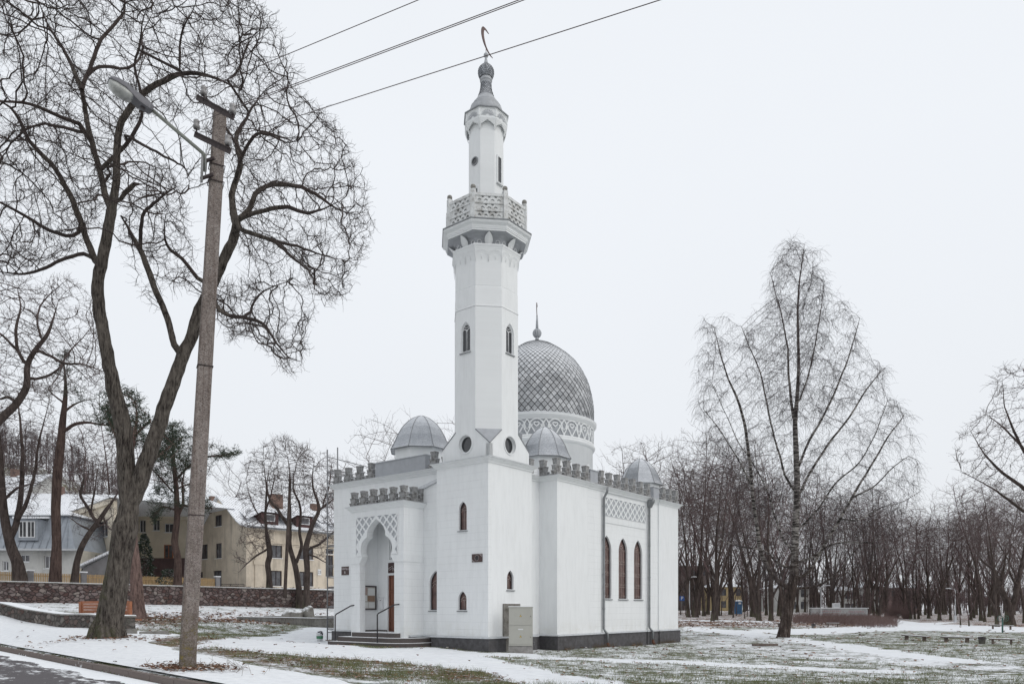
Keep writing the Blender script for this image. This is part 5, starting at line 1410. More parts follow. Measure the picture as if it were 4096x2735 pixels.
# roll so that the glass turns slightly to the street
def lam(s, a, b): return A0 + ax*(s*Lh) + sd_*a + up_*b
g = MB(); rings = []
for s_, wd, tp, bt in ((-0.07, 0.045, 0.035, -0.035), (0.0, 0.085, 0.06, -0.055), (0.25, 0.10, 0.075, -0.06), (0.42, 0.115, 0.085, -0.035), (0.6, 0.14, 0.095, -0.01), (0.8, 0.14, 0.09, -0.01), (0.94, 0.115, 0.06, -0.01), (1.0, 0.07, 0.02, -0.01)):
    rings.append([lam(s_, -wd, bt), lam(s_, -wd, bt+0.02), lam(s_, -wd*0.75, tp*0.85), lam(s_, 0, tp), lam(s_, wd*0.75, tp*0.85), lam(s_, wd, bt+0.02), lam(s_, wd, bt)])
g.loft(rings, 0, False, True, True); head = g.build('lamp_head', mat('grey_lamp_housing', (0.15, 0.148, 0.165), 0.55, var=0.25, vscale=15), post)
g = MB(); rings = []
for s_, wd, bt in ((0.40, 0.105, -0.035), (0.46, 0.12, -0.085), (0.62, 0.13, -0.11), (0.82, 0.125, -0.10), (0.95, 0.095, -0.06), (0.985, 0.06, -0.015)):
    rings.append([lam(s_, -wd, -0.008), lam(s_, -wd*0.9, bt*0.75), lam(s_, -wd*0.5, bt), lam(s_, wd*0.5, bt), lam(s_, wd*0.9, bt*0.75), lam(s_, wd, -0.008)])
g.loft(rings, 0, True, True, True)
lm, lg = newmat('milky_lamp_cover', 0.25, 0.5)
oc_ = lg.n('ShaderNodeTexCoord').outputs['Object']; lg.link(lg.ramp(lg.noise(oc_, 5, 3), [(0.35, (0.22, 0.22, 0.215)), (0.6, (0.50, 0.51, 0.49))]), 'Base Color')
g.build('lamp_glass', lm, head)
g = MB(); g.lathe([(0.035, 0.0), (0.035, 0.004), (0.0001, 0.004)], (0, 0, 0), 16)
vs = [lam(0.14, v[0]*1.1, -0.062 - v[2]) + ax*v[1] for v in g.v]; g.v = [tuple(x) for x in vs]; g.build('photocell_hole', M['lead_dark'], head)
# overhead wires
def wire(a, b, sag, r, label):
    a, b = Vector(a), Vector(b); pts = []
    for i in range(25):
        t_ = i/24; q = a.lerp(b, t_); q.z -= sag*4*t_*(1-t_); pts.append(q)
    g = MB(); g.tube(pts, r, 5, caps=False); o = g.build('overhead_wire', M['wire']); return tag(o, label, 'wire', 'overhead wires running from the utility post')
wdir = Vector((0.90, -0.436, 0))
def wire_to(i, u, v, lab):
    # passes the pixel (u,v) on the way to the next post
    a = ins_pts[i]; s_ = 4.5
    for _ in range(30):
        q = a + wdir*s_; uu = U0 + F*q.x/q.y
        s_ += (u - uu)/F*q.y/ (0.90 + 0.436*(uu-U0)/F)
    q = a + wdir*s_; zz = CAM_Z + (V0 - v)/F*q.y; q.z = zz
    d = (q - a); e = a + d*(26.0/s_); 
    wire(a, e, 0.0, 0.0055, lab)
wire_to(0, 1675, 0, 'uppermost thin wire from the top crossarm passing over the tree')
wire_to(1, 2078, 0, 'wire from the outer end of the top crossarm, upper of the close pair')
wire_to(2, 2098, 0, 'wire from the lower crossarm, lower of the close pair')
wire_to(3, 2643, 0, 'lowest wire, crossing the minaret spire')
for i, (u, v) in enumerate(((30, 1080), (60, 1130))):
    e = P(u, v, 40); wire(ins_pts[[0, 2][i]], e, 0.15, 0.005, ['thin wire running left from the top crossarm through the tree', 'thin wire running left from the lower crossarm through the tree'][i])
# electrical cabinet
cx0, cx1, cyf = (2034-U0)/F*26.9, (2131-U0)/F*26.9, 26.9
zc0 = hz((cx0+cx1)/2, cyf)
cab = empty('electrical_cabinet', ((cx0+cx1)/2, cyf, zc0), R(-3), 'beige two-door electrical cabinet on a concrete base beside the minaret', 'electrical cabinet')
M['cab'] = mat('beige_cabinet_paint', (0.40, 0.395, 0.355), 0.55, var=0.06, vscale=3)
hwc = (cx1-cx0)/2 - 0.01
g = MB(); g.box(-hwc, hwc, 0.0, 0.33, 0.27, 1.64-zc0); g.build('cabinet_body', M['cab'], cab)
g = MB(); g.box(-hwc-0.01, hwc+0.01, 0.01, 0.35, -0.3, 0.24); g.build('cabinet_base', mat('plain_concrete', (0.32, 0.31, 0.30), 0.9, color2=(0.22, 0.21, 0.20), vscale=6, bump=0.3), cab)
g = MB(); g.box(-hwc-0.02, hwc+0.02, -0.02, 0.36, 1.641-zc0, 1.67-zc0); rf = g.build('cabinet_roof', M['cab'], cab)
g = MB(); g.box(-hwc-0.015, hwc+0.015, -0.012, 0.35, 1.671-zc0, 1.69-zc0); g.build('roof_snow', M['snow'], rf)
g = MB(); g.box(-hwc, hwc, -0.004, 0.0, 0.255, 0.30); g.build('cabinet_rail', M['cab'], cab)
for z0_, z1_ in ((0.315, 0.995), (1.01, 1.625-zc0)):
    g = MB(); g.box(-hwc+0.008, hwc-0.008, -0.016, -0.002, z0_, z1_); d_ = g.build('cabinet_door', M['cab'], cab)
    zc_ = (z0_+z1_)/2 + (0.08 if z0_ < 0.5 else 0.03) - (0.13 if z0_ < 0.5 else 0)
    g = MB(); g.add([(-0.045, -0.018, zc_-0.035), (0.045, -0.018, zc_-0.035), (0, -0.018, zc_+0.045)], [(0,1,2)]); g.build('warning_triangle_edge', M['lead_dark'], d_)
    g = MB(); g.add([(-0.036, -0.0195, zc_-0.03), (0.036, -0.0195, zc_-0.03), (0, -0.0195, zc_+0.035)], [(0,1,2)]); g.build('warning_triangle', mat('warning_yellow', (0.62, 0.47, 0.10), 0.6), d_)
    g = MB(); g.add([(0.004, -0.021, zc_+0.02), (-0.010, -0.021, zc_-0.002), (-0.001, -0.021, zc_-0.002), (-0.006, -0.021, zc_-0.026), (0.011, -0.021, zc_+0.004), (0.002, -0.021, zc_+0.004)], [(0,1,2,3,4,5)]); g.build('lightning_mark', M['lead_dark'], d_)
    g = MB(); g.lathe([(0.014, 0), (0.014, 0.02), (0.001, 0.021)], (0, 0, 0), 10); g.v = [(hwc-0.07+v[0], -0.016-v[2], zc_+v[1]-0.02) for v in g.v]; g.build('door_lock', M['lead_dark'], d_)
    if z0_ < 0.5:
        g = MB(); g.box(-0.09, 0.09, -0.022, -0.017, 0.84, 0.885); g.build('name_plate', M['paper_w'], d_)
g = MB(); g.tube([(hwc+0.0, 0.05, 0.40), (hwc+0.08, 0.05, 0.40), (hwc+0.08, 0.05, 0.30), (hwc, 0.05, 0.30)], 0.008, 5); g.build('side_handle', M['zinc'], cab)
# scaffolding at the left corner
scf = empty('scaffolding', loc2w(1.214, 10.15), ANG, 'metal frame scaffolding tower standing at the left corner of the mosque', 'scaffolding')
M['scaf'] = mat('galvanised_scaffold', (0.27, 0.27, 0.28), 0.45, 0.4, var=0.2, vscale=10)
M['orange'] = mat('orange_marker', (0.60, 0.12, 0.07), 0.6)
M['plank'] = mat('scaffold_plank', (0.22, 0.17, 0.14), 0.8, var=0.4, vscale=8)
zb0 = hz(*loc2w(1.214, 10.15).xy)
FW = 0.75; BL = 2.5
for bay in (0, 1):
    for (fx, fy) in ((0, 0), (0, FW)):
        top = 9.05 if bay == 0 else 8.2
        g = MB(); x = bay*BL; y = fy
        g.tube([(x, y, zb0), (x, y, top)], 0.03, 8); sdp = g.build('scaffold_standard', M['scaf'], scf)
        g = MB()
        for z in (1.1, 2.9, 4.9, 8.3): g.lathe([(0.027, 0), (0.027, 0.16)], (x, y, z), 8)
        g.build('marker_band', M['orange'], sdp)
for k, z in enumerate((0.65, 2.55, 4.5, 6.95)):
    for bay in (0, 1):
        x = bay*BL
        g = MB()
        for y in (0.0, FW): g.tube([(x, y, z-0.16), (x, y, z+1.05)], 0.014, 5)
        for zz, rr_ in ((z, 0.03), (z-0.16, 0.026), (z+1.05, 0.026), (z+0.55, 0.024)): g.tube([(x, 0, zz), (x, FW, zz)], rr_, 6)
        g.build('scaffold_frame_tube', M['scaf'], scf)
    if k: 
        g = MB(); g.box(0.02, BL-0.02, 0.04, FW-0.04, z+0.03, z+0.08); dk = g.build('deck_plank', M['plank'], scf)
        g = MB(); g.box(0.03, BL-0.03, 0.05, FW-0.05, z+0.081, z+0.095); g.build('deck_snow', M['snow'], dk)
    g = MB(); g.tube([(0, 0, z+1.0), (BL, 0, z+1.0)], 0.018, 6); g.tube([(0, FW, z+1.0), (BL, FW, z+1.0)], 0.018, 6); g.tube([(0, FW, z+0.5), (BL, FW, z+0.5)], 0.018, 6)
    g.tube([(0, 0, z-1.8 if k else 0.2), (BL, 0, z)], 0.016, 6); g.build('scaffold_brace', M['scaf'], scf)
g = MB()
for z0_, z1_ in ((8.72, 8.6), (8.02, 7.95)): g.tube([(0, FW, z0_), (BL, FW, z1_)], 0.02, 6)
g.build('guard_rail', M['scaf'], scf)
g = MB(); g.box(-0.3, 0.5, -0.25, 0.5, zb0-0.05, zb0+0.06); g.build('base_board', M['plank'], scf)
# paint bucket used as a bin
p = P(1279, 2556, 34.0); p.z = hz(p.x, p.y)
bk = empty('plastic_bucket', p, 0, 'white plastic bucket with a green label and a dark bag, by the scaffolding', 'bucket')
g = MB(); g.lathe([(0.12, 0), (0.155, 0.36), (0.165, 0.37), (0.165, 0.39), (0.14, 0.39), (0.13, 0.30)], (0, 0, 0), 24); g.build('bucket_body', M['white_paint'], bk)
g = MB(); g.lathe([(0.1415, 0.11), (0.1535, 0.24)], (0, 0, 0), 24, caps=False); g.build('bucket_label', mat('green_label', (0.06, 0.20, 0.11), 0.6), bk)
g = MB(); g.add([v for v in [(0.15*math.cos(a)*(0.6+0.4*math.sin(3*a)), 0.13*math.sin(a), 0.40+0.05*math.sin(5*a)) for a in [i*0.5 for i in range(12)]]] + [(0.05, 0, 0.47)], [(i, (i+1) % 12, 12) for i in range(12)]); g.tube([(0.06,-0.12,0.39),(0.14,-0.12,0.36),(0.17,-0.08,0.28)], [0.04,0.035,0.015], 6); g.build('bin_bag', mat('black_bag', (0.03, 0.03, 0.04), 0.4), bk)
# orange slatted bench back behind the big tree
M['owood'] = mat('orange_brown_wood', (0.40, 0.155, 0.075), 0.65, color2=(0.26, 0.10, 0.05), vscale=7, stretch=(1, 1, 6))
p0 = P(320, 2500, 28.0); p1 = P(518, 2500, 26.6)
oz = hz(p1.x, p1.y)
ob = empty('wooden_bench', (p0.x, p0.y, 0), math.atan2(p1.y-p0.y, p1.x-p0.x), 'orange brown wooden bench with tall plank back half hidden by the tree', 'bench')
Lb = (Vector((p1.x, p1.y)) - Vector((p0.x, p0.y))).length
ztop = CAM_Z + (V0-2401)/F*27.2
for k in range(8):
    g = MB(); z = ztop - 0.11*(k+1); g.box(0.05, Lb-0.07, -0.02 - 0.0*k, 0.02, z, z+0.10); g.build('back_plank', M['owood'], ob)
for x in (0.0, Lb-0.06):
    g = MB(); g.prism([(x, -0.05), (x+0.14, -0.05), (x+0.14, 0.05), (x, 0.05)], oz-0.1, ztop-0.03); g.build('bench_side', M['owood'], ob)
for k in range(4):
    g = MB(); g.box(0.02, Lb-0.02, 0.08+0.11*k, 0.17+0.11*k, oz+0.42, oz+0.46); g.build('seat_plank', M['owood'], ob)
p = P(560, 2550, 22.0)
for i, (dx, sx, sz) in enumerate(((-0.35, 0.2, 0.16), (0.42, 0.36, 0.12))):
    g = MB(); z = hz(p.x+dx, p.y); g.obox((p.x+dx, p.y, z+sz*0.5-0.03), (1, 0.1*i, 0.05), (0, 1, 0), (0, 0, 1), sx, 0.14, sz*0.75); o = g.build('kerb_block', M['concrete']); tag(o, ['short dark concrete block lying right of the tree foot', 'longer dark concrete block lying further right of the tree foot'][i], 'concrete block')
# ================================================================== TREES
def bark(name, a, b, moss=None, sc=6.0, strength=0.8, mossamt=0.0, mosstop=6.0):
    m, g = newmat(name, 0.95, 0.15)
    oc = g.n('ShaderNodeTexCoord').outputs['Object']
    mp = g.n('ShaderNodeMapping', {0: oc}); mp.inputs['Scale'].default_value = (sc, sc, sc*0.16)
    n1 = g.noise(mp.outputs[0], 2.2, 8, 0.78); n2 = g.noise(oc, 1.6, 5, 0.7); n3 = g.noise(oc, 11, 5, 0.75)
    c = g.ramp(n1, [(0.40, b), (0.50, tuple((x+y)/2 for x, y in zip(a, b))), (0.62, a), (0.74, tuple(x*1.35 for x in a))])
    c = g.mixc(g.math('MULTIPLY', g.step(n2, 0.45, 0.7), 0.35), c, tuple(x*1.5 for x in a))
    if moss:
        z = g.n('ShaderNodeSeparateXYZ', {0: oc}).outputs[2]; x = g.n('ShaderNodeSeparateXYZ', {0: g.n('ShaderNodeNewGeometry').outputs['Normal']}).outputs[0]
        k = g.math('ADD', g.math('MULTIPLY', g.step(z, mosstop, 0.0), 0.55), g.math('MULTIPLY', x, -0.30))
        k = g.math('ADD', k, g.math('SUBTRACT', n3, 0.5))
        k = g.step(g.math('ADD', k, g.math('MULTIPLY', g.math('SUBTRACT', n2, 0.5), 1.2)), 0.42, 0.62)
        c = g.mixc(g.math('MULTIPLY', k, mossamt), c, moss)
    g.link(c, 'Base Color'); g.bump(g.math('ADD', n1, g.math('MULTIPLY', n3, 0.3)), strength, 0.05)
    return m
M['bark'] = bark('grey_brown_bark', (0.165, 0.145, 0.125), (0.018, 0.014, 0.013), (0.06, 0.062, 0.03), 9, 1.0, 0.7, 4.0)
M['twig'] = mat('dark_twigs', (0.065, 0.048, 0.043), 0.95, color2=(0.035, 0.026, 0.024), vscale=2)
M['bark_far'] = bark('far_bark', (0.092, 0.073, 0.065), (0.032, 0.025, 0.023), (0.10, 0.10, 0.06), 3, 0.5, 0.5, 2.0)
M['twig_far'] = mat('far_twigs', (0.11, 0.083, 0.078), 0.95, color2=(0.07, 0.052, 0.05), vscale=0.6)
M['twig_red'] = mat('reddish_far_twigs', (0.125, 0.082, 0.080), 0.95, color2=(0.08, 0.054, 0.053), vscale=0.6)
def tube_arrays(chains, radmul=1.0):
    """chains: list of (pts Nx3, radii N, sides) -> verts, quads"""
    V, Q = [], []; base = 0
    for pts, rad, n in chains:
        k = len(pts)
        d = np.empty_like(pts); d[1:-1] = pts[2:] - pts[:-2]; d[0] = pts[1]-pts[0]; d[-1] = pts[-1]-pts[-2]
        d /= np.maximum(np.linalg.norm(d, axis=1, keepdims=True), 1e-9)
        up = np.array([0.31, 0.17, 0.93]) if abs(d[0, 2]) < 0.85 else np.array([1.0, 0.1, 0.05])
        x = np.cross(d, up); ln = np.linalg.norm(x, axis=1, keepdims=True); x /= np.maximum(ln, 1e-6); y = np.cross(x, d)
        # keep frames from flipping
        for i in range(1, k):
            if (x[i]*x[i-1]).sum() < 0: x[i] = -x[i]; y[i] = -y[i]
        an = np.arange(n)*2*np.pi/n
        ring = pts[:, None, :] + (x[:, None, :]*np.cos(an)[None, :, None] + y[:, None, :]*np.sin(an)[None, :, None])*rad[:, None, None]
        V.append(ring.reshape(-1, 3))
        i, j = np.meshgrid(np.arange(k-1), np.arange(n), indexing='ij'); j2 = (j+1) % n
        Q.append((np.stack([i*n+j, i*n+j2, (i+1)*n+j2, (i+1)*n+j], -1).reshape(-1, 4) + base))
        base += k*n
    return np.concatenate(V), np.concatenate(Q)
def mesh_np(name, V, Q, mats, smooth=True, mi=None):
    me = bpy.data.meshes.new(name)
    me.vertices.add(len(V)); me.vertices.foreach_set('co', V.astype(np.float32).ravel())
    k = Q.shape[1]
    me.loops.add(Q.size); me.loops.foreach_set('vertex_index', Q.astype(np.int32).ravel())
    me.polygons.add(len(Q)); me.polygons.foreach_set('loop_start', np.arange(0, Q.size, k, dtype=np.int32)); me.polygons.foreach_set('loop_total', np.full(len(Q), k, np.int32))
    me.polygons.foreach_set('use_smooth', np.full(len(Q), smooth, bool))
    for m in (mats if isinstance(mats, (list, tuple)) else [mats]): me.materials.append(m)
    if mi is not None: me.polygons.foreach_set('material_index', mi.astype(np.int32))
    me.update(); return me
def grow(limbs, attr, step=0.22, infl=1.3, kill=0.34, iters=220, seed=1, trop=(0, 0, 0.0), jit=0.25, pw=2.35, tip=0.0065, maxr=0.12, radfix=True):
    """space colonisation from hand placed limbs. limbs: list of arrays Nx4 (x,y,z,r) ; each starts on an earlier one (or is the trunk)."""
    rs = np.random.RandomState(seed)
    pos, par, rmin = [], [], []
    for li, L_ in enumerate(limbs):
        L_ = np.asarray(L_, float)
        # resample with a smooth curve
        d = np.linalg.norm(np.diff(L_[:, :3], axis=0), axis=1); s = np.concatenate([[0], np.cumsum(d)])
        n = max(2, int(s[-1]/step)+1); t = np.linspace(0, s[-1], n)
        Q = np.stack([np.interp(t, s, L_[:, k]) for k in range(4)], -1)
        if n > 6:
            for _ in range(2): Q[1:-1, :3] = (Q[:-2, :3] + 2*Q[1:-1, :3] + Q[2:, :3])/4
        w = (np.arange(n)/n)[:, None]
        if li: Q[1:, :3] += np.cumsum(rs.normal(0, 0.012, (n-1, 3)), 0)
        if li == 0: prev = -1; st = 0
        else:
            pp = np.array(pos); prev = int(np.argmin(((pp - Q[0, :3])**2).sum(1))); st = 1
        for i in range(st, n):
            pos.append(Q[i, :3]); par.append(prev); rmin.append(Q[i, 3]); prev = len(pos)-1
    nl = len(pos)
    A = np.asarray(attr, float)
    if len(A):
        P_ = np.array(pos)
        free = np.array([r < maxr for r in rmin])
        # nearest (only thin enough nodes may sprout)
        idx = np.where(free)[0] if free.any() else np.arange(nl)
        best = np.full(len(A), 1e9); near = np.full(len(A), -1)
        for i0 in range(0, len(idx), 64):
            ii = idx[i0:i0+64]
            D = ((A[:, None] - P_[ii][None])**2).sum(-1); m = D.argmin(1); dm_ = D[np.arange(len(A)), m]
            u = dm_ < best; best[u] = dm_[u]; near[u] = ii[m[u]]
        alive = best > kill**2*0.5
        trop = np.array(trop); last_dir = {}
        nch = {}
        for it in range(iters):
            act = alive & (best < infl**2)
            if not act.any(): break
            nid = near[act]; D = A[act] - P_[nid]; D /= np.maximum(np.linalg.norm(D, axis=1, keepdims=True), 1e-6)
            un, inv = np.unique(nid, return_inverse=True)
            S = np.zeros((len(un), 3)); np.add.at(S, inv, D)
            S /= np.maximum(np.linalg.norm(S, axis=1, keepdims=True), 1e-6)
            pr = np.array(par)[un]; ok = pr >= 0
            mom = np.zeros_like(S); mom[ok] = P_[un[ok]] - P_[pr[ok]]; mom /= np.maximum(np.linalg.norm(mom, axis=1, keepdims=True), 1e-6)
            # side shoots are free, tips keep some momentum
            tipm = np.array([nch.get(int(u), 0) == 0 and u >= nl for u in un])[:, None]
            S = S + mom*0.45*tipm + rs.normal(0, jit, S.shape) + trop
            S /= np.maximum(np.linalg.norm(S, axis=1, keepdims=True), 1e-6)
            keep = np.array([nch.get(int(u), 0) < 3 for u in un])
            if not keep.any(): break
            new = P_[un[keep]] + S[keep]*step*rs.uniform(0.8, 1.15, (keep.sum(), 1))
            b0 = len(pos)
            for u, q in zip(un[keep], new): pos.append(q); par.append(int(u)); rmin.append(0.0); nch[int(u)] = nch.get(int(u), 0)+1
            P_ = np.vstack([P_, new])
            for i0 in range(0, len(new), 256):
                nn_ = new[i0:i0+256]; al = np.where(alive)[0]
                D2 = ((A[al][:, None] - nn_[None])**2).sum(-1); m = D2.argmin(1); dm_ = D2[np.arange(len(al)), m]
                u = dm_ < best[al]; best[al[u]] = dm_[u]; near[al[u]] = b0+i0+m[u]
            alive &= best > kill**2
            if len(pos) > 60000: break
    P_ = np.array(pos); par = np.array(par); N = len(P_)
    acc = np.zeros(N); rad = np.zeros(N)
    kids = [[] for _ in range(N)]
    for i in range(N):
        if par[i] >= 0: kids[par[i]].append(i)
    for i in range(N-1, -1, -1):
        # children may have lower index only for limb attachments; handle by order below
        pass
    order = []; stack = [i for i in range(N) if par[i] < 0]
    while stack:
        i = stack.pop(); order.append(i); stack.extend(kids[i])
    for i in reversed(order):
        a = sum(acc[k] for k in kids[i]) if kids[i] else 0.0
        acc[i] = a if kids[i] else tip**pw
        r = acc[i]**(1/pw)
        if rmin[i] > 0:
            r = rmin[i] if radfix else max(r, rmin[i])
        else: r = min(r, 0.05)
        rad[i] = r
    # chains
    chains = []; stack = [(i, None) for i in range(N) if par[i] < 0]
    while stack:
        i, p = stack.pop(); pts = []; rr = []
        if p is not None: pts.append(P_[p]); rr.append(min(rad[p], rad[i]*1.25))
        cur = i
        while True:
            pts.append(P_[cur]); rr.append(rad[cur])
            ks = kids[cur]
            if not ks: break
            ks = sorted(ks, key=lambda k: -(rad[k] + (1.0 if rmin[k] > 0 and rmin[cur] > 0 and k == cur+1 else 0)))
            for k in ks[1:]: stack.append((k, cur))
            cur = ks[0]
        if len(pts) < 2: continue
        chains.append((np.array(pts), np.array(rr)))
    return P_, par, rad, rmin, kids, chains, nl
def twiglets(P_, par, rad, rs, n_per, length, seg=4, curl=0.55, droop=0.0, rmax=0.02, r0=0.0055, up=0.15):
    idx = np.where(rad < rmax)[0]; out = []
    for i in idx:
        for _ in range(n_per if isinstance(n_per, int) else (1 if rs.rand() < n_per else 0)):
            d = P_[i] - P_[par[i]] if par[i] >= 0 else np.array([0, 0, 1.0]); d = d/max(np.linalg.norm(d), 1e-6)
            d = d*0.5 + rs.normal(0, 0.6, 3) + np.array([0, 0, up]); d /= np.linalg.norm(d)
            L_ = length*rs.uniform(0.5, 1.2); p = P_[i].copy(); pts = [p.copy()]
            for s in range(seg):
                d = d + rs.normal(0, curl, 3)*0.5; d[2] -= droop; d /= np.linalg.norm(d); p = p + d*L_/seg; pts.append(p.copy())
            out.append((np.array(pts), np.linspace(r0, r0*0.55, seg+1)))
    return out
def sides(r): return 14 if r > 0.18 else 9 if r > 0.07 else 6 if r > 0.025 else 4 if r > 0.012 else 3
def tree_meshes(name, limbs, attr, thr=0.07, tw=(1, 0.35), seed=1, twk={}, flare=None, mats=('bark', 'twig'), rough=0.0, **kw):
    P_, par, rad, rmin, kids, chains, nl = grow(limbs, attr, seed=seed, **kw)
    rs = np.random.RandomState(seed+50)
    big, small = [], []
    for pts, rr in chains:
        rr = rr.copy()
        if rr.max() > thr:
            # split where the branch gets thin
            k = np.argmax(rr < thr) if (rr < thr).any() else len(rr)
            k = max(2, k)
            if rr[0] >= thr*0.6 or k > 2:
                seg = pts[:k].copy(); r_ = rr[:k].copy()
                if rough: r_ = r_*(1 + rs.uniform(-rough, rough, len(r_)))
                big.append((seg, r_, sides(r_.max())))
                if k < len(rr): small.append((pts[k-1:], rr[k-1:], sides(rr[k-1:].max())))
                continue
        small.append((pts, rr, sides(rr.max())))
    for p, r in twiglets(P_, par, rad, rs, tw[0], tw[1], **twk): small.append((p, r, 3))
    V, Q = tube_arrays(big); tm = mesh_np('trunk', V, Q, M[mats[0]])
    V, Q = tube_arrays(small) if small else (np.zeros((4, 3)), np.zeros((1, 4), int)); cm = mesh_np('crown', V, Q, M[mats[1]])
    return tm, cm, len(Q)
def place_tree(name, loc, tm, cm, label, cat='tree', group=None, rz=0.0, sc=1.0, crown='crown'):
    t = empty(name, loc, rz, label, cat, group); t.scale = (sc, sc, sc)
    link('trunk', tm, t); link(crown, cm, t); return t
def limb(pts, Y, base, dy=0.0, k=0.9566, off=(0, 0), taper=True):
    """pts: (px,py,halfwidth_m) in photo px/k ; Y depth, dy added along"""
    out = []
    n = len(pts)
    for i, p in enumerate(pts):
        yy = Y + dy*(i/(n-1))**1.3; q = P(p[0]*k+off[0], p[1]*k+off[1], yy) - base
        out.append((q.x, q.y, q.z, p[2]))
    if taper and len(out) > 3: a = out[-1]; out[-1] = (a[0], a[1], a[2], a[3]*0.4); a = out[-2]; out[-2] = (a[0], a[1], a[2], a[3]*0.75)
    return out
def in_poly_pts(poly, n, rs, k=1.0):
    poly = [(a*k, b*k) for a, b in poly]
    xs = [p[0] for p in poly]; ys = [p[1] for p in poly]; out = []
    while len(out) < n:
        u = rs.uniform(min(xs), max(xs), n); v = rs.uniform(min(ys), max(ys), n)
        m = inpoly(poly, u, v); out += list(zip(u[m], v[m]))
    return out[:n]
# ------------------------------------------------------------------ the big forked tree on the pavement
YB_ = 19.0
base = Vector(((432-U0)/F*YB_, YB_, 0)); base.z = hz(base.x, base.y)
def li(pts, dy=0.0, Y=YB_): return limb(pts, Y, base, dy)
g_ = base.z
L0 = [(447,2680,0.42),(450,2655,0.38),(455,2600,0.33),(475,2500,0.31),(500,2350,0.285),(525,2200,0.30),(540,2130,0.315),(545,2080,0.30)]
trunk = li(L0)
A = li([(540,2130,0.22),(530,2000,0.215),(525,1900,0.205),(520,1800,0.20),(505,1700,0.195),(480,1580,0.165),(465,1500,0.155),(440,1400,0.15),(415,1290,0.15),(415,1200,0.14),(430,1080,0.135),(450,980,0.125),(470,880,0.12),(495,780,0.09),(500,650,0.08),(505,560,0.08),(520,500,0.075),(580,445,0.07),(640,390,0.065),(700,360,0.06),(760,328,0.052),(850,322,0.045),(930,350,0.035),(1010,385,0.025)], -1.2)
B = li([(545,2100,0.22),(580,2020,0.215),(610,1920,0.20),(650,1780,0.18),(680,1650,0.175),(710,1550,0.165),(735,1480,0.155),(765,1420,0.15),(800,1310,0.14),(850,1210,0.13),(905,1110,0.125),(950,1010,0.12),(968,940,0.115),(945,870,0.085),(945,780,0.075),(985,700,0.07),(975,640,0.06),(962,565,0.055),(1000,510,0.04),(1040,430,0.03),(1080,380,0.022)], 1.0)
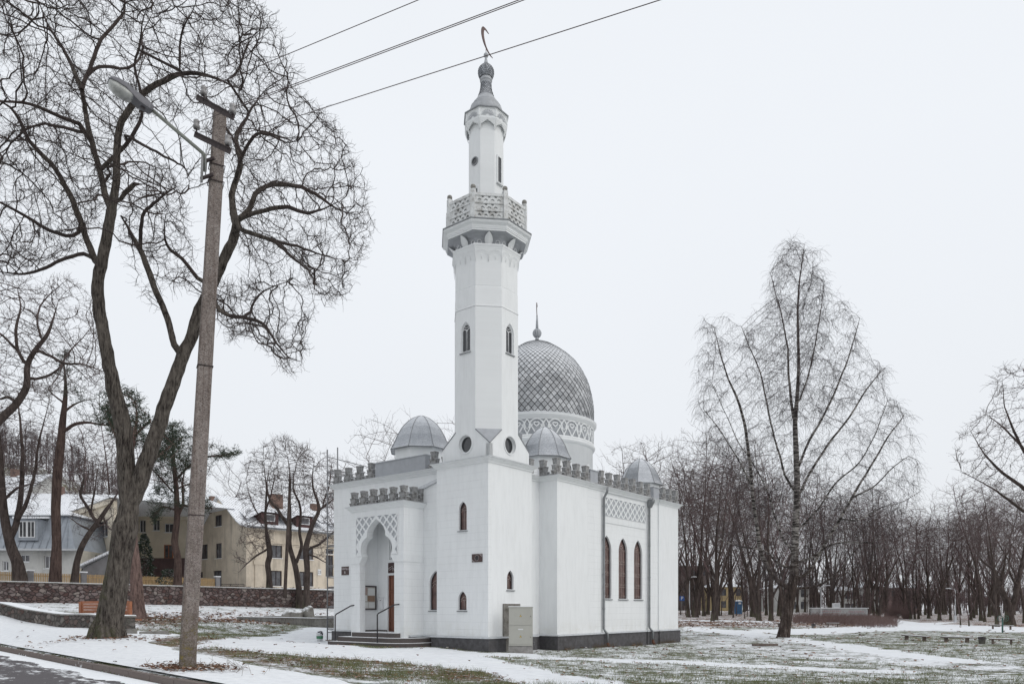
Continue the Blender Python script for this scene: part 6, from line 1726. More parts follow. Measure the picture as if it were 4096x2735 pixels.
Ls = [trunk, A, B,
 li([(410,1120,0.085),(375,1040,0.08),(345,960,0.075),(320,870,0.07),(270,780,0.065),(235,710,0.055),(170,650,0.05),(110,590,0.045),(90,500,0.04),(50,440,0.035),(-20,420,0.03)], -1.5),
 li([(465,880,0.08),(430,800,0.078),(405,700,0.07),(375,600,0.068),(360,520,0.065),(340,420,0.06),(320,330,0.058),(290,240,0.05),(240,150,0.045),(180,60,0.035),(130,-40,0.03)], 1.5),
 li([(335,400,0.05),(400,200,0.045),(430,150,0.04),(500,100,0.04),(520,50,0.035),(505,-60,0.03)], 1.0),
 li([(345,960,0.05),(300,1000,0.045),(200,960,0.04),(100,890,0.035),(0,840,0.03),(-80,800,0.02)], -2.0),
 li([(405,1090,0.05),(345,1045,0.05),(280,1065,0.045),(190,1100,0.045),(80,1120,0.04),(-20,1110,0.03)], 1.0),
 li([(365,530,0.05),(250,490,0.045),(180,450,0.04),(100,430,0.035),(0,415,0.03),(-90,400,0.02)], -1.5),
 li([(360,560,0.045),(300,540,0.04),(200,525,0.035),(110,540,0.03),(30,640,0.025),(0,700,0.02)], 2.0),
 li([(490,860,0.045),(520,812,0.06),(562,775,0.05)], -0.3),
 li([(968,940,0.08),(1050,890,0.075),(1052,830,0.065),(1090,790,0.06),(1140,770,0.055),(1240,780,0.05),(1340,820,0.04),(1400,880,0.03),(1450,900,0.02)], 0.5),
 li([(975,925,0.06),(1080,890,0.055),(1180,870,0.05),(1290,895,0.04),(1350,880,0.03),(1430,840,0.02)], -1.6),
 li([(975,945,0.06),(1060,980,0.055),(1150,1010,0.05),(1220,1080,0.04),(1290,1130,0.03),(1340,1200,0.02)], -1.0),
 li([(1150,1010,0.04),(1230,1020,0.035),(1330,1060,0.028),(1430,1070,0.018)], 1.2),
 li([(885,1170,0.06),(895,1240,0.055),(900,1290,0.055),(940,1320,0.052),(1040,1330,0.045),(1100,1340,0.04),(1140,1400,0.032),(1200,1480,0.024),(1270,1500,0.016)], -0.8),
 li([(1040,1330,0.035),(1060,1250,0.03),(1130,1200,0.025),(1200,1180,0.016)], 0.8),
 li([(738,1470,0.085),(720,1370,0.08),(700,1310,0.08),(650,1200,0.078),(620,1110,0.075),(590,1040,0.07),(550,970,0.06),(510,900,0.05)], 0.3),
 li([(590,1030,0.05),(580,930,0.045),(610,880,0.04),(640,850,0.038),(700,815,0.032),(740,780,0.024)], -1.5),
 li([(850,1190,0.05),(830,1170,0.05),(790,1110,0.045),(740,1060,0.042),(700,1050,0.038),(690,990,0.03),(700,900,0.022)], -1.2),
 li([(985,700,0.045),(1035,620,0.04),(1050,560,0.04),(1120,560,0.032),(1180,600,0.025),(1240,600,0.018)], -1.5),
 li([(962,565,0.035),(930,500,0.032),(900,430,0.028),(820,370,0.02)], -0.8),
 li([(500,640,0.05),(560,560,0.045),(600,470,0.04),(600,380,0.035),(560,280,0.03),(600,200,0.025),(600,100,0.02),(640,20,0.015)], -1.4),
 li([(370,300,0.04),(420,270,0.04),(500,290,0.035),(560,270,0.03),(600,220,0.026),(600,150,0.022),(650,60,0.016)], 2.0),
 li([(760,328,0.04),(740,280,0.035),(760,210,0.03),(740,140,0.026),(790,60,0.02),(830,-20,0.015)], -1.0),
 li([(930,350,0.03),(990,300,0.027),(1020,220,0.022),(1060,140,0.016)], 1.2),
 li([(505,560,0.04),(600,610,0.035),(700,650,0.03),(780,700,0.022),(790,760,0.016)], -2.0),
 li([(470,740,0.035),(440,700,0.03),(520,690,0.03),(600,680,0.026),(690,720,0.02)], 1.8)]
kk = 0.9566/1.0
crownR = [(880,-120),(1090,0),(1180,120),(1230,260),(1300,420),(1400,500),(1490,640),(1555,820),(1565,960),(1530,1080),(1400,1290),(1330,1270),(1200,1200),(1060,1130),(980,1020),(1000,960),(1010,880),(960,800),(960,700),(900,600),(830,560),(760,480),(700,460),(640,480),(560,560),(560,700),(740,720),(790,860),(800,1000),(820,1140),(740,1260),(560,1230),(500,1060),(460,1000),(520,900),(470,700),(420,900),(380,980),(330,1040),(160,1130),(-150,1180),(-220,900),(-260,500),(-260,-200),(880,-200)]
crownB = [(900,1230),(1000,1150),(1150,1180),(1300,1330),(1300,1580),(1180,1570),(1080,1400),(960,1440),(900,1330)]
rs = np.random.RandomState(11)
from mathutils import noise as mnoise
def attr_from(polys, Y, base, rs, dsp, k=0.9566, clump=0.0):
    out = []
    for poly, n in polys:
        for (u, v) in in_poly_pts(poly, n, rs, k):
            yy = Y + rs.uniform(-1, 1)*dsp
            q = P(u, v, yy) - base
            if clump and mnoise.noise(Vector((q.x*0.75, q.y*0.75, q.z*0.75))) + 0.5*mnoise.noise(Vector((q.x*1.9, q.y*1.9+7, q.z*1.9))) < clump: continue
            out.append((q.x, q.y, q.z))
    return np.array(out)
AT = attr_from([(crownR, 21000), (crownB, 1700)], YB_, base, rs, 3.4, clump=0.02)
tm, cm, nf = tree_meshes('big', Ls, AT, thr=0.05, tw=(3, 0.32), seed=3, twk=dict(seg=4, curl=0.6, rmax=0.017, r0=0.0038), step=0.18, infl=1.5, kill=0.26, jit=0.33, tip=0.0066, pw=2.3, maxr=0.1, rough=0.045)
# root flare
big_tree = place_tree('bare_tree', base, tm, cm, 'large bare tree with mossy forked trunk, standing at the pavement edge left of the post')
g = MB()
for i in range(7):
    a = 2*math.pi*i/7 + 0.3; r_ = 0.38
    g.tube([(0.12*math.cos(a), 0.12*math.sin(a), 0.55), (0.30*math.cos(a), 0.30*math.sin(a), 0.22), (0.40*math.cos(a+0.1), 0.40*math.sin(a+0.1), 0.02), (0.56*math.cos(a+0.2), 0.56*math.sin(a+0.2), -0.12)], [0.13, 0.13, 0.10, 0.05], 8)
tb = trunk[0]; g.v = [(v[0]+tb[0], v[1]+tb[1], v[2]) for v in g.v]
g.build('root_flare', M['bark'], big_tree)
# ------------------------------------------------------------------ birch
M['birch'] = None
def birch_mat():
    m, g = newmat('birch_bark', 0.9, 0.2)
    oc = g.n('ShaderNodeTexCoord').outputs['Object']
    mp = g.n('ShaderNodeMapping', {0: oc}); mp.inputs['Scale'].default_value = (1.2, 1.2, 5.5)
    mp2 = g.n('ShaderNodeMapping', {0: oc}); mp2.inputs['Scale'].default_value = (7, 7, 1.1)
    n1 = g.noise(mp.outputs[0], 1.6, 6, 0.75); n2 = g.noise(mp2.outputs[0], 1.5, 6, 0.75)
    z = g.n('ShaderNodeSeparateXYZ', {0: oc}).outputs[2]
    white = g.ramp(n1, [(0.46, (0.03, 0.026, 0.024)), (0.54, (0.24, 0.22, 0.205)), (0.64, (0.42, 0.40, 0.375))])
    dark = g.ramp(n2, [(0.36, (0.022, 0.017, 0.015)), (0.55, (0.07, 0.052, 0.045)), (0.7, (0.22, 0.19, 0.17))])
    k = g.step(g.math('ADD', z, g.math('MULTIPLY', g.math('SUBTRACT', n2, 0.5), 4.0)), 3.0, 5.5)
    top = g.step(z, 19.0, 13.0)
    c = g.mixc(k, dark, white); c = g.mixc(g.math('SUBTRACT', 1.0, top), c, (0.09, 0.07, 0.065))
    g.link(c, 'Base Color'); g.bump(n2, 0.8, 0.04)
    return m
M['birch'] = birch_mat()
M['birch_twig'] = mat('birch_twigs', (0.075, 0.058, 0.060), 0.9, color2=(0.04, 0.031, 0.032), vscale=1.0)
YK = 42.0; kb = 1.1165
bb_ = Vector(((2650+432*kb-U0)/F*YK, YK, 0)); bb_.z = hz(bb_.x, bb_.y)
def lb(pts, dy=0.0): return limb(pts, YK, bb_, dy, kb, (2650, 900), False)
BL_ = [lb([(430,1492,0.46),(433,1478,0.38),(440,1430,0.31),(455,1350,0.29),(466,1290,0.27),(472,1250,0.25),(474,1180,0.21),(476,1080,0.19),(482,980,0.17),(482,900,0.165),(478,800,0.15),(474,700,0.13),(484,600,0.10),(488,500,0.085),(486,400,0.07),(484,300,0.055),(490,200,0.04),(505,110,0.022),(508,70,0.012)]),
 lb([(460,1300,0.13),(420,1285,0.13),(390,1255,0.125),(350,1170,0.115),(335,1060,0.10),(325,950,0.095),(312,800,0.085),(300,700,0.075),(270,610,0.06),(240,540,0.045),(215,450,0.03),(195,360,0.018)], -2.0),
 lb([(475,1300,0.08),(530,1298,0.075),(575,1285,0.06),(620,1250,0.045),(660,1200,0.03),(700,1150,0.02)], -2.5),
 lb([(480,1270,0.10),(530,1240,0.09),(575,1150,0.08),(640,1050,0.075),(690,970,0.07),(740,890,0.06),(785,810,0.05),(830,740,0.035),(870,690,0.02)], 1.5),
 lb([(480,1210,0.07),(540,1190,0.06),(600,1140,0.05),(680,1135,0.04),(750,1140,0.025)], -2.0),
 lb([(470,1230,0.07),(420,1220,0.065),(380,1170,0.05),(320,1160,0.04),(260,1150,0.03),(200,1125,0.018)], -2.0),
 lb([(478,1180,0.06),(430,1130,0.06),(400,1040,0.05),(380,960,0.045),(330,860,0.035),(270,780,0.028),(230,680,0.02),(170,560,0.012)], 2.5),
 lb([(480,960,0.07),(440,900,0.06),(420,820,0.055),(395,730,0.05),(370,620,0.045),(350,520,0.035),(310,430,0.025),(285,370,0.014)], -1.5),
 lb([(480,880,0.07),(520,780,0.065),(570,690,0.06),(620,590,0.05),(660,480,0.035),(690,380,0.022),(700,330,0.012)], -1.2),
 lb([(482,980,0.075),(530,880,0.07),(590,780,0.06),(660,690,0.055),(720,590,0.04),(765,530,0.025),(785,510,0.012)], 1.8),
 lb([(476,720,0.08),(462,640,0.075),(455,560,0.065),(450,450,0.05),(430,330,0.035),(400,230,0.02),(385,170,0.012)], 1.5),
 lb([(488,640,0.05),(520,540,0.045),(545,430,0.035),(560,330,0.025),(575,200,0.014)], 1.0),
 lb([(690,970,0.05),(760,940,0.04),(820,870,0.03),(880,830,0.018)], -1.5),
 lb([(640,1050,0.05),(700,1060,0.04),(780,1010,0.03),(850,990,0.02),(920,950,0.012)], 2.0),
 lb([(325,950,0.05),(290,870,0.045),(250,800,0.035),(200,720,0.025),(150,660,0.015)], -1.0),
 lb([(478,1100,0.06),(560,1010,0.05),(620,920,0.045),(700,860,0.035),(760,760,0.025),(800,640,0.015)], -2.5)]
cb = [(490,40),(560,120),(600,250),(700,300),(710,430),(800,510),(830,620),(900,690),(930,860),(930,1010),(830,1060),(700,1100),(640,1180),(520,1200),(400,1130),(330,1080),(250,1000),(180,880),(120,680),(110,480),(140,340),(210,340),(240,440),(290,350),(370,330),(370,200),(420,110)]
rs = np.random.RandomState(21)
cb2 = [(150,1060),(330,1140),(450,1210),(600,1230),(700,1100),(850,1100),(780,1200),(640,1310),(560,1330),(350,1290)]
cbc = [(430,60),(560,90),(600,300),(620,520),(560,700),(430,720),(330,560),(280,400),(370,330),(380,180)]
sh = lambda pl: [(2650/kb+a, 900/kb+b) for a, b in pl]
AT = attr_from([(sh(cb), 3500), (sh(cbc), 4600), (sh(cb2), 400)], YK, bb_, rs, 3.4, kb, clump=-0.08)
P_, par, rad, rmin, kids, chains, nl = grow(BL_, AT, seed=8, step=0.30, infl=2.4, kill=0.5, jit=0.13, tip=0.0065, pw=2.1, maxr=0.13, trop=(0, 0, 0.40))
big, small = [], []
for pts, rr in chains:
    (big if rr.max() > 0.03 else small).append((pts, rr, sides(rr.max())))
rs = np.random.RandomState(4)
for p, r in twiglets(P_, par, rad, rs, 4, 0.85, seg=4, curl=0.12, droop=0.5, rmax=0.019, r0=0.0046, up=0.25): small.append((p, r, 3))
V, Q = tube_arrays(big); tm = mesh_np('trunk', V, Q, M['birch']); V, Q = tube_arrays(small); cm = mesh_np('crown', V, Q, M['birch_twig'])
place_tree('birch_tree', bb_, tm, cm, 'tall bare birch with drooping twigs and dark furrowed trunk base, right of the mosque')
# ------------------------------------------------------------------ generic bare trees (several kinds), reused as copies
def gen_variant(seed, H=15.0, spread=4.0, fork=3.0, dens=900, lean=0.0, r0=0.26, crown_lo=0.35, step=0.42, kill=0.62, infl=2.6, tw=(1, 0.8), mats=('bark_far', 'twig_far'), top_flat=0.75, jit=0.12, stems=None):
    rs = np.random.RandomState(seed)
    limbs = []
    x = y = 0.0; pts = [(0, 0, -0.4, r0*1.5), (0, 0, 0.05, r0*1.3), (0.0, 0.0, 0.5, r0)]
    z = 0.5; ax, ay = rs.normal(0, 0.05, 2) + lean
    while z < H*0.9:
        z += H*0.09; ax += rs.normal(0, 0.07); ay += rs.normal(0, 0.07); x += ax*H*0.09; y += ay*H*0.09
        pts.append((x, y, z, max(0.03, r0*(1 - z/H)**1.25)))
    limbs.append(pts)
    ns = stems if stems is not None else rs.randint(3, 6)
    for s in range(ns):
        k = rs.randint(2, 6); p = pts[min(len(pts)-3, k+1)]; a = rs.uniform(0, 6.28); q = [(p[0], p[1], p[2], p[3]*0.7)]
        dx, dy = math.cos(a)*0.55, math.sin(a)*0.55; zz = p[2]; xx, yy = p[0], p[1]; r = p[3]*0.5; n = rs.randint(4, 7)
        for i in range(n):
            zz += H*0.085; xx += dx*H*0.085; yy += dy*H*0.085; dx *= 0.85; dy *= 0.85; dx += rs.normal(0, 0.1); dy += rs.normal(0, 0.1)
            q.append((xx, yy, min(zz, H*0.93), max(0.025, r*(1-(i+1)/(n+1)))))
        limbs.append(q)
    at = []
    zc = H*(crown_lo+1)/2; hh = H*(1-crown_lo)/2
    while len(at) < dens:
        p = rs.uniform(-1, 1, 3)
        if (p[0]**2 + p[1]**2 + (p[2]*(1.0 if p[2] < 0 else top_flat))**2) < 1.0 and abs(p[2]) <= 1:
            nx = math.sin(5*p[0] + seed) * math.cos(4*p[2] + seed*2) * math.sin(4.5*p[1] + 1)
            if nx > 0.45: continue
            at.append((p[0]*spread + x*0.5, p[1]*spread + y*0.5, zc + p[2]*hh))
    return tree_meshes('v', limbs, np.array(at), thr=0.06, tw=tw, seed=seed, twk=dict(seg=3, curl=0.16, rmax=0.022, r0=0.0085, up=0.55), step=step, infl=infl, kill=kill, jit=jit, tip=0.0095, maxr=0.2, trop=(0, 0, 0.26), mats=mats)
# ================================================================== BACKGROUND, LEFT: houses on the terrace
def on_plane(O, d, u, v):
    r = (u - U0)/F; s = (r*O[1] - O[0])/(d[0] - r*d[1]); Y = O[1] + d[1]*s
    return s, CAM_Z + (V0 - v)/F*Y
M['beige'] = None
def plaster(name, a, b, st=0.35):
    m, g = newmat(name, 0.95, 0.15)
    oc = g.n('ShaderNodeTexCoord').outputs['Object']
    n1 = g.noise(oc, 0.35, 6, 0.7)
    mp = g.n('ShaderNodeMapping', {0: oc}); mp.inputs['Scale'].default_value = (1.6, 1.6, 0.22)
    n2 = g.noise(mp.outputs[0], 1.0, 6, 0.75)
    c = g.ramp(n1, [(0.35, b), (0.55, a), (0.75, tuple(x*1.12 for x in a))])
    c = g.mixc(g.math('MULTIPLY', g.step(n2, 0.50, 0.68), st), c, tuple(x*0.45 for x in b))
    g.link(c, 'Base Color'); return m
M['beige'] = plaster('stained_beige_plaster', (0.66, 0.585, 0.48), (0.50, 0.44, 0.36), 0.5)
M['cream'] = plaster('cream_plaster', (0.72, 0.65, 0.53), (0.60, 0.54, 0.44), 0.12)
M['maroon_base'] = plaster('dull_maroon_base', (0.16, 0.11, 0.11), (0.11, 0.08, 0.08))
M['grey_wall'] = plaster('grey_plaster', (0.25, 0.245, 0.25), (0.17, 0.165, 0.17))
M['white_wall'] = plaster('white_plaster_far', (0.60, 0.60, 0.58), (0.48, 0.48, 0.46))
M['brick'] = mat('old_red_brick', (0.24, 0.15, 0.12), 0.95, color2=(0.13, 0.095, 0.08), vscale=5)
M['redboard'] = mat('red_brown_boards', (0.09, 0.05, 0.047), 0.9, color2=(0.07, 0.03, 0.03), vscale=4)
M['pane'] = mat('far_window_glass', (0.045, 0.047, 0.055), 0.12, color2=(0.14, 0.14, 0.15), vscale=1.2, spec=0.7)
M['frame_dark'] = mat('dark_wine_frame', (0.035, 0.022, 0.026), 0.7)
M['dark_sheet'] = mat('dark_metal_roof', (0.10, 0.10, 0.11), 0.6)
M['mansard'] = mat('pale_blue_grey_sheet', (0.33, 0.36, 0.40), 0.5, 0.2, var=0.2, vscale=1.5)
def snowroof():
    m, g = newmat('snowy_corrugated_roof', 0.9, 0.2)
    oc = g.n('ShaderNodeTexCoord').outputs['Object']
    w_ = g.n('ShaderNodeTexWave', {'Vector': oc, 'Scale': 1.6, 'Distortion': 0.4}, bands_direction='X')
    n1 = g.noise(oc, 1.3, 5, 0.7); n2 = g.noise(oc, 8, 5, 0.7)
    k = g.step(g.math('ADD', g.math('MULTIPLY', w_.outputs['Fac'], 0.35), g.math('MULTIPLY', n2, 0.65)), 0.30, 0.36)
    c = g.mixc(k, (0.20, 0.20, 0.21), (0.80, 0.82, 0.85)); c = g.mixc(g.math('MULTIPLY', g.step(n1, 0.58, 0.66), 0.5), c, (0.35, 0.35, 0.37))
    g.link(c, 'Base Color'); return m
M['roof_snow'] = snowroof()
def v2(p): return Vector((p[0], p[1]))
class Wall:
    """a vertical wall in a house's local frame (house origin at its first corner)"""
    def __init__(s, root, O, d, flip=False):
        s.root = root; s.O = v2(O); s.d = v2(d).normalized(); n = Vector((-s.d.y, s.d.x))
        if n.dot(s.O) < 0: n = -n          # inward = away from the street camera
        s.n = n; s.R0 = v2(root.location)
    def m(s, a, b, c):
        p = s.O + s.d*a + s.n*c - s.R0; return (p.x, p.y, b)
    def rects(s, px): # photo rectangles -> (s0,s1,z0,z1)
        out = []
        for (u0, v0, u1, v1) in px:
            um = (u0+u1)/2; a, zt = on_plane(s.O, s.d, um, v0); _, zb = on_plane(s.O, s.d, um, v1)
            a0, _ = on_plane(s.O, s.d, u0, v0); a1, _ = on_plane(s.O, s.d, u1, v0); out.append((min(a0, a1), max(a0, a1), zb, zt))
        return out
    def build(s, outline, openings, mt, name='wall', t=0.3, frame='frame_dark', mull=1):
        g = MB(); g.plate(outline, [rect(a0, a1, z0, z1) for a0, a1, z0, z1 in openings], t, s.m); w_ = g.build(name, mt, s.root)
        for (a0, a1, z0, z1) in openings:
            g = MB(); g.plate(rect(a0, a1, z0, z1), [], 0.01, lambda a, b, c: s.m(a, b, 0.17+c)); po = g.build('window', M['pane'], s.root)
            g = MB(); hs = []; n_ = mull + 1; f = 0.07; W_ = (a1-a0-2*f)/n_
            for k in range(n_): hs.append(rect(a0+f+W_*k+(0.03 if k else 0), a0+f+W_*(k+1)-(0.03 if k < n_-1 else 0), z0+f, z1-f))
            g.plate(rect(a0, a1, z0, z1), hs, 0.05, lambda a, b, c: s.m(a, b, 0.12+c)); g.build('window_frame', M[frame], po)
            g = MB(); g.plate(rect(a0-0.06, a1+0.06, z0-0.06, z0-0.005), [], 0.22, lambda a, b, c: s.m(a, b, -0.08+c)); g.build('window_sill', M['snow'], po)
        return w_
Z4 = lambda *r: [(780+.3188*a, 1900+.3188*b, 780+.3188*c, 1900+.3188*d) for a, b, c, d in r]
ZA = lambda *r: [(.4785*a, 1650+.4785*b, .4785*c, 1650+.4785*d) for a, b, c, d in r]
# --- beige house
C0 = P(985, 2350, 75.0); dr = Vector((.691, .723)); dl = Vector((-.723, .691)); ZG = 3.2
bh = empty('beige_house', (C0.x, C0.y, 0), 0, 'beige stained three storey house with snowy gable roof and brick chimney', 'house')
zE, zR = 9.9, 13.5
W1 = Wall(bh, (C0.x, C0.y), dl)
W1.build([(0, ZG), (12, ZG), (12, zE), (10.6, zE+0.35), (6, zR), (1.4, zE+0.35), (0, zE)], W1.rects(Z4((250,500,335,640),(70,868,158,1050),(255,852,335,1040),(60,1210,97,1285),(228,1195,333,1405))), M['beige'])
W2 = Wall(bh, (C0.x, C0.y), dr)
W2.build(rect(0.302, 24, ZG, zE), W2.rects(Z4((900,845,1095,1035),(900,1195,1090,1385),(1312,875,1485,1055),(1312,1210,1485,1392),(1640,895,1735,985),(1640,1005,1735,1270))), M['beige'], mull=2)
g = MB()
for zz, hh, oo in ((zE-0.32, 0.30, 0.14), (8.35, 0.14, 0.09), (8.2, 0.10, 0.05)): g.plate(rect(-0.05, 24, zz, zz+hh), [], oo, lambda a, b, c: W2.m(a, b, -oo-0.002+c))
g.build('wall_moulding', M['beige'], bh)
for a0 in (0.9, 12.5, 13.6):
    g = MB(); g.plate(rect(a0, a0+0.9, ZG, 8.2), [], 0.10, lambda a, b, c: W2.m(a, b, -0.102+c)); g.plate(rect(a0-0.15, a0+1.05, 6.1, 6.5), [], 0.16, lambda a, b, c: W2.m(a, b, -0.162+c)); g.build('pilaster', M['beige'], bh)
def rp(s, a, z):   # a along dr, s along dl
    p = Vector((C0.x, C0.y)) + dl*s + dr*a - v2(bh.location); return (p.x, p.y, z)
g = MB()
prof = [(-0.75, zE-0.05), (0.6, zE+0.25), (1.6, zE+0.75), (6.0, zR+0.15), (10.4, zE+0.75), (11.4, zE+0.25), (12.7, zE-0.05)]
g.loft([[rp(s, a, z) for s, z in prof] + [rp(s, a, z-0.12) for s, z in reversed(prof)] for a in (-0.35, 24.2)], 0, False, True, True); rf = g.build('roof', M['roof_snow'], bh)
g = MB(); g.tube([rp(-0.82, -0.3, zE-0.05), rp(-0.82, 24.2, zE-0.05)], 0.09, 6); g.build('gutter', M['zinc'], bh)
for (a0, s0, w_, h_) in ((6.0, 5.0, 0.62, 1.7), (11.0, 5.3, 0.4, 1.2), (0.4, 8.2, 0.45, 1.2)):
    g = MB(); g.loft([[rp(s0-w_*.7, a0-w_, z), rp(s0-w_*.7, a0+w_, z), rp(s0+w_*.7, a0+w_, z), rp(s0+w_*.7, a0-w_, z)] for z in (zR-1.6, zR+h_-0.9)], 0, False, True, True); ch = g.build('chimney', M['brick'], rf)
    g = MB(); g.loft([[rp(s0-w_*.85, a0-w_*1.2, z), rp(s0-w_*.85, a0+w_*1.2, z), rp(s0+w_*.85, a0+w_*1.2, z), rp(s0+w_*.85, a0-w_*1.2, z)] for z in (zR+h_-0.899, zR+h_-0.72)], 0, False, True, True); g.build('chimney_cap', M['snow'], ch) 
for a0, a1 in ((2.2, 4.2), (6.3, 8.3), (12.2, 14.2)):     # shed dormers
    g = MB(); zb, zt = zE+0.55, zE+1.75
    g.loft([[rp(s, a0, z) for s, z in ((1.2, zb), (1.2, zt), (4.3, zt+0.6))], [rp(s, a1, z) for s, z in ((1.2, zb), (1.2, zt), (4.3, zt+0.6))]], 0, False, True, True); dm_ = g.build('dormer', M['redboard'], bh)
    g = MB(); g.loft([[rp(s, a0-1.6, z-0.9) if s < 3 else rp(s, a0-1.2, z) for s, z in ((0.9, zt+0.02), (4.4, zt+0.68))], [rp(s, a0-0.05, z) for s, z in ((0.9, zt+0.05), (4.4, zt+0.7))], [rp(s, a1+0.05, z) for s, z in ((0.9, zt+0.05), (4.4, zt+0.7))], [rp(s, a1+1.6, z-0.9) if s < 3 else rp(s, a1+1.2, z) for s, z in ((0.9, zt+0.02), (4.4, zt+0.68))]], 0, False, closed=False); g.build('dormer_roof', M['roof_snow'], bh)
    g = MB(); am = (a0+a1)/2; q = [rp(1.14, am-0.55, zb+0.35), rp(1.14, am+0.55, zb+0.35), rp(1.14, am+0.55, zb+1.05), rp(1.14, am-0.55, zb+1.05)]; g.add(q, [(0,1,2,3)]); wo = g.build('window', M['pane'], bh)
    g = MB(); [g.bar(q[i], q[(i+1) % 4], 0.09, 0.06) for i in range(4)]; g.build('window_frame', M['white_paint'], wo)
g = MB(); g.tube([W2.m(14.9, 9.5, -0.12), W2.m(14.9, ZG, -0.12)], 0.06, 6); g.build('rain_pipe', M['zinc'], bh)
hs_, hz_ = on_plane(W2.O, W2.d, 780+.3188*1560, 1900+.3188*1215)
hn = empty('house_number', (*(W2.O + W2.d*hs_ - W2.n*0.03), hz_), math.atan2(dr.y, dr.x), 'small white plate with the house number 23 on the beige house', 'sign')
g = MB(); g.box(-0.22, 0.22, -0.02, 0.0, -0.32, 0.32); g.build('number_plate', M['white_paint'], hn)
g = MB(); text_mesh(g, '23', 0.42, lambda a, b, c: (a, -0.022-c, b)); g.build('number_digits', M['lead_dark'], hn)
# --- cream house (two wings)
Cc = P(455, 2350, 70.0); ch_ = empty('cream_house', (Cc.x, Cc.y, 0), 0, 'cream two storey house with snowy hipped roof partly behind the big tree', 'house')
dlc = Vector((-.69, .72)).normalized()
Wc = Wall(ch_, (Cc.x, Cc.y), dlc); Wc.build(rect(0, 18, ZG, 11.9), Wc.rects(ZA((680,905,745,1045),(825,905,900,1040))), M['cream'], frame='white_paint')
Wd = Wall(ch_, (-45.3, 84.0), (1, 0.02)); L_ = 11.6
Wd.build(rect(0, L_, ZG, 12.0), [r for r in Wd.rects(ZA((1165,895,1218,1000),(1278,890,1335,985),(1375,925,1450,1000)))], M['cream'], frame='white_paint')
Ws_, _ = on_plane(Wd.O, Wd.d, .4785*1380, 2181)
g = MB(); r_ = Wd.rects(ZA((1378,1108,1445,1210)))[0]
g.plate(rect(r_[0]-0.06, r_[1]+0.06, r_[2]-0.06, r_[3]+0.06), [rect(r_[0]+0.05, (r_[0]+r_[1])/2-0.04, r_[2], r_[3]), rect((r_[0]+r_[1])/2+0.04, r_[1]-0.05, r_[2], r_[3])], 0.06, lambda a, b, c: Wd.m(a, b, -0.062+c)); fo = g.build('window_frame', M['owood'], ch_)
g = MB(); g.plate(rect(*r_), [], 0.02, lambda a, b, c: Wd.m(a, b, -0.022+c)); g.build('window', M['pane'], ch_)
g = MB(); g.plate(rect(0, L_, ZG, on_plane(Wd.O, Wd.d, 650, 2231)[1]), [], 0.08, lambda a, b, c: Wd.m(a, b, -0.082+c)); g.build('wall_base', M['maroon_base'], ch_)
g = MB(); g.plate(rect(-0.1, L_+0.2, 11.6, 12.05), [], 0.3, lambda a, b, c: Wd.m(a, b, -0.302+c)); g.plate(rect(-0.2, 18.2, 11.5, 11.95), [], 0.3, lambda a, b, c: Wc.m(a, b, -0.302+c)); g.build('eaves', M['cream'], ch_)
g = MB(); p0, p1 = Wc.m(-0.5, 12.0, -0.5), Wc.m(18.5, 12.0, -0.5); q0, q1 = Wc.m(4, 14.6, 5.5), Wc.m(14, 14.6, 5.5); b0_, b1_ = Wc.m(-0.5, 12.0, 11.5), Wc.m(18.5, 12.0, 11.5)
g.add([p0, p1, q0, q1, b0_, b1_], [(0,1,3,2),(4,0,2),(1,5,3),(5,4,2,3),(0,4,5,1)])
p0, p1 = Wd.m(-0.3, 12.1, -0.5), Wd.m(L_+0.4, 12.1, -0.5); q0, q1 = Wd.m(0, 14.4, 4.5), Wd.m(L_-4, 14.4, 4.5); b0_, b1_ = Wd.m(-0.3, 12.1, 9.5), Wd.m(L_+0.4, 12.1, 9.5)
g.add([p0, p1, q0, q1, b0_, b1_], [(0,1,3,2),(4,0,2),(1,5,3),(5,4,2,3),(0,4,5,1)])
g.build('roof', M['roof_snow'], ch_)
g = MB(); a = Vector(Wd.m(3, 14, 4)); g.box(a.x-0.6, a.x+0.6, a.y-0.5, a.y+0.5, 13.0, 15.6); g.build('chimney', M['brick'], ch_)
# --- blue grey mansard house at the far left
mh = empty('mansard_house', (-49, 66, 0), 0, 'pale blue grey metal clad mansard house with snowy roof at the far left', 'house')
x0, x1 = -6.0, 9.9      # local X
Wm = Wall(mh, (-55, 66), (1, 0.03)); Wm.build(rect(0, 15.9, ZG, 6.8), Wm.rects(ZA((165,1185,245,1245),(370,1195,440,1300),(20,1240,70,1320))), M['white_wall'], frame='white_paint')
def mr(a, c, z): return Wm.m(a, z, c)
g = MB(); g.add([mr(-0.3, -0.6, 6.85), mr(16.2, -0.6, 6.85), mr(14.6, 1.3, 10.1), mr(-0.3, 1.3, 10.1), mr(16.2, 9.0, 6.85), mr(14.6, 7.4, 10.1)], [(0,1,2,3),(1,4,5,2)])
k = 0
for a in np.arange(0.6, 16, 0.62):
    t_ = min(1, (16.2-a)/1.6); g.bar(mr(a, -0.62, 6.9), mr(min(a, 14.6+0*a) if a < 14.6 else a-(a-14.6)*1.0, 1.27, 10.1), 0.035, 0.05)
g.build('mansard_slope', M['mansard'], mh)
g = MB(); g.add([mr(-0.6, 1.1, 10.12), mr(14.9, 1.1, 10.12), mr(14.9, 8.0, 10.12), mr(-0.6, 8.0, 10.12), mr(2.0, 4.5, 13.6), mr(8.0, 4.5, 12.4)], [(0,1,5,4),(1,2,5),(2,3,4,5),(0,4,3)]); g.build('roof', M['roof_snow'], mh)
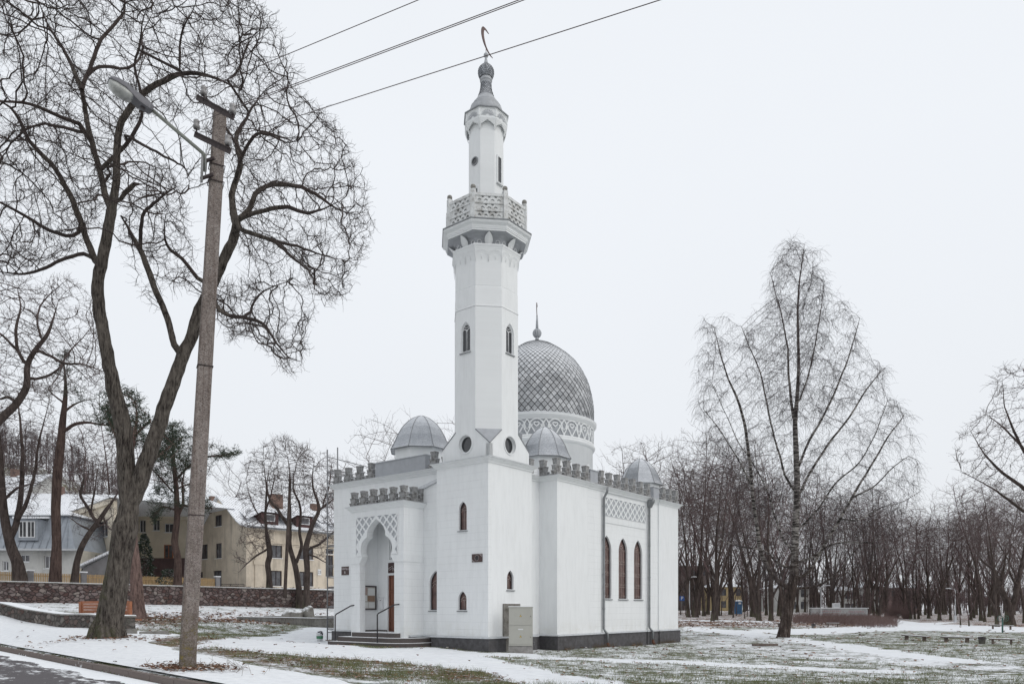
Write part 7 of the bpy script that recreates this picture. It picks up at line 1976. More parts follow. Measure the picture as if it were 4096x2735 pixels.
g = MB(); g.bar(mr(-0.5, -0.75, 6.82), mr(16.4, -0.75, 6.82), 0.25, 0.16); g.bar(mr(14.9, 1.0, 10.08), mr(-0.5, 1.0, 10.08), 0.15, 0.1); g.build('eaves', M['flash'], mh)
r_ = Wm.rects(ZA((180,905,315,1050)))[0]
g = MB(); g.loft([[mr(r_[0]-0.2, -0.35, z), mr(r_[1]+0.2, -0.35, z), mr(r_[1]+0.2, 1.5, z), mr(r_[0]-0.2, 1.5, z)] for z in (r_[2]-0.2, r_[3]+0.15)], 0, False, True, True); do_ = g.build('dormer', M['mansard'], mh)
g = MB(); g.loft([[mr(r_[0]-0.45, -0.6, z), mr(r_[1]+0.45, -0.6, z), mr(r_[1]+0.45, 1.5, z+0.25), mr(r_[0]-0.45, 1.5, z+0.25)] for z in (r_[3]+0.16, r_[3]+0.34)], 0, False, True, True); g.build('dormer_roof', M['roof_snow'], do_)
for k in range(2):
    a0 = r_[0] + (r_[1]-r_[0])*k/2 + 0.06; a1 = a0 + (r_[1]-r_[0])/2 - 0.12
    g = MB(); g.plate(rect(a0, a1, r_[2]+0.1, r_[3]-0.1), [], 0.01, lambda a, b, c: mr(a, -0.36+c*0, b)); wo = g.build('window', M['pane'], mh)
    g = MB(); g.plate(rect(a0-0.05, a1+0.05, r_[2]+0.05, r_[3]-0.05), [rect(a0+0.02, (a0+a1)/2-0.03, r_[2]+0.12, r_[3]-0.12), rect((a0+a1)/2+0.03, a1-0.02, r_[2]+0.12, r_[3]-0.12)], 0.03, lambda a, b, c: mr(a, -0.40+c, b)); g.build('window_frame', M['white_paint'], wo)
# --- simple houses behind
def simple_house(name, x, y, rz, L_, D_, zb, ze, zr, wm, label, nwin=4, rows=1):
    r = empty(name, (x, y, 0), rz, label, 'house')
    g = MB(); g.loft([[(-L_/2, -D_/2, z), (L_/2, -D_/2, z), (L_/2, D_/2, z), (-L_/2, D_/2, z)] for z in (zb, ze)], 0); g.add([(-L_/2, -D_/2, ze), (-L_/2, D_/2, ze), (-L_/2, 0, zr), (L_/2, -D_/2, ze), (L_/2, D_/2, ze), (L_/2, 0, zr)], [(0,1,2),(3,5,4)]); g.build('wall', wm, r)
    g = MB(); pr = [(-D_/2-0.5, ze-0.2), (0, zr+0.15), (D_/2+0.5, ze-0.2), (D_/2+0.5, ze-0.32), (0, zr), (-D_/2-0.5, ze-0.32)]
    g.loft([[(a, b, z) for b, z in pr] for a in (-L_/2-0.5, L_/2+0.5)], 0, False, True, True); rf = g.build('roof', M['roof_snow'], r)
    g = MB(); g.box(-0.45, 0.45, -0.4, 0.4, zr-0.8, zr+1.1); g.build('chimney', M['brick'], rf)
    for j in range(rows):
        for k in range(nwin):
            a = -L_/2 + L_*(k+0.5)/nwin; z = zb + (ze-zb)*(j+0.55)/rows
            g = MB(); g.box(a-0.55, a+0.55, -D_/2-0.03, -D_/2-0.005, z-0.75, z+0.75); wo = g.build('window', M['pane'], r)
            g = MB(); g.plate(rect(a-0.62, a+0.62, z-0.82, z+0.82), [rect(a-0.5, a-0.04, z-0.7, z+0.7), rect(a+0.04, a+0.5, z-0.7, z+0.7)], 0.04, lambda p, q, c: (p, -D_/2-0.07+c, q)); g.build('window_frame', M['white_paint'], wo)
    return r
q = P(240, 2050, 98); simple_house('grey_house', q.x, q.y, R(8), 16, 9, 3, 14.2, 16.6, M['grey_wall'], 'grey house with wide snowy roof between mansard house and cream house')
q = P(60, 1990, 112); simple_house('hill_house', q.x, q.y, R(-12), 12, 8, 6, 18.6, 21.5, M['white_wall'], 'pale house with snowy roof higher up behind the mansard house')
q = P(1180, 2100, 112); simple_house('pale_house', q.x, q.y, R(30), 15, 9, 3, 12, 15.5, M['cream'], 'pale house with snowy roof behind the beige house')
# lean-to shed
g = MB(); s0 = P(330, 2260, 66); s1 = P(455, 2260, 66)
sh_ = empty('garden_shed', (s0.x, s0.y, 0), 0, 'low grey lean-to shed with sloping snowy roof behind the picket fence', 'shed')
wx_ = s1.x - s0.x
g.loft([[(0, y, ZG), (wx_, y, ZG), (wx_, y, 6.6), (0, y, 5.2)] for y in (0, 3.0)], 0, False, True, True); g.build('wall', M['grey_wall'], sh_)
g = MB(); g.loft([[(-0.3, y, 5.2), (wx_+0.3, y, 6.75), (wx_+0.3, y, 6.95), (-0.3, y, 5.4)] for y in (-0.4, 3.3)], 0, False, True, True); g.build('roof', M['roof_snow'], sh_)
# --- picket fence
M['picket'] = mat('fresh_yellow_pickets', (0.50, 0.34, 0.165), 0.8, color2=(0.33, 0.22, 0.11), vscale=2.5, stretch=(6, 6, 0.5))
fa, fb = Vector((-44.5, 54.6)), Vector((-28.6, 72.0)); fd = (fb-fa).normalized(); FL = (fb-fa).length
pf = empty('picket_fence', (fa.x, fa.y, 0), math.atan2(fd.y, fd.x), 'yellow wooden picket fence with grey brick posts above the fieldstone wall', 'fence')
nb_ = 6; bw = FL/nb_
for k in range(nb_):
    g = MB(); x = k*bw + 0.28
    while x < (k+1)*bw - 0.12:
        hh = 4.52 + rnd.uniform(-0.02, 0.02); g.box(x, x+0.085, -0.012, 0.012, 3.48, hh); x += 0.128
    g.box(k*bw+0.2, (k+1)*bw-0.02, 0.014, 0.05, 3.7, 3.78); g.box(k*bw+0.2, (k+1)*bw-0.02, 0.014, 0.05, 4.25, 4.33); g.build('picket_panel', M['picket'], pf)
for k in range(nb_+1):
    g = MB(); g.box(k*bw-0.2, k*bw+0.2, -0.2, 0.2, 3.3, 4.66); po = g.build('fence_post', M['grey_wall'], pf)
    g = MB(); g.box(k*bw-0.25, k*bw+0.25, -0.25, 0.25, 4.661, 4.76); g.build('post_cap', M['snow'], po)
# iron railing
ra, rb_ = P(868, 2340, 73), P(984, 2340, 73.5)
ir = empty('iron_railing', (ra.x, ra.y, 0), 0, 'low wrought iron railing with ring pattern beside the beige house', 'railing')
Lr = rb_.x - ra.x; zt = CAM_Z + (V0-2335)/F*73
g = MB()
for z in (zt, zt-0.22): g.tube([(0, 0, z), (Lr, 0, z)], 0.02, 4)
g.tube([(0, 0, 3.3), (0, 0, zt)], 0.025, 4); g.tube([(Lr/2, 0, 3.3), (Lr/2, 0, zt)], 0.03, 4); g.tube([(Lr, 0, 3.3), (Lr, 0, zt)], 0.025, 4)
g.tube([(0, 0, 3.4), (Lr/4, 0, zt-0.22), (Lr/2, 0, 3.4), (Lr*.75, 0, zt-0.22), (Lr, 0, 3.4)], 0.014, 4, smooth=False); g.build('railing_frame', M['dark_metal'], ir)
g = MB()
for k in range(int(Lr/0.22)): g.tube([(0.12+k*0.22+0.085*math.cos(R(a)), 0, zt-0.11+0.085*math.sin(R(a))) for a in range(0, 361, 45)], 0.012, 3)
g.build('railing_rings', M['dark_metal'], ir)
# old pole
q0, q1 = P(1140, 2365, 63.5), P(1161, 1912, 63.5)
g = MB(); g.tube([(q0.x, q0.y, 2.5), tuple(q0), tuple(q1)], [0.16, 0.155, 0.12], 8); o = g.build('old_pole', M['bark_far']); tag(o, 'plain dark wooden pole standing before the beige house between the trees', 'pole')
# ================================================================== LEFT TREES
def special_tree(name, Y, k, off, limbs, polys, n, label, seed, dsp=3.0, needles=None, step=0.36, kill=0.55, infl=2.4, jit=0.15, tw=(2, 0.6), mats=('bark_far', 'twig_far'), cat='tree', tip=0.0115, thr=0.06, twr=0.0095, up=0.3, gz=None, kp=1.0, group=None):
    f = limbs[0][0]; b = P(f[0]*k+off[0], f[1]*k+off[1], Y); b.z = hz(b.x, b.y) if gz is None else gz
    LL = []
    for i, l in enumerate(limbs):
        pts = l[0] if isinstance(l, tuple) else l; dy = l[1] if isinstance(l, tuple) else 0
        LL.append(limb(pts, Y, b, dy, k, off))
    z0 = LL[0][0]; LL[0] = [(z0[0], z0[1], -0.6, z0[3]*1.35), (z0[0], z0[1], min(0.1, z0[2]-0.02), z0[3]*1.25)] + (LL[0][1:] if z0[2] < 0.1 else LL[0])
    rs = np.random.RandomState(seed)
    at = []
    for poly, cnt in polys:
        pl = [(a*k+off[0], b_*k+off[1]) for a, b_ in poly]
        for (u, v) in in_poly_pts(pl, cnt, rs):
            q = P(u, v, Y + rs.uniform(-1, 1)*dsp) - b
            if mnoise.noise(Vector((q.x*0.5, q.y*0.5, q.z*0.5))) < -0.12: continue
            at.append((q.x, q.y, q.z))
    if needles:
        P_, par, rad, rmin, kids, chains, nl = grow(LL, np.array(at), seed=seed, step=step, infl=infl, kill=kill, jit=jit, tip=0.012, maxr=0.22)
        V, Q = tube_arrays([(p, r, sides(r.max())) for p, r in chains]); t = empty(name, b, 0, label, cat)
        link('trunk', mesh_np('trunk', V, Q, M[mats[0]]), t)
        idx = np.where((rad < 0.05) & (np.arange(len(rad)) >= nl*0.5))[0]; idx = idx[rs.rand(len(idx)) < needles[1]]
        vs = []
        for i in idx:
            for c in range(needles[0]):
                d = rs.normal(0, 1, 3); d[2] = abs(d[2])*0.8; d /= np.linalg.norm(d); L_ = rs.uniform(0.16, 0.34); p = P_[i] + rs.normal(0, 0.12, 3)
                w_ = np.cross(d, rs.normal(0, 1, 3)); w_ /= np.linalg.norm(w_); vs += [p - w_*0.022, p + w_*0.022, p + d*L_]
        V = np.array(vs); Q = np.arange(len(V)).reshape(-1, 3); link('needles', mesh_np('needles', V, Q, M['needle'], False), t); return t
    tm, cm, nf = tree_meshes(name, LL, np.array(at), thr=thr, tw=tw, seed=seed, twk=dict(seg=3, curl=0.5, rmax=0.02, r0=twr, up=up), step=step, infl=infl, kill=kill, jit=jit, tip=tip, maxr=0.22, mats=mats)
    return place_tree(name, b, tm, cm, label, cat, group)
M['needle'] = mat('pine_needles', (0.050, 0.066, 0.042), 0.9, color2=(0.026, 0.036, 0.026), vscale=0.8, spec=0.2)
M['pine_bark'] = bark('reddish_pine_bark', (0.10, 0.070, 0.060), (0.035, 0.024, 0.022), None, 4, 0.6)
M['pine_pink'] = bark('pinkish_pine_bark', (0.24, 0.165, 0.145), (0.05, 0.035, 0.032), None, 5, 0.9)
OA = (0, 1650); O3 = (0, 900); O4 = (780, 1900)
special_tree('bare_tree', 58, .4785, OA, [[(170,1440,.48),(150,1250,.42),(100,1150,.39),(75,1050,.36),(50,950,.33),(30,820,.3),(20,700,.28),(10,500,.22),(0,300,.18),(-20,100,.12),(-40,-100,.08)],
  ([(75,1060,.25),(130,960,.24),(150,880,.22),(170,760,.2),(190,550,.17),(190,300,.13),(175,50,.1),(160,-150,.06)], 2), ([(150,880,.16),(210,800,.15),(250,680,.13),(300,500,.1),(340,250,.08),(390,50,.05),(430,-100,.04)], -2), ([(40,720,.12),(120,640,.1),(230,600,.08),(300,560,.05)], -2)],
  [([(-150,-200),(200,-250),(430,-250),(500,100),(420,500),(330,750),(250,900),(150,700),(-150,800)], 2400)], 0, 'bare tree with three rising stems behind the stone wall at the far left', 31, 3.5, step=0.32, kill=0.44, infl=2.0)
special_tree('bare_tree', 47, .638, O3, [[(-130,2230,.40),(-140,1700,.34),(-120,1450,.30),(-60,1290,.27),(0,1215,.25),(100,1130,.22),(175,1010,.20),(165,880,.17),(220,780,.14),(300,690,.11),(330,600,.08),(360,500,.05)],
  ([(165,880,.11),(100,780,.1),(90,650,.09),(130,520,.07),(110,400,.05)], 1), ([(220,780,.1),(330,820,.09),(400,870,.08),(500,860,.06),(600,890,.04),(680,930,.02)], -2), ([(110,1120,.12),(60,1080,.1),(0,1100,.09),(-100,1050,.07)], 2), ([(100,780,.08),(20,700,.07),(-60,640,.05)], -1), ([(190,970,.09),(300,950,.08),(370,900,.06),(420,800,.05),(520,700,.035),(590,600,.02)], 2), ([(260,730,.07),(230,600,.06),(250,500,.05),(330,420,.035),(420,350,.02)], 1)],
  [([(-200,250),(100,330),(420,300),(560,430),(640,560),(660,760),(700,930),(600,1000),(420,1010),(280,960),(120,1000),(-200,1020)], 3000), ([(150,960),(500,960),(680,1000),(560,1120),(420,1080),(200,1080)], 250)], 0, 'wide bare tree whose curved branches enter from the left edge', 32, 3.0, step=0.30, kill=0.45, infl=2.0)
special_tree('pine_tree', 57, .4785, OA, [[(460,1440,.38),(475,1100,.33),(465,800,.33),(480,500,.34),(510,250,.29),(525,60,.24),(545,-100,.17),(550,-240,.11),(535,-400,.06),(540,-520,.03)], ([(550,150,.14),(600,105,.13),(660,80,.12),(740,78,.10),(820,95,.08),(900,90,.05)], -1), ([(535,0,.09),(600,-60,.08),(680,-100,.06),(800,-120,.04)], 1), ([(540,-80,.08),(460,-140,.06),(400,-200,.04)], 1), ([(900,90,.06),(1000,150,.06),(1120,220,.05),(1200,160,.04)], 3)],
  [([(770,-10),(850,-60),(980,-60),(1000,140),(960,200),(840,120),(760,110)], 260), ([(430,-500),(650,-520),(750,-300),(650,-100),(450,-180)], 160)], 0, 'tall slender pine with a bare trunk and one long side branch behind the stone wall', 33, 2.2, needles=(9, 0.9), mats=('pine_bark', 'twig_far'), step=0.3, kill=0.4, infl=4)
special_tree('leaning_tree', 59, .4785, OA, [[(620,1440,.27),(640,1250,.24),(680,1120,.22),(750,1000,.20),(830,900,.18),(900,790,.14),(950,730,.1),(1000,640,.06)], ([(800,910,.13),(760,830,.12),(700,740,.11),(660,670,.1),(700,600,.08),(705,450,.06),(720,300,.04)], 1), ([(780,990,.09),(700,960,.08),(640,930,.06),(580,880,.04)], -1), ([(760,840,.08),(780,700,.07),(800,560,.06),(830,400,.04)], -1), ([(860,870,.08),(900,960,.06),(960,1000,.04)], -1), ([(790,960,.07),(860,940,.06),(930,860,.04)],1)],
  [([(570,180),(760,120),(940,160),(1000,420),(980,900),(900,1050),(760,1080),(600,980),(560,800),(620,560)], 1800)], 0, 'dark leaning tree with a few brown leaves behind the stone wall', 34, 2.0, step=0.3, kill=0.45, infl=2.0)
special_tree('pine_tree', 62, .66, (650, 1700), [[(90,1010,.30),(95,800,.28),(70,720,.28),(90,560,.24),(85,400,.2),(70,250,.16),(60,100,.1),(60,0,.06)], ([(90,560,.13),(130,480,.12),(120,350,.1),(150,200,.06)], 1), ([(80,330,.1),(180,230,.09),(280,190,.08),(380,190,.06),(460,180,.03)], -2), ([(90,480,.08),(190,500,.06),(300,510,.05)], -1), ([(75,420,.08),(0,330,.07),(-80,250,.05)], 1), ([(85,520,.08),(0,480,.07),(-60,560,.05)], -1), ([(88,380,.07),(180,350,.06),(240,330,.04)], 2)],
  [([(-110,50),(-20,-30),(120,-20),(250,60),(370,130),(480,140),(480,190),(380,230),(300,220),(170,260),(60,330),(-60,330),(-110,200)], 1100), ([(-60,330),(100,320),(180,380),(300,440),(330,500),(240,560),(130,500),(20,540),(-60,620),(-100,480)], 620)], 0, 'dark green pine with layered boughs behind the concrete post', 35, 2.8, needles=(15, 1.0), mats=('pine_bark', 'twig_far'), step=0.33, kill=0.45, infl=4)
special_tree('pine_tree', 38, .4785, OA, [[(1150,1640,.36),(1145,1500,.31),(1140,1400,.29),(1120,1200,.27),(1085,900,.25),(1050,600,.22),(1075,400,.18),(1120,200,.12),(1150,50,.08),(1130,-100,.05)], ([(1055,640,.09),(1200,480,.085),(1300,390,.08),(1430,290,.07),(1520,240,.04)], 2), ([(1080,400,.08),(1000,250,.07),(930,100,.06),(880,0,.04)], 1), ([(1120,200,.07),(1200,120,.06),(1260,60,.04)], -1)],
  [([(860,-120),(1000,-230),(1180,-150),(1250,80),(1220,300),(1090,330),(950,200),(850,60)], 620), ([(1280,200),(1480,100),(1560,250),(1460,420),(1330,400)], 170)], 0, 'pine with pinkish trunk standing on the lawn right behind the big tree', 39, 2.0, needles=(12, 0.95), mats=('pine_pink', 'twig_far'), step=0.28, kill=0.4, infl=4)
mt = [([(560,500),(520,250),(560,-50),(700,-300),(850,-420),(980,-400),(1080,-200),(1060,200),(1050,600),(930,900),(600,1150),(450,1050),(560,800)], 2300),
      ([(950,-450),(1150,-520),(1350,-400),(1450,-200),(1430,300),(1380,600),(1150,650),(1020,400),(1000,0)], 2300),
      ([(1250,-350),(1450,-430),(1650,-300),(1900,0),(1950,500),(1850,900),(1600,1050),(1420,700),(1350,100)], 2400)]
special_tree('bare_tree', 66, .3188, O4, [[(935,1460,.26),(930,1250,.23),(905,1100,.24),(950,1000,.24),(915,830,.22),(895,700,.13),(880,520,.11),(890,350,.09),(900,150,.07),(870,-50,.05),(860,-250,.03)], ([(905,930,.1),(850,960,.09),(760,1000,.08),(640,1120,.06),(560,1210,.04)], -2), ([(890,600,.07),(760,450,.06),(680,250,.05),(640,50,.03)], -1), ([(885,450,.07),(950,250,.06),(1000,0,.04)], 1)], [mt[0]], 0, 'bare tree with knotted trunk, left one of three before the beige house', 36, 2.6, step=0.28, kill=0.40, infl=2.0)
special_tree('bare_tree', 65, .3188, O4, [[(1310,1465,.26),(1280,1250,.24),(1255,1120,.23),(1200,950,.20),(1180,850,.18),(1195,700,.17),(1170,620,.15),(1100,540,.14),(1045,430,.13),(960,350,.11),(920,280,.09),(900,100,.06),(930,-100,.04)], ([(1262,1120,.16),(1310,1000,.15),(1345,900,.14),(1310,720,.12),(1340,560,.11),(1330,380,.1),(1240,200,.08),(1240,20,.06),(1300,-200,.04)], 1.5), ([(1200,700,.1),(1190,450,.1),(1180,200,.09),(1200,-50,.07),(1150,-300,.04)], -1)], [mt[1]], 0, 'bare tree with wide fork, middle one of three before the beige house', 37, 2.6, step=0.28, kill=0.40, infl=2.0)
special_tree('bare_tree', 64, .3188, O4, [[(1400,1460,.27),(1410,1200,.24),(1400,1050,.26),(1385,920,.25),(1440,720,.2),(1500,560,.17),(1570,430,.14),(1530,300,.11),(1480,180,.09),(1470,0,.07),(1500,-200,.04)], ([(1570,430,.1),(1640,370,.09),(1740,300,.07),(1850,200,.04)], 1), ([(1395,940,.12),(1480,900,.11),(1560,870,.1),(1660,790,.09),(1750,710,.07),(1850,650,.05)], -1.5), ([(1400,990,.09),(1500,1010,.08),(1600,1070,.07),(1700,1130,.05)], -1), ([(1600,390,.07),(1680,150,.06),(1700,-100,.04)], 1)], [mt[2]], 0, 'bare tree with long reaching limbs, right one of three before the beige house', 38, 2.6, step=0.28, kill=0.40, infl=2.0)
# far right trees with limbs placed
O7 = (3346, 1400)
special_tree('bare_tree', 52, .765, O7, [[(1190,1480,.42),(1180,1200,.38),(1150,1000,.33),(1110,850,.28),(1060,700,.22),(1020,500,.16),(1000,300,.11),(990,150,.06)], ([(1110,850,.15),(1030,760,.13),(960,700,.12),(850,620,.09),(760,520,.06),(700,420,.03)], 1), ([(1140,950,.14),(1060,900,.12),(960,830,.1),(850,740,.07),(760,690,.05),(650,630,.03)], -1), ([(1060,700,.12),(1000,560,.1),(930,430,.08),(880,300,.05),(870,160,.03)], -1.5), ([(1030,600,.1),(950,480,.08),(850,380,.06),(780,330,.03)], 2), ([(1110,850,.12),(1200,700,.1),(1250,500,.07)], 0)],
  [([(900,60),(1000,60),(1300,20),(1350,700),(1200,900),(1040,900),(860,770),(700,690),(600,600),(600,540),(640,420),(740,320),(830,250),(760,170)], 1500)], 0, 'large bare tree at the right edge with branches reaching in over the path', 41, 3.0, step=0.30, kill=0.46, infl=2.2)
special_tree('bare_tree', 73, .3078, (3373, 2280), [[(2165,735,.50),(2160,600,.40),(2155,500,.38),(2120,380,.30),(2050,250,.26),(2000,100,.22),(1930,-60,.18),(1880,-250,.12),(1860,-450,.08)], ([(2175,560,.32),(2200,460,.30),(2230,330,.26),(2260,150,.22),(2300,0,.2),(2330,-200,.15),(2360,-450,.1)], 1), ([(2050,240,.14),(2070,50,.12),(2110,-150,.1),(2120,-400,.06)], -1), ([(2250,200,.12),(2150,0,.1),(2180,-250,.06)], 1.5), ([(1960,0,.12),(1800,-120,.09),(1680,-300,.06)], -1)],
  [([(1600,-600),(1900,-900),(2300,-950),(2500,-600),(2500,100),(2200,150),(1900,50),(1650,-150)], 1100)], 0, 'mossy trunked bare tree forking low, near the green pole at the right', 42, 3.2, step=0.36, kill=0.55)
# generic kinds
VAR = []
for i, kw in enumerate((dict(H=16, spread=4.0, dens=950, crown_lo=0.40, r0=0.2), dict(H=17, spread=3.4, dens=850, crown_lo=0.45, lean=0.05, r0=0.18), dict(H=15, spread=4.6, dens=1000, crown_lo=0.36, lean=-0.04, r0=0.25), dict(H=16, spread=2.8, dens=650, crown_lo=0.48, r0=0.15), dict(H=15, spread=4.2, dens=950, crown_lo=0.38, r0=0.18, mats=('bark_far', 'twig_red')), dict(H=17, spread=3.6, dens=850, crown_lo=0.42, r0=0.17, mats=('bark_far', 'twig_red')))):
    VAR.append(gen_variant(60+i, **kw)[:2])
SAP = [gen_variant(80, H=6, spread=1.0, dens=90, crown_lo=0.35, r0=0.07, stems=1, tw=(1, 0.5))[:2], gen_variant(81, H=5, spread=1.5, dens=140, crown_lo=0.2, r0=0.06, stems=3, tw=(1, 0.5), mats=('bark_far', 'twig_red'))[:2]]
VH = [16, 17, 15, 16, 15, 17]
rt = random.Random(77)
def put(x, y, h, v=None, label=None, group=None, name='bare_tree'):
    v = rt.randrange(6) if v is None else v
    t = place_tree(name, (x, y, hz(x, y)), VAR[v][0], VAR[v][1], label, 'tree', group, rt.uniform(0, 6.28), h/VH[v]); return t
# trees behind the mosque and houses
for (u, vt, Y, lab, v) in ((1560, 1652, 88, 'tall bare tree rising behind the left small dome', 2), (1755, 1690, 92, 'thin bare tree showing between small dome and minaret', 3), (480, 1540, 110, 'bare tree faintly seen between the two stems of the big tree', 1),
        (600, 1700, 118, 'bare tree far behind the pine at the concrete post', 0), (860, 1760, 100, 'bare tree rising behind the beige house gable', 2), (1215, 1830, 118, 'bare tree behind the roof of the beige house', 4), (1080, 1850, 125, 'bare tree beyond the beige house chimney', 0), (1300, 1900, 105, 'bare tree behind the scaffolding', 3), (2480, 1790, 86, 'bare tree just left of the rear small dome', 3), (2640, 1770, 76, 'bare tree just right of the rear small dome', 0), (40, 1700, 95, 'bare tree behind the mansard house', 1), (330, 1640, 100, 'bare tree between the slender pine and big tree', 4), (700, 1760, 105, 'bare tree far behind the concrete post', 5)):
    x = (u-U0)/F*Y; z = hz(x, Y); h = CAM_Z + (V0-vt)/F*Y - z; put(x, Y, h, v, lab)
# park trees on the right, one by one where their trunks stand
W8 = lambda x, y: (2650+.3078*x, 2280+.3078*y); W9 = lambda x, y: (3373+.3078*x, 2280+.3078*y)
def skyline(u): return float(np.interp(u, [2650, 2800, 3000, 3320, 3565, 3700, 3800, 3950, 4200], [1775, 1800, 1830, 1900, 2040, 2085, 2070, 1990, 1960]))
park = [W8(410,605), W8(650,650), W8(690,640), W8(470,548), W8(885,525), W8(1240,650), W8(1265,650), W8(1410,652), W8(1350,525), W8(1930,578), W8(2035,570), W8(2210,588), W9(310,620), W9(400,590), W9(555,603), W9(880,628), W9(800,600), W9(1110,620), W9(1250,645), W9(1395,640), W9(1840,665), W9(2000,725), W9(1790,650), W8(590,480), W8(1180,600), W9(1660, 640)]
for i, (u, v) in enumerate(park):
    p = ground_pt(u, v+2); Y = min(p.y, 118); x = (u-U0)/F*Y
    h = CAM_Z + (V0-skyline(u))/F*Y - hz(x, Y); h = max(10.5, min(23, h*rt.uniform(1.02, 1.2)))
    put(x, Y, h, rt.choice([0, 1, 2, 2, 3, 4, 5]), 'dark bare tree of the park wood, its foot on leaf litter, right of the mosque', 'bare trees of the park wood')
for i, (a, b) in enumerate(((300,570),(485,580),(540,560),(745,580),(765,582),(918,615),(960,592),(1068,625),(1100,600),(1140,590),(1205,612),(235,560),(1560,560))):
    u, v = W8(a, b); p = ground_pt(u, v); Y = min(p.y, 110); x = (u-U0)/F*Y; k = i % 2
    place_tree('sapling', (x, Y, hz(x, Y)), SAP[0][0], SAP[0][1], 'thin dark young tree among the trunks of the park wood', 'young tree', 'young trees in the park wood', rt.uniform(0, 6), rt.uniform(0.8, 1.25))
for i, (a, b) in enumerate(((1525,715),(1635,725),(340,640),(230,620))):
    u, v = W9(a, b); p = ground_pt(u, v); Y = min(p.y, 110); x = (u-U0)/F*Y
    place_tree('sapling', (x, Y, hz(x, Y)), SAP[1][0], SAP[1][1], ['reddish multi-stemmed young tree right of the white lamp post', 'reddish bushy young tree, second right of the white lamp post', 'reddish young tree rising out of the low hedge', 'slim reddish young tree at the left part of the low hedge'][i], 'young tree', None, rt.uniform(0, 6), 1.0)
# fill of the park wood
cnt = 0
pts_ = []
while cnt < 98:
    u = rt.uniform(2640, 4250); Y = rt.uniform(84, 175)**1.0; x = (u-U0)/F*Y
    if u < 2900 and Y > 130 and rt.random() < 0.5: continue
    if any((x-a)**2 + (Y-b)**2 < 7 for a, b in pts_): continue
    if 3200 < u < 3490 and Y < 103: continue
    if 3560 < u < 3850 and Y < 100: continue
    pts_.append((x, Y)); cnt += 1
    h = CAM_Z + (V0-skyline(u))/F*Y - hz(x, Y); h = max(11, min(21, h*rt.uniform(0.9, 1.06)))
    put(x, Y, h, rt.choice([0, 1, 3, 4, 5, 4, 5]), 'dark bare tree of the park wood standing farther back', 'bare trees farther back in the park wood')
# far woods as one mass: low detail trees merged
def wood_mass(name, spots, mt, label, seed, nb=30):
    rs = np.random.RandomState(seed); ch = []
    for (x, y, h) in spots:
        z = hz(x, y); b = np.array([x, y, z-0.3]); r0 = 0.15*h/15
        tp = b + np.array([rs.normal(0, 0.5), rs.normal(0, 0.5), h*0.85]); ch.append((np.linspace(b, tp, 5) + rs.normal(0, 0.08, (5, 3)), np.linspace(r0, 0.05, 5), 4))
        for k in range(nb):
            t = rs.uniform(0.3, 0.95); p = b + (tp-b)*t; a = rs.uniform(0, 6.28); L_ = h*rs.uniform(0.12, 0.28)*(1.2-t*0.6); d = np.array([math.cos(a)*0.6, math.sin(a)*0.6, rs.uniform(0.4, 1.2)]); d /= np.linalg.norm(d)
            q = [p, p + d*L_*0.4, p + d*L_*0.7 + rs.normal(0, 0.15, 3), p + d*L_ + rs.normal(0, 0.25, 3)]; ch.append((np.array(q), np.array([0.045, 0.032, 0.022, 0.012]), 3))
            for j in range(4):
                s = q[1] + (q[3]-q[1])*rs.uniform(0, 1); dd = d*0.5 + rs.normal(0, 0.6, 3) + [0, 0, 0.3]; dd /= np.linalg.norm(dd); ch.append((np.array([s, s + dd*L_*0.22, s + dd*L_*0.4 + rs.normal(0, 0.1, 3)]), np.array([0.018, 0.015, 0.01]), 3))
    V, Q = tube_arrays(ch); o = link(name, mesh_np(name, V, Q, mt)); return tag(o, label, 'wood', None, 'stuff')
sp = []
for i in range(240):
    u = rt.uniform(2600, 4350); Y = rt.uniform(172, 260); x = (u-U0)/F*Y; sp.append((x, Y, rt.uniform(14, 19)))
wood_mass('far_wood', sp + [(x_ + rt.uniform(-9, 9), y_ + rt.uniform(-9, 9), rt.uniform(5, 9)) for x_, y_, _ in sp], M['twig_far'], 'distant bare wood closing the view behind the park trees', 5)
sp = []
while len(sp) < 330:
    u = rt.uniform(-250, 900); Y = rt.uniform(125, 215); x = (u-U0)/F*Y
    if hz(x, Y) < 5.0: continue
    sp.append((x, Y, rt.uniform(9, 14)))
M['twig_hill'] = mat('hill_twigs', (0.13, 0.10, 0.10), 0.95, color2=(0.085, 0.068, 0.072), vscale=0.1)
wood_mass('hillside_wood', sp, M['twig_hill'], 'brown bare wood covering the hill behind the houses at the left', 6)
sp = []
for i in range(520):
    u = rt.uniform(2950, 4350); Y = rt.uniform(150, 250); x = (u-U0)/F*Y; sp.append((x, Y, rt.uniform(4.5, 9)))
wood_mass('undergrowth', sp, M['twig_red'], 'low brown undergrowth filling the gaps below the distant wood', 7, nb=13)
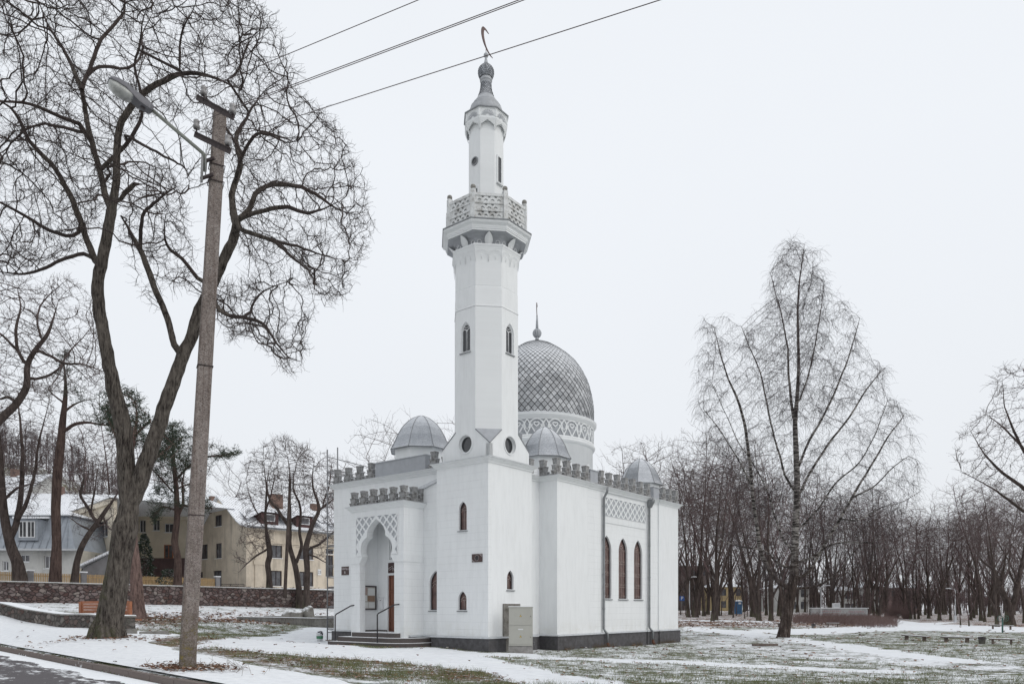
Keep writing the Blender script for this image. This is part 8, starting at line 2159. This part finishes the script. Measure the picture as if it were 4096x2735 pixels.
# thujas in the garden
M['thuja'] = None
m_, g_n = newmat('dark_thuja', 0.9, 0.2)
oc_ = g_n.n('ShaderNodeTexCoord').outputs['Object']; nn_ = g_n.noise(oc_, 6, 4, 0.7); nz_ = g_n.n('ShaderNodeSeparateXYZ', {0: g_n.n('ShaderNodeNewGeometry').outputs['Normal']}).outputs[2]
cc_ = g_n.ramp(nn_, [(0.35, (0.018, 0.026, 0.018)), (0.65, (0.05, 0.065, 0.04))])
g_n.link(g_n.mixc(g_n.math('MULTIPLY', g_n.step(g_n.math('ADD', g_n.math('ABSOLUTE', nz_), nn_), 1.15, 1.4), 0.5), cc_, (0.6, 0.62, 0.62)), 'Base Color'); M['thuja'] = m_
def conifer(x, y, h, r, seed, label, n=1500, group=None, blunt=1.0):
    rs = np.random.RandomState(seed); z = hz(x, y); t = empty('conifer_shrub', (x, y, z), 0, label, 'shrub', group)
    vs = []
    for i in range(n):
        k = rs.uniform(0, 1)**0.8; a = rs.uniform(0, 6.28); lay = 0.80 + 0.2*math.sin(k*h*7 + a*1.0); rr = r*(1-k)**blunt*lay*rs.uniform(0.75, 1.05) + 0.03
        p = np.array([rr*math.cos(a), rr*math.sin(a), 0.05 + k*h]); d = np.array([math.cos(a), math.sin(a), rs.uniform(-0.2, 0.9)]) + rs.normal(0, 0.35, 3); d /= np.linalg.norm(d)
        w_ = np.cross(d, rs.normal(0, 1, 3)); w_ /= np.linalg.norm(w_); s = rs.uniform(0.10, 0.2)*min(1, h/2.5); vs += [p - w_*s*0.35, p + w_*s*0.35, p + d*s + w_*s*0.2, p + d*s - w_*s*0.2]
    V = np.array(vs); link('foliage', mesh_np('foliage', V, np.arange(len(V)).reshape(-1, 4), M['thuja'], False), t)
    g = MB(); g.tube([(0, 0, -0.2), (0, 0, h*0.8)], [0.05, 0.015], 5); g.build('trunk', M['bark_far'], t)
for i, (xa, yt, w_, lab) in enumerate(((85,1190,50,'small conifer left of the mansard house window'),(215,1010,85,'tallest narrow conifer before the mansard house'),(313,1140,95,'broad conical conifer in the garden before the mansard house'),(400,1200,60,'short conifer left of the slender pine'),(535,1160,95,'conical conifer right of the slender pine'),(815,1205,72,'conical conifer before the cream house, left of a pair'),(875,1200,46,'narrow conifer before the cream house, right of a pair'),(700,1290,60,'low round conifer by the leaning tree'),(755,1290,50,'low conifer beside the shed'))):
    u = .4785*xa; Y = 71.0; v = 1650+.4785*yt; x = (u-U0)/F*Y; z = hz(x, Y); h = CAM_Z + (V0-v)/F*Y - z; conifer(x, Y, h, w_*.4785/F*Y*0.55, 100+i, lab, 1100)
x = (.4785*1205-U0)/F*71; conifer(x, 71, 5.2, 1.25, 120, 'large dark thuja right of the big tree before the cream house', 2600, None, 0.6)
x = (680-U0)/F*66; conifer(x, 66, 1.6, 1.3, 121, 'low clipped evergreen bush near the cream house corner', 1500, None, 0.35)
# ================================================================== RIGHT: park furniture
M['lamp_white'] = mat('pale_grey_lamp_paint', (0.50, 0.51, 0.53), 0.5)
def park_lamp(u, vb, vt, Y, du, label, boxed=True):
    x = (u-U0)/F*Y; z = hz(x, Y); H = CAM_Z + (V0-vt)/F*Y - z; a = du/F*Y
    t = empty('street_lamp', (x, Y, z), 0, label, 'street lamp', 'white lamp posts along the park paths')
    s = 1 if a > 0 else -1
    g = MB(); g.tube([(0, 0, -0.2), (0, 0, 1.0), (0, 0, H-0.25), (s*0.07, 0, H-0.08), (s*0.22, 0, H), (a, 0, H+0.04)], [0.075, 0.07, 0.05, 0.045, 0.04, 0.04], 8); g.build('lamp_post', M['lamp_white'], t)
    g = MB(); g.loft([[(a+s*q, -wd, H+0.02), (a+s*q, wd, H+0.02), (a+s*q, wd*0.8, H+0.02+hh), (a+s*q, -wd*0.8, H+0.02+hh)] for q, wd, hh in ((-0.25, 0.05, 0.05), (0.0, 0.11, 0.11), (0.3, 0.12, 0.10), (0.45, 0.06, 0.04))], 0, False, True, True); g.build('lamp_head', M['lamp_white'], t)
    if boxed: g = MB(); g.box(-0.13, 0.13, -0.13, 0.13, -0.1, 0.85); g.build('switch_box', M['lamp_white'], t)
park_lamp(2758, 2467, 2308, 88, 14, 'tall white street lamp just right of the mosque corner')
park_lamp(3284, 2460, 2342, 96, 24, 'white street lamp standing right behind the birch')
park_lamp(3821, 2487, 2354, 93, -24, 'white street lamp with arm to the left beside the path')
park_lamp(4006, 2489, 2424, 118, -3, 'small distant white lamp behind the green pole', False)
park_lamp(3907, 2480, 2434, 150, -8, 'faint farthest lamp between the trunks', False)
# blue portable toilet
Y = 125; x = (2953-U0)/F*Y; z = CAM_Z + (V0-2443)/F*Y; hw_ = 17/F*Y; H = 45/F*Y
zt_ = hz(x, Y)
tl = empty('portable_toilet', (x, Y, z), R(-20), 'blue portable toilet cabin with white roof among the trees', 'portable toilet')
M['tblue'] = mat('blue_plastic', (0.06, 0.155, 0.30), 0.5, var=0.15, vscale=3)
g = MB(); g.box(-hw_*0.85, hw_*0.85, -hw_*0.85, hw_*0.85, -0.6, H*0.88); g.build('cabin', M['tblue'], tl)
g = MB(); g.box(-hw_*0.45, hw_*0.5, -hw_*0.85-0.03, -hw_*0.85-0.002, 0.1, H*0.8); g.build('door', M['tblue'], tl)
g = MB(); g.loft([[(-hw_*0.9, -hw_*0.9, H*0.881), (hw_*0.9, -hw_*0.9, H*0.881), (hw_*0.9, hw_*0.9, H*0.881), (-hw_*0.9, hw_*0.9, H*0.881)], [(-hw_*0.8, -hw_*0.8, H*0.93), (hw_*0.8, -hw_*0.8, H*0.93), (hw_*0.8, hw_*0.8, H*0.93), (-hw_*0.8, hw_*0.8, H*0.93)], [(-hw_*0.3, -hw_*0.5, H), (hw_*0.3, -hw_*0.5, H), (hw_*0.3, hw_*0.5, H), (-hw_*0.3, hw_*0.5, H)]], 0, False, True, True); g.build('roof', M['snow'], tl)
g = MB(); g.box(hw_*0.1, hw_*0.7, -hw_*0.85-0.05, -hw_*0.85-0.031, H*0.62, H*0.78); g.build('door_label', M['white_paint'], tl)
# parking sign
Y = 110; x = (2728-U0)/F*Y; ps = empty('parking_sign', (x, Y, hz(x, Y)), 0, 'blue square parking sign with a white P at the edge of the wood', 'sign')
zc = CAM_Z + (V0-2392)/F*Y - hz(x, Y)
g = MB(); g.box(-0.36, 0.36, -0.02, 0.0, zc-0.36, zc+0.36); g.build('sign_board', mat('sign_blue', (0.03, 0.09, 0.30), 0.5), ps)
g = MB(); text_mesh(g, 'P', 0.72, lambda a, b, c: (a, -0.022-c, b+zc)); g.build('sign_letter', M['white_paint'], ps)
g = MB(); g.tube([(0, 0.05, -0.2), (0, 0.05, zc+0.3)], 0.04, 6); g.build('sign_post', M['zinc'], ps)
# buildings among the trees
def block(name, u0, u1, vt, vb, Y, dep, wm, label, cols, rows, rz=0.0, roof=True, zb=None, hip=0.0):
    x0, x1 = (u0-U0)/F*Y, (u1-U0)/F*Y; zt = CAM_Z + (V0-vt)/F*Y; zb = (hz((x0+x1)/2, Y) - 1.0) if zb is None else zb
    r = empty(name, ((x0+x1)/2, Y, 0), rz, label, 'building'); w_ = (x1-x0)/2
    hl = []; H = zt - max(zb+1, 0)
    for j in range(rows):
        for i in range(cols):
            cx = -w_ + 2*w_*(i+0.5)/cols; cz = zb+1 + H*(j+0.55)/rows; hl.append((cx-0.6, cx+0.6, cz-0.75, cz+0.75))
    g = MB(); g.plate(rect(-w_, w_, zb, zt), [rect(*h) for h in hl], 0.3, lambda a, b, c: (a, c, b)); g.box(-w_, -w_+0.3, 0.301, dep, zb, zt); g.box(w_-0.3, w_, 0.301, dep, zb, zt); g.box(-w_+0.301, w_-0.301, dep-0.3, dep, zb, zt); g.build('wall', wm, r)
    for h in hl:
        g = MB(); g.box(h[0], h[1], 0.2, 0.22, h[2], h[3]); g.build('window', M['pane'], r)
    if roof:
        g = MB(); e = 0.5; rr_ = [(-w_-e, -e, zt+0.002), (w_+e, -e, zt+0.002), (w_+e, dep+e, zt+0.002), (-w_-e, dep+e, zt+0.002)]
        rh = hip or 0.4; q = [(-w_*0.5, dep*0.45, zt+rh), (w_*0.5, dep*0.45, zt+rh), (w_*0.5, dep*0.55, zt+rh), (-w_*0.5, dep*0.55, zt+rh)]
        g.loft([rr_, q], 0, False, True, True); g.build('roof', M['roof_snow'], r)
    return r
block('yellow_building', 2850, 2968, 2346, 2440, 165, 10, plaster('yellow_plaster', (0.46, 0.36, 0.20), (0.34, 0.27, 0.16)), 'yellow two storey building with snowy roof behind the blue toilet', 4, 2, hip=1.2)
block('brown_building', 2640, 2838, 2262, 2450, 190, 12, plaster('brown_brick_far', (0.20, 0.165, 0.155), (0.15, 0.125, 0.12)), 'large brown brick building beyond the trees beside the mosque corner', 5, 3, hip=2.0)
block('grey_building', 3112, 3236, 2350, 2450, 150, 10, M['white_wall'], 'pale grey building behind the birch trunk', 3, 2, hip=0.8)
block('white_building', 3380, 3425, 2360, 2440, 170, 9, M['white_wall'], 'narrow white building above the graffiti wall', 2, 2, hip=1.0)
block('white_building', 3498, 3530, 2345, 2450, 175, 9, M['white_wall'], 'white gabled building seen between two trunks right of the graffiti wall', 1, 3, hip=1.6)
block('pink_roofed_building', 3560, 3680, 2350, 2440, 200, 10, plaster('pinkish_plaster', (0.28, 0.2, 0.19), (0.22, 0.16, 0.15)), 'far reddish building behind the wood right of centre', 4, 2, hip=1.5)
# graffiti wall
Y = 104; x0, x1 = (3247-U0)/F*Y, (3471-U0)/F*Y; zt = CAM_Z + (V0-2432)/F*Y
gw = empty('graffiti_wall', (x0, Y, 0), 0, 'long low pale concrete wall with faded red graffiti and snow on top', 'wall')
g = MB(); g.box(0, x1-x0, 0, 0.5, -0.6, zt); g.build('wall_body', plaster('pale_wall_concrete', (0.42, 0.42, 0.42), (0.30, 0.30, 0.31)), gw)
g = MB(); g.box(-0.1, x1-x0+0.1, -0.1, 0.6, zt+0.001, zt+0.09); g.build('coping', M['snow'], gw)
g = MB(); rg = random.Random(12)
for row, (xa, xb, zz, hh) in enumerate(((1.3, 4.2, zt-0.38, 0.22), (1.7, 4.0, zt-0.72, 0.2), (5.2, 7.4, zt-0.45, 0.28))):
    x = xa
    while x < xb:
        a = rg.uniform(0, 3); pts = [(x+0.10*math.cos(a+i*1.9), -0.012, zz+hh*0.5*math.sin(a*2+i*2.3)) for i in range(4)]
        g.tube(pts, 0.018, 4); x += rg.uniform(0.2, 0.32)
g.build('graffiti', mat('faded_red_spray', (0.42, 0.10, 0.12), 0.8), gw)
g = MB(); ux = (3356-U0)/F*Y - x0; g.box(-0.42+0, 0.42, 0.7, 1.3, 0, zt+0.75); g.v = [(v[0]+ux, v[1], v[2]) for v in g.v]; o = g.build('vent_unit', M['white_paint'], gw)
g = MB(); [g.box(ux-0.36, ux+0.36, 0.685, 0.699, zt+0.2+0.1*k, zt+0.25+0.1*k) for k in range(5)]; g.build('vent_grille', M['zinc'], o)
# low hedge
def hedge(name, polyuv, h, n, mt, label, seed):
    poly = [tuple(ground_pt(u, v).xy) for u, v in polyuv]; rs = np.random.RandomState(seed); xs = [p[0] for p in poly]; ys = [p[1] for p in poly]; ch = []; c = 0
    while c < n:
        x = rs.uniform(min(xs), max(xs), 400); y = rs.uniform(min(ys), max(ys), 400); m = inpoly(poly, x, y); x, y = x[m], y[m]; zz = hgt(x, y)
        for a, b, z in zip(x, y, zz):
            hh = h*rs.uniform(0.35, 1.1)*(0.75+0.25*math.sin(a*2.1)*math.cos(b*1.7)); d = np.array([rs.normal(0, 0.55), rs.normal(0, 0.55), 1.0]); p = np.array([a, b, z-0.02]); q = p + d*hh*0.5; e = q + (d + rs.normal(0, 0.35, 3))*hh*0.5
            ch.append((np.array([p, q, e]), np.array([0.013, 0.010, 0.006]), 3)); c += 1
    V, Q = tube_arrays(ch); o = link(name, mesh_np(name, V, Q, mt)); return tag(o, label, 'hedge', None, 'stuff')
M['red_twig'] = mat('red_brown_hedge', (0.19, 0.13, 0.12), 0.95, color2=(0.12, 0.08, 0.075), vscale=1.2)
hedge('low_hedge', [(3175,2478),(3260,2470),(3400,2470),(3500,2478),(3585,2490),(3592,2508),(3500,2511),(3400,2505),(3250,2498),(3175,2495)], 0.95, 7500, M['red_twig'], 'low reddish brown hedge patch beyond the birch, dusted with snow', 9)
for i, (u0, u1, v, hh) in enumerate(((3550, 3592, 2470, 2.6), (3612, 3640, 2472, 2.4))):
    hedge('red_shrub', [(u0, v-1), (u1, v-1), (u1, v+3), (u0, v+3)], hh, 420, M['red_twig'], ['dense reddish shrub left of the pale forked trunk', 'dense reddish shrub, right one by the pale forked trunk'][i], 15+i)
# benches
M['bench_wood'] = mat('grey_bench_plank', (0.17, 0.135, 0.115), 0.9, color2=(0.09, 0.07, 0.06), vscale=6)
def park_bench(u0, v0, u1, v1, label, hgt_=0.26, wd=0.26):
    a, b = ground_pt(u0, v0+10), ground_pt(u1, v1+10); d = Vector((b.x-a.x, b.y-a.y)); L_ = d.length
    t = empty('park_bench', (a.x, a.y, hz(a.x, a.y)), math.atan2(d.y, d.x), label, 'bench', 'low plank benches in the park'); dz = hz(b.x, b.y) - hz(a.x, a.y)
    g = MB(); g.loft([[(q*L_, -wd/2, hgt_+dz*q-0.05), (q*L_, wd/2, hgt_+dz*q-0.05), (q*L_, wd/2, hgt_+dz*q), (q*L_, -wd/2, hgt_+dz*q)] for q in (0, 1)], 0, False, True, True); s = g.build('seat', M['bench_wood'], t)
    g = MB(); g.loft([[(q*L_*0.98+0.01, -wd/2+0.02, hgt_+dz*q+0.001), (q*L_*0.98+0.01, wd/2-0.02, hgt_+dz*q+0.001), (q*L_*0.98+0.01, wd/2-0.03, hgt_+dz*q+0.016), (q*L_*0.98+0.01, -wd/2+0.03, hgt_+dz*q+0.016)] for q in (0, 1)], 0, False, True, True); g.build('seat_snow', M['snow'], s)
    for q in (0.14, 0.86):
        g = MB(); g.box(q*L_-0.04, q*L_+0.04, -wd/2+0.03, wd/2-0.03, -0.15+dz*q, hgt_-0.051+dz*q); g.build('leg', M['bench_wood'], t)
def u9(x, y): return 3373+.3078*x, 2280+.3078*y
for (a, b, c, d, lab) in ((780, 866, 1100, 890, 'low snowy plank bench on the lawn, left of the near three'), (1285, 896, 1665, 908, 'low snowy plank bench on the lawn, middle of the near three'), (1895, 922, 2228, 934, 'low snowy plank bench on the lawn, right of the near three, beside the bin')):
    p, q = u9(a, b), u9(c, d); park_bench(p[0], p[1], q[0], q[1], lab)
for (u0, v0, u1, v1, lab) in ((3305, 2497, 3358, 2498, 'far plank bench before the low hedge'), (2725, 2462, 2726, 2462, ''), (3958, 2504, 4056, 2508, 'far plank bench by the path near the green pole'), (3112, 2497, 3150, 2497, 'far plank bench partly behind the birch trunk')):
    if lab: park_bench(u0, v0, u1, v1, lab, 0.34)
def bin_(u, v, label, r=0.15, h=0.30):
    p = ground_pt(u, v); t = empty('litter_bin', p, 0, label, 'litter bin')
    g = MB(); g.lathe([(r*0.85, -0.1), (r, h*0.9), (r*1.05, h*0.9), (r*1.05, h*0.97), (r*0.9, h*0.97), (r*0.8, h*0.5)], (0, 0, 0), 14); g.build('bin_body', M['concrete'], t)
    g = MB(); g.add([(r*1.12*(1+0.08*math.sin(5*a))*math.cos(a), r*1.12*math.sin(a), h*0.98+0.05*math.sin(3*a+1)) for a in [i*math.pi/6 for i in range(12)]] + [(0, 0, h+0.04)], [(i, (i+1) % 12, 12) for i in range(12)])
    g.lathe([(r*1.09, h*0.72), (r*1.12, h*0.99)], (0, 0, 0), 14, caps=False); g.build('bin_bag', M['lead_dark'], t)
p = u9(1803, 955); bin_(p[0], p[1], 'concrete litter bin with black bag between two near benches')
bin_(3254, 2511, 'round concrete litter bin left of the far bench')
# green post with wheel ornaments
p = ground_pt(4010, 2529); gp = empty('green_post', p, 0, 'green metal post carrying wheel shaped training handles', 'outdoor gym post')
M['gpaint'] = mat('dull_green_paint', (0.055, 0.13, 0.11), 0.6); Hp = 60/F*p.y
g = MB(); g.tube([(0, 0, -0.2), (0, 0, Hp)], 0.055, 8); g.build('post', M['gpaint'], gp)
for s_ in (-1, 1):
    g = MB(); rr = 0.20; c = (s_*0.20, -0.06, Hp-0.05)
    g.tube([(c[0]+rr*math.cos(R(a)), c[1], c[2]+rr*math.sin(R(a))) for a in range(0, 361, 20)], 0.014, 5)
    for a in (0, 60, 120): g.tube([(c[0]+rr*math.cos(R(a)), c[1], c[2]+rr*math.sin(R(a))), (c[0]-rr*math.cos(R(a)), c[1], c[2]-rr*math.sin(R(a)))], 0.009, 4)
    g.build('wheel', M['gpaint'], gp)
# board lying on the grass
p = ground_pt(3060, 2583); g = MB(); g.obox((0, 0, 0.06), (1, -0.02, 0), (0.02, 1, 0), (0, 0, 1), 0.55, 0.12, 0.05); o = g.build('lying_board', M['bench_wood']); o.location = p; tag(o, 'dark board lying flat on the lawn left of the birch', 'board')
# ================================================================== GRASS, LEAVES
rs = np.random.RandomState(99)
def sample_ground(n, uvbox=None, ymin=9, ymax=40, xr=None):
    Y = ymin*(ymax/ymin)**rs.uniform(0, 1, n); u = rs.uniform(-100, 4196, n); x = (u-U0)/F*Y; return x, Y
def nearest_attr(x, y, arr):
    i = np.clip(np.searchsorted(gx, x), 1, len(gx)-1); j = np.clip(np.searchsorted(gy, y), 1, len(gy)-1); return arr[j*len(gx)+i]
def build_mask(x, y):
    lx = (x-T0.x)*math.cos(ANG) + (y-T0.y)*math.sin(ANG); ly = -(x-T0.x)*math.sin(ANG) + (y-T0.y)*math.cos(ANG)
    inside = ((lx > -0.2) & (lx < 14.6) & (ly > -0.7) & (ly < 11)) | ((lx > -1.8) & (lx < 1) & (ly > 2.8) & (ly < 7.2))
    cb_ = (np.abs(x-0.3) < 0.6) & (y > 26.8) & (y < 27.4)
    return ~(inside | cb_)
def lowf(x, y, s=1.0, o=0.0): return 0.5 + 0.25*np.sin(x*2.3*s+o)*np.cos(y*1.9*s-o) + 0.25*np.sin((x+y)*4.1*s+o*2)*np.cos((x-y)*3.3*s)
x, y = sample_ground(270000, ymin=10.5, ymax=44)
c_ = nearest_attr(x, y, cov); kd = kerb_d(x, y)
s_along = (x-KA.x)*KD.x + (y-KA.y)*KD.y
ok = (c_ < 0.52) & (kd > 2.7 + np.clip((s_along-9)*0.55, 0, 3.2)) & build_mask(x, y) & (rs.rand(len(x)) < np.clip(lowf(x, y)*1.5-0.35, 0.03, 1)) & (nearest_attr(x, y, soil) < 0.5) & (rs.rand(len(x)) < np.where((x > 0) & (y > 16), 0.5, 1.0))
x, y = x[ok], y[ok]; z = hgt(x, y); n = len(x)
h = rs.uniform(0.025, 0.075, n)*(0.7+0.9*lowf(x, y, 0.7, 2)); h *= np.where(y < 18, 1.7, 1.1)
wd2 = 0.0035*np.clip(y/12, 1, 3.2); a = rs.uniform(0, 6.28, n); bd = rs.normal(0, 0.5, (n, 2))*h[:, None]
V = np.stack([np.stack([x-wd2*np.cos(a), y-wd2*np.sin(a), z-0.01], -1), np.stack([x+wd2*np.cos(a), y+wd2*np.sin(a), z-0.01], -1), np.stack([x+bd[:, 0], y+bd[:, 1], z+h], -1)], 1).reshape(-1, 3)
M['grass'] = mat('winter_grass', (0.20, 0.215, 0.115), 0.9, color2=(0.095, 0.11, 0.05), vscale=2.0, spec=0.1)
o = link('grass', mesh_np('grass', V, np.arange(len(V)).reshape(-1, 3), M['grass'], False)); tag(o, 'short green winter grass poking through the thin snow', 'grass', None, 'stuff')
x, y = sample_ground(60000, ymin=10.5, ymax=75)
l_ = nearest_attr(x, y, litter); c_ = nearest_attr(x, y, cov); kd = kerb_d(x, y); s_along = (x-KA.x)*KD.x + (y-KA.y)*KD.y
pr = np.where(c_ > 0.8, 0.006, 0.05 + l_*0.75); pd_ = np.hypot(x-pb.x, y-pb.y); pr = np.where(pd_ < 1.15, 1.0*np.exp(-(pd_/0.7)**2), pr)
onp = (kd < 2.7 + np.clip((s_along-9)*0.55, 0, 3.2)) & (pd_ >= 1.15); pr = np.where(onp, 0.006, pr)
td = np.hypot(x-base.x, y-base.y); pr = np.where(td < 2.2, 0.8*np.exp(-(td/1.3)**2), pr)
ok = (rs.rand(len(x)) < pr) & build_mask(x, y) & (kd > 0.16)
x, y = x[ok], y[ok]
ex = pb.x + rs.normal(0.05, 0.34, 420); ey = pb.y + rs.normal(0, 0.3, 420); k_ = kerb_d(ex, ey) > 0.2; x = np.concatenate([x, ex[k_]]); y = np.concatenate([y, ey[k_]])
z = hgt(x, y); kd = kerb_d(x, y); z = np.where(kd < 2.6, np.maximum(z+0.04, KZ*(kd < 0.5)), z); n = len(x)
s = rs.uniform(0.035, 0.075, n)*np.clip(y/20, 0.75, 2.4); a = rs.uniform(0, 6.28, n); tl_ = rs.uniform(-0.6, 0.6, n)
ca, sa = np.cos(a), np.sin(a); V = np.zeros((n, 5, 3))
for k, (p, q, r) in enumerate(((-1, 0, 0), (-0.2, -0.62, 0.45), (1, -0.15, 0.05), (0.35, 0.6, 0.5), (-0.5, 0.5, 0.2))):
    V[:, k, 0] = x + s*(p*ca - q*sa); V[:, k, 1] = y + s*(p*sa + q*ca); V[:, k, 2] = z + 0.012 + s*(0.15 + r*0.8 + p*tl_*0.5).clip(0.02)
m_, g_l = newmat('fallen_leaf_brown', 0.9, 0.15)
gi = g_l.n('ShaderNodeNewGeometry').outputs['Random Per Island']; g_l.link(g_l.ramp(gi, [(0.0, (0.05, 0.028, 0.02)), (0.4, (0.13, 0.065, 0.042)), (0.75, (0.22, 0.125, 0.08)), (0.93, (0.30, 0.21, 0.15)), (1.0, (0.7, 0.7, 0.7))]), 'Base Color')
o = link('fallen_leaves', mesh_np('fallen_leaves', V.reshape(-1, 3), np.arange(n*5).reshape(-1, 5), m_, False)); tag(o, 'brown fallen leaves scattered over snow, grass and the wood floor', 'leaves', None, 'stuff')
# dry weeds along the mosque plinth
ch = []
rw = np.random.RandomState(3)
for i in range(900):
    t_ = rw.rand(); lx = XA + 0.2 + t_*10.6; p = loc2w(lx, YA - 0.12 - abs(rw.normal(0, 0.14)))
    if math.sin(lx*2.1) + 0.6*math.sin(lx*5.3) < 0.1: continue
    p = np.array([p.x, p.y, hz(p.x, p.y)]); hh = rw.uniform(0.06, 0.22); d = np.array([rw.normal(0, 0.6), rw.normal(0, 0.6), 1]); ch.append((np.array([p, p+d*hh*0.6, p+d*hh+rw.normal(0, 0.03, 3)]), np.array([0.004, 0.003, 0.002]), 3))
for i in range(90):
    q = (pb.x + rw.normal(0.35, 0.5), pb.y + rw.normal(0, 0.3)); 
    if kerb_d(*q) < 0.2: continue
    p = np.array([q[0], q[1], hz(*q)+0.02]); hh = rw.uniform(0.05, 0.2); d = np.array([rw.normal(0, 0.9), rw.normal(0, 0.6), 1]); ch.append((np.array([p, p+d*hh*0.6, p+d*hh]), np.array([0.003, 0.0025, 0.0015]), 3))
V, Q = tube_arrays(ch); o = link('dry_weeds', mesh_np('dry_weeds', V, Q, mat('straw', (0.16, 0.115, 0.07), 0.95, var=0.4, vscale=9))); tag(o, 'dry brown weeds along the dark plinth and around the post foot', 'weeds', None, 'stuff')
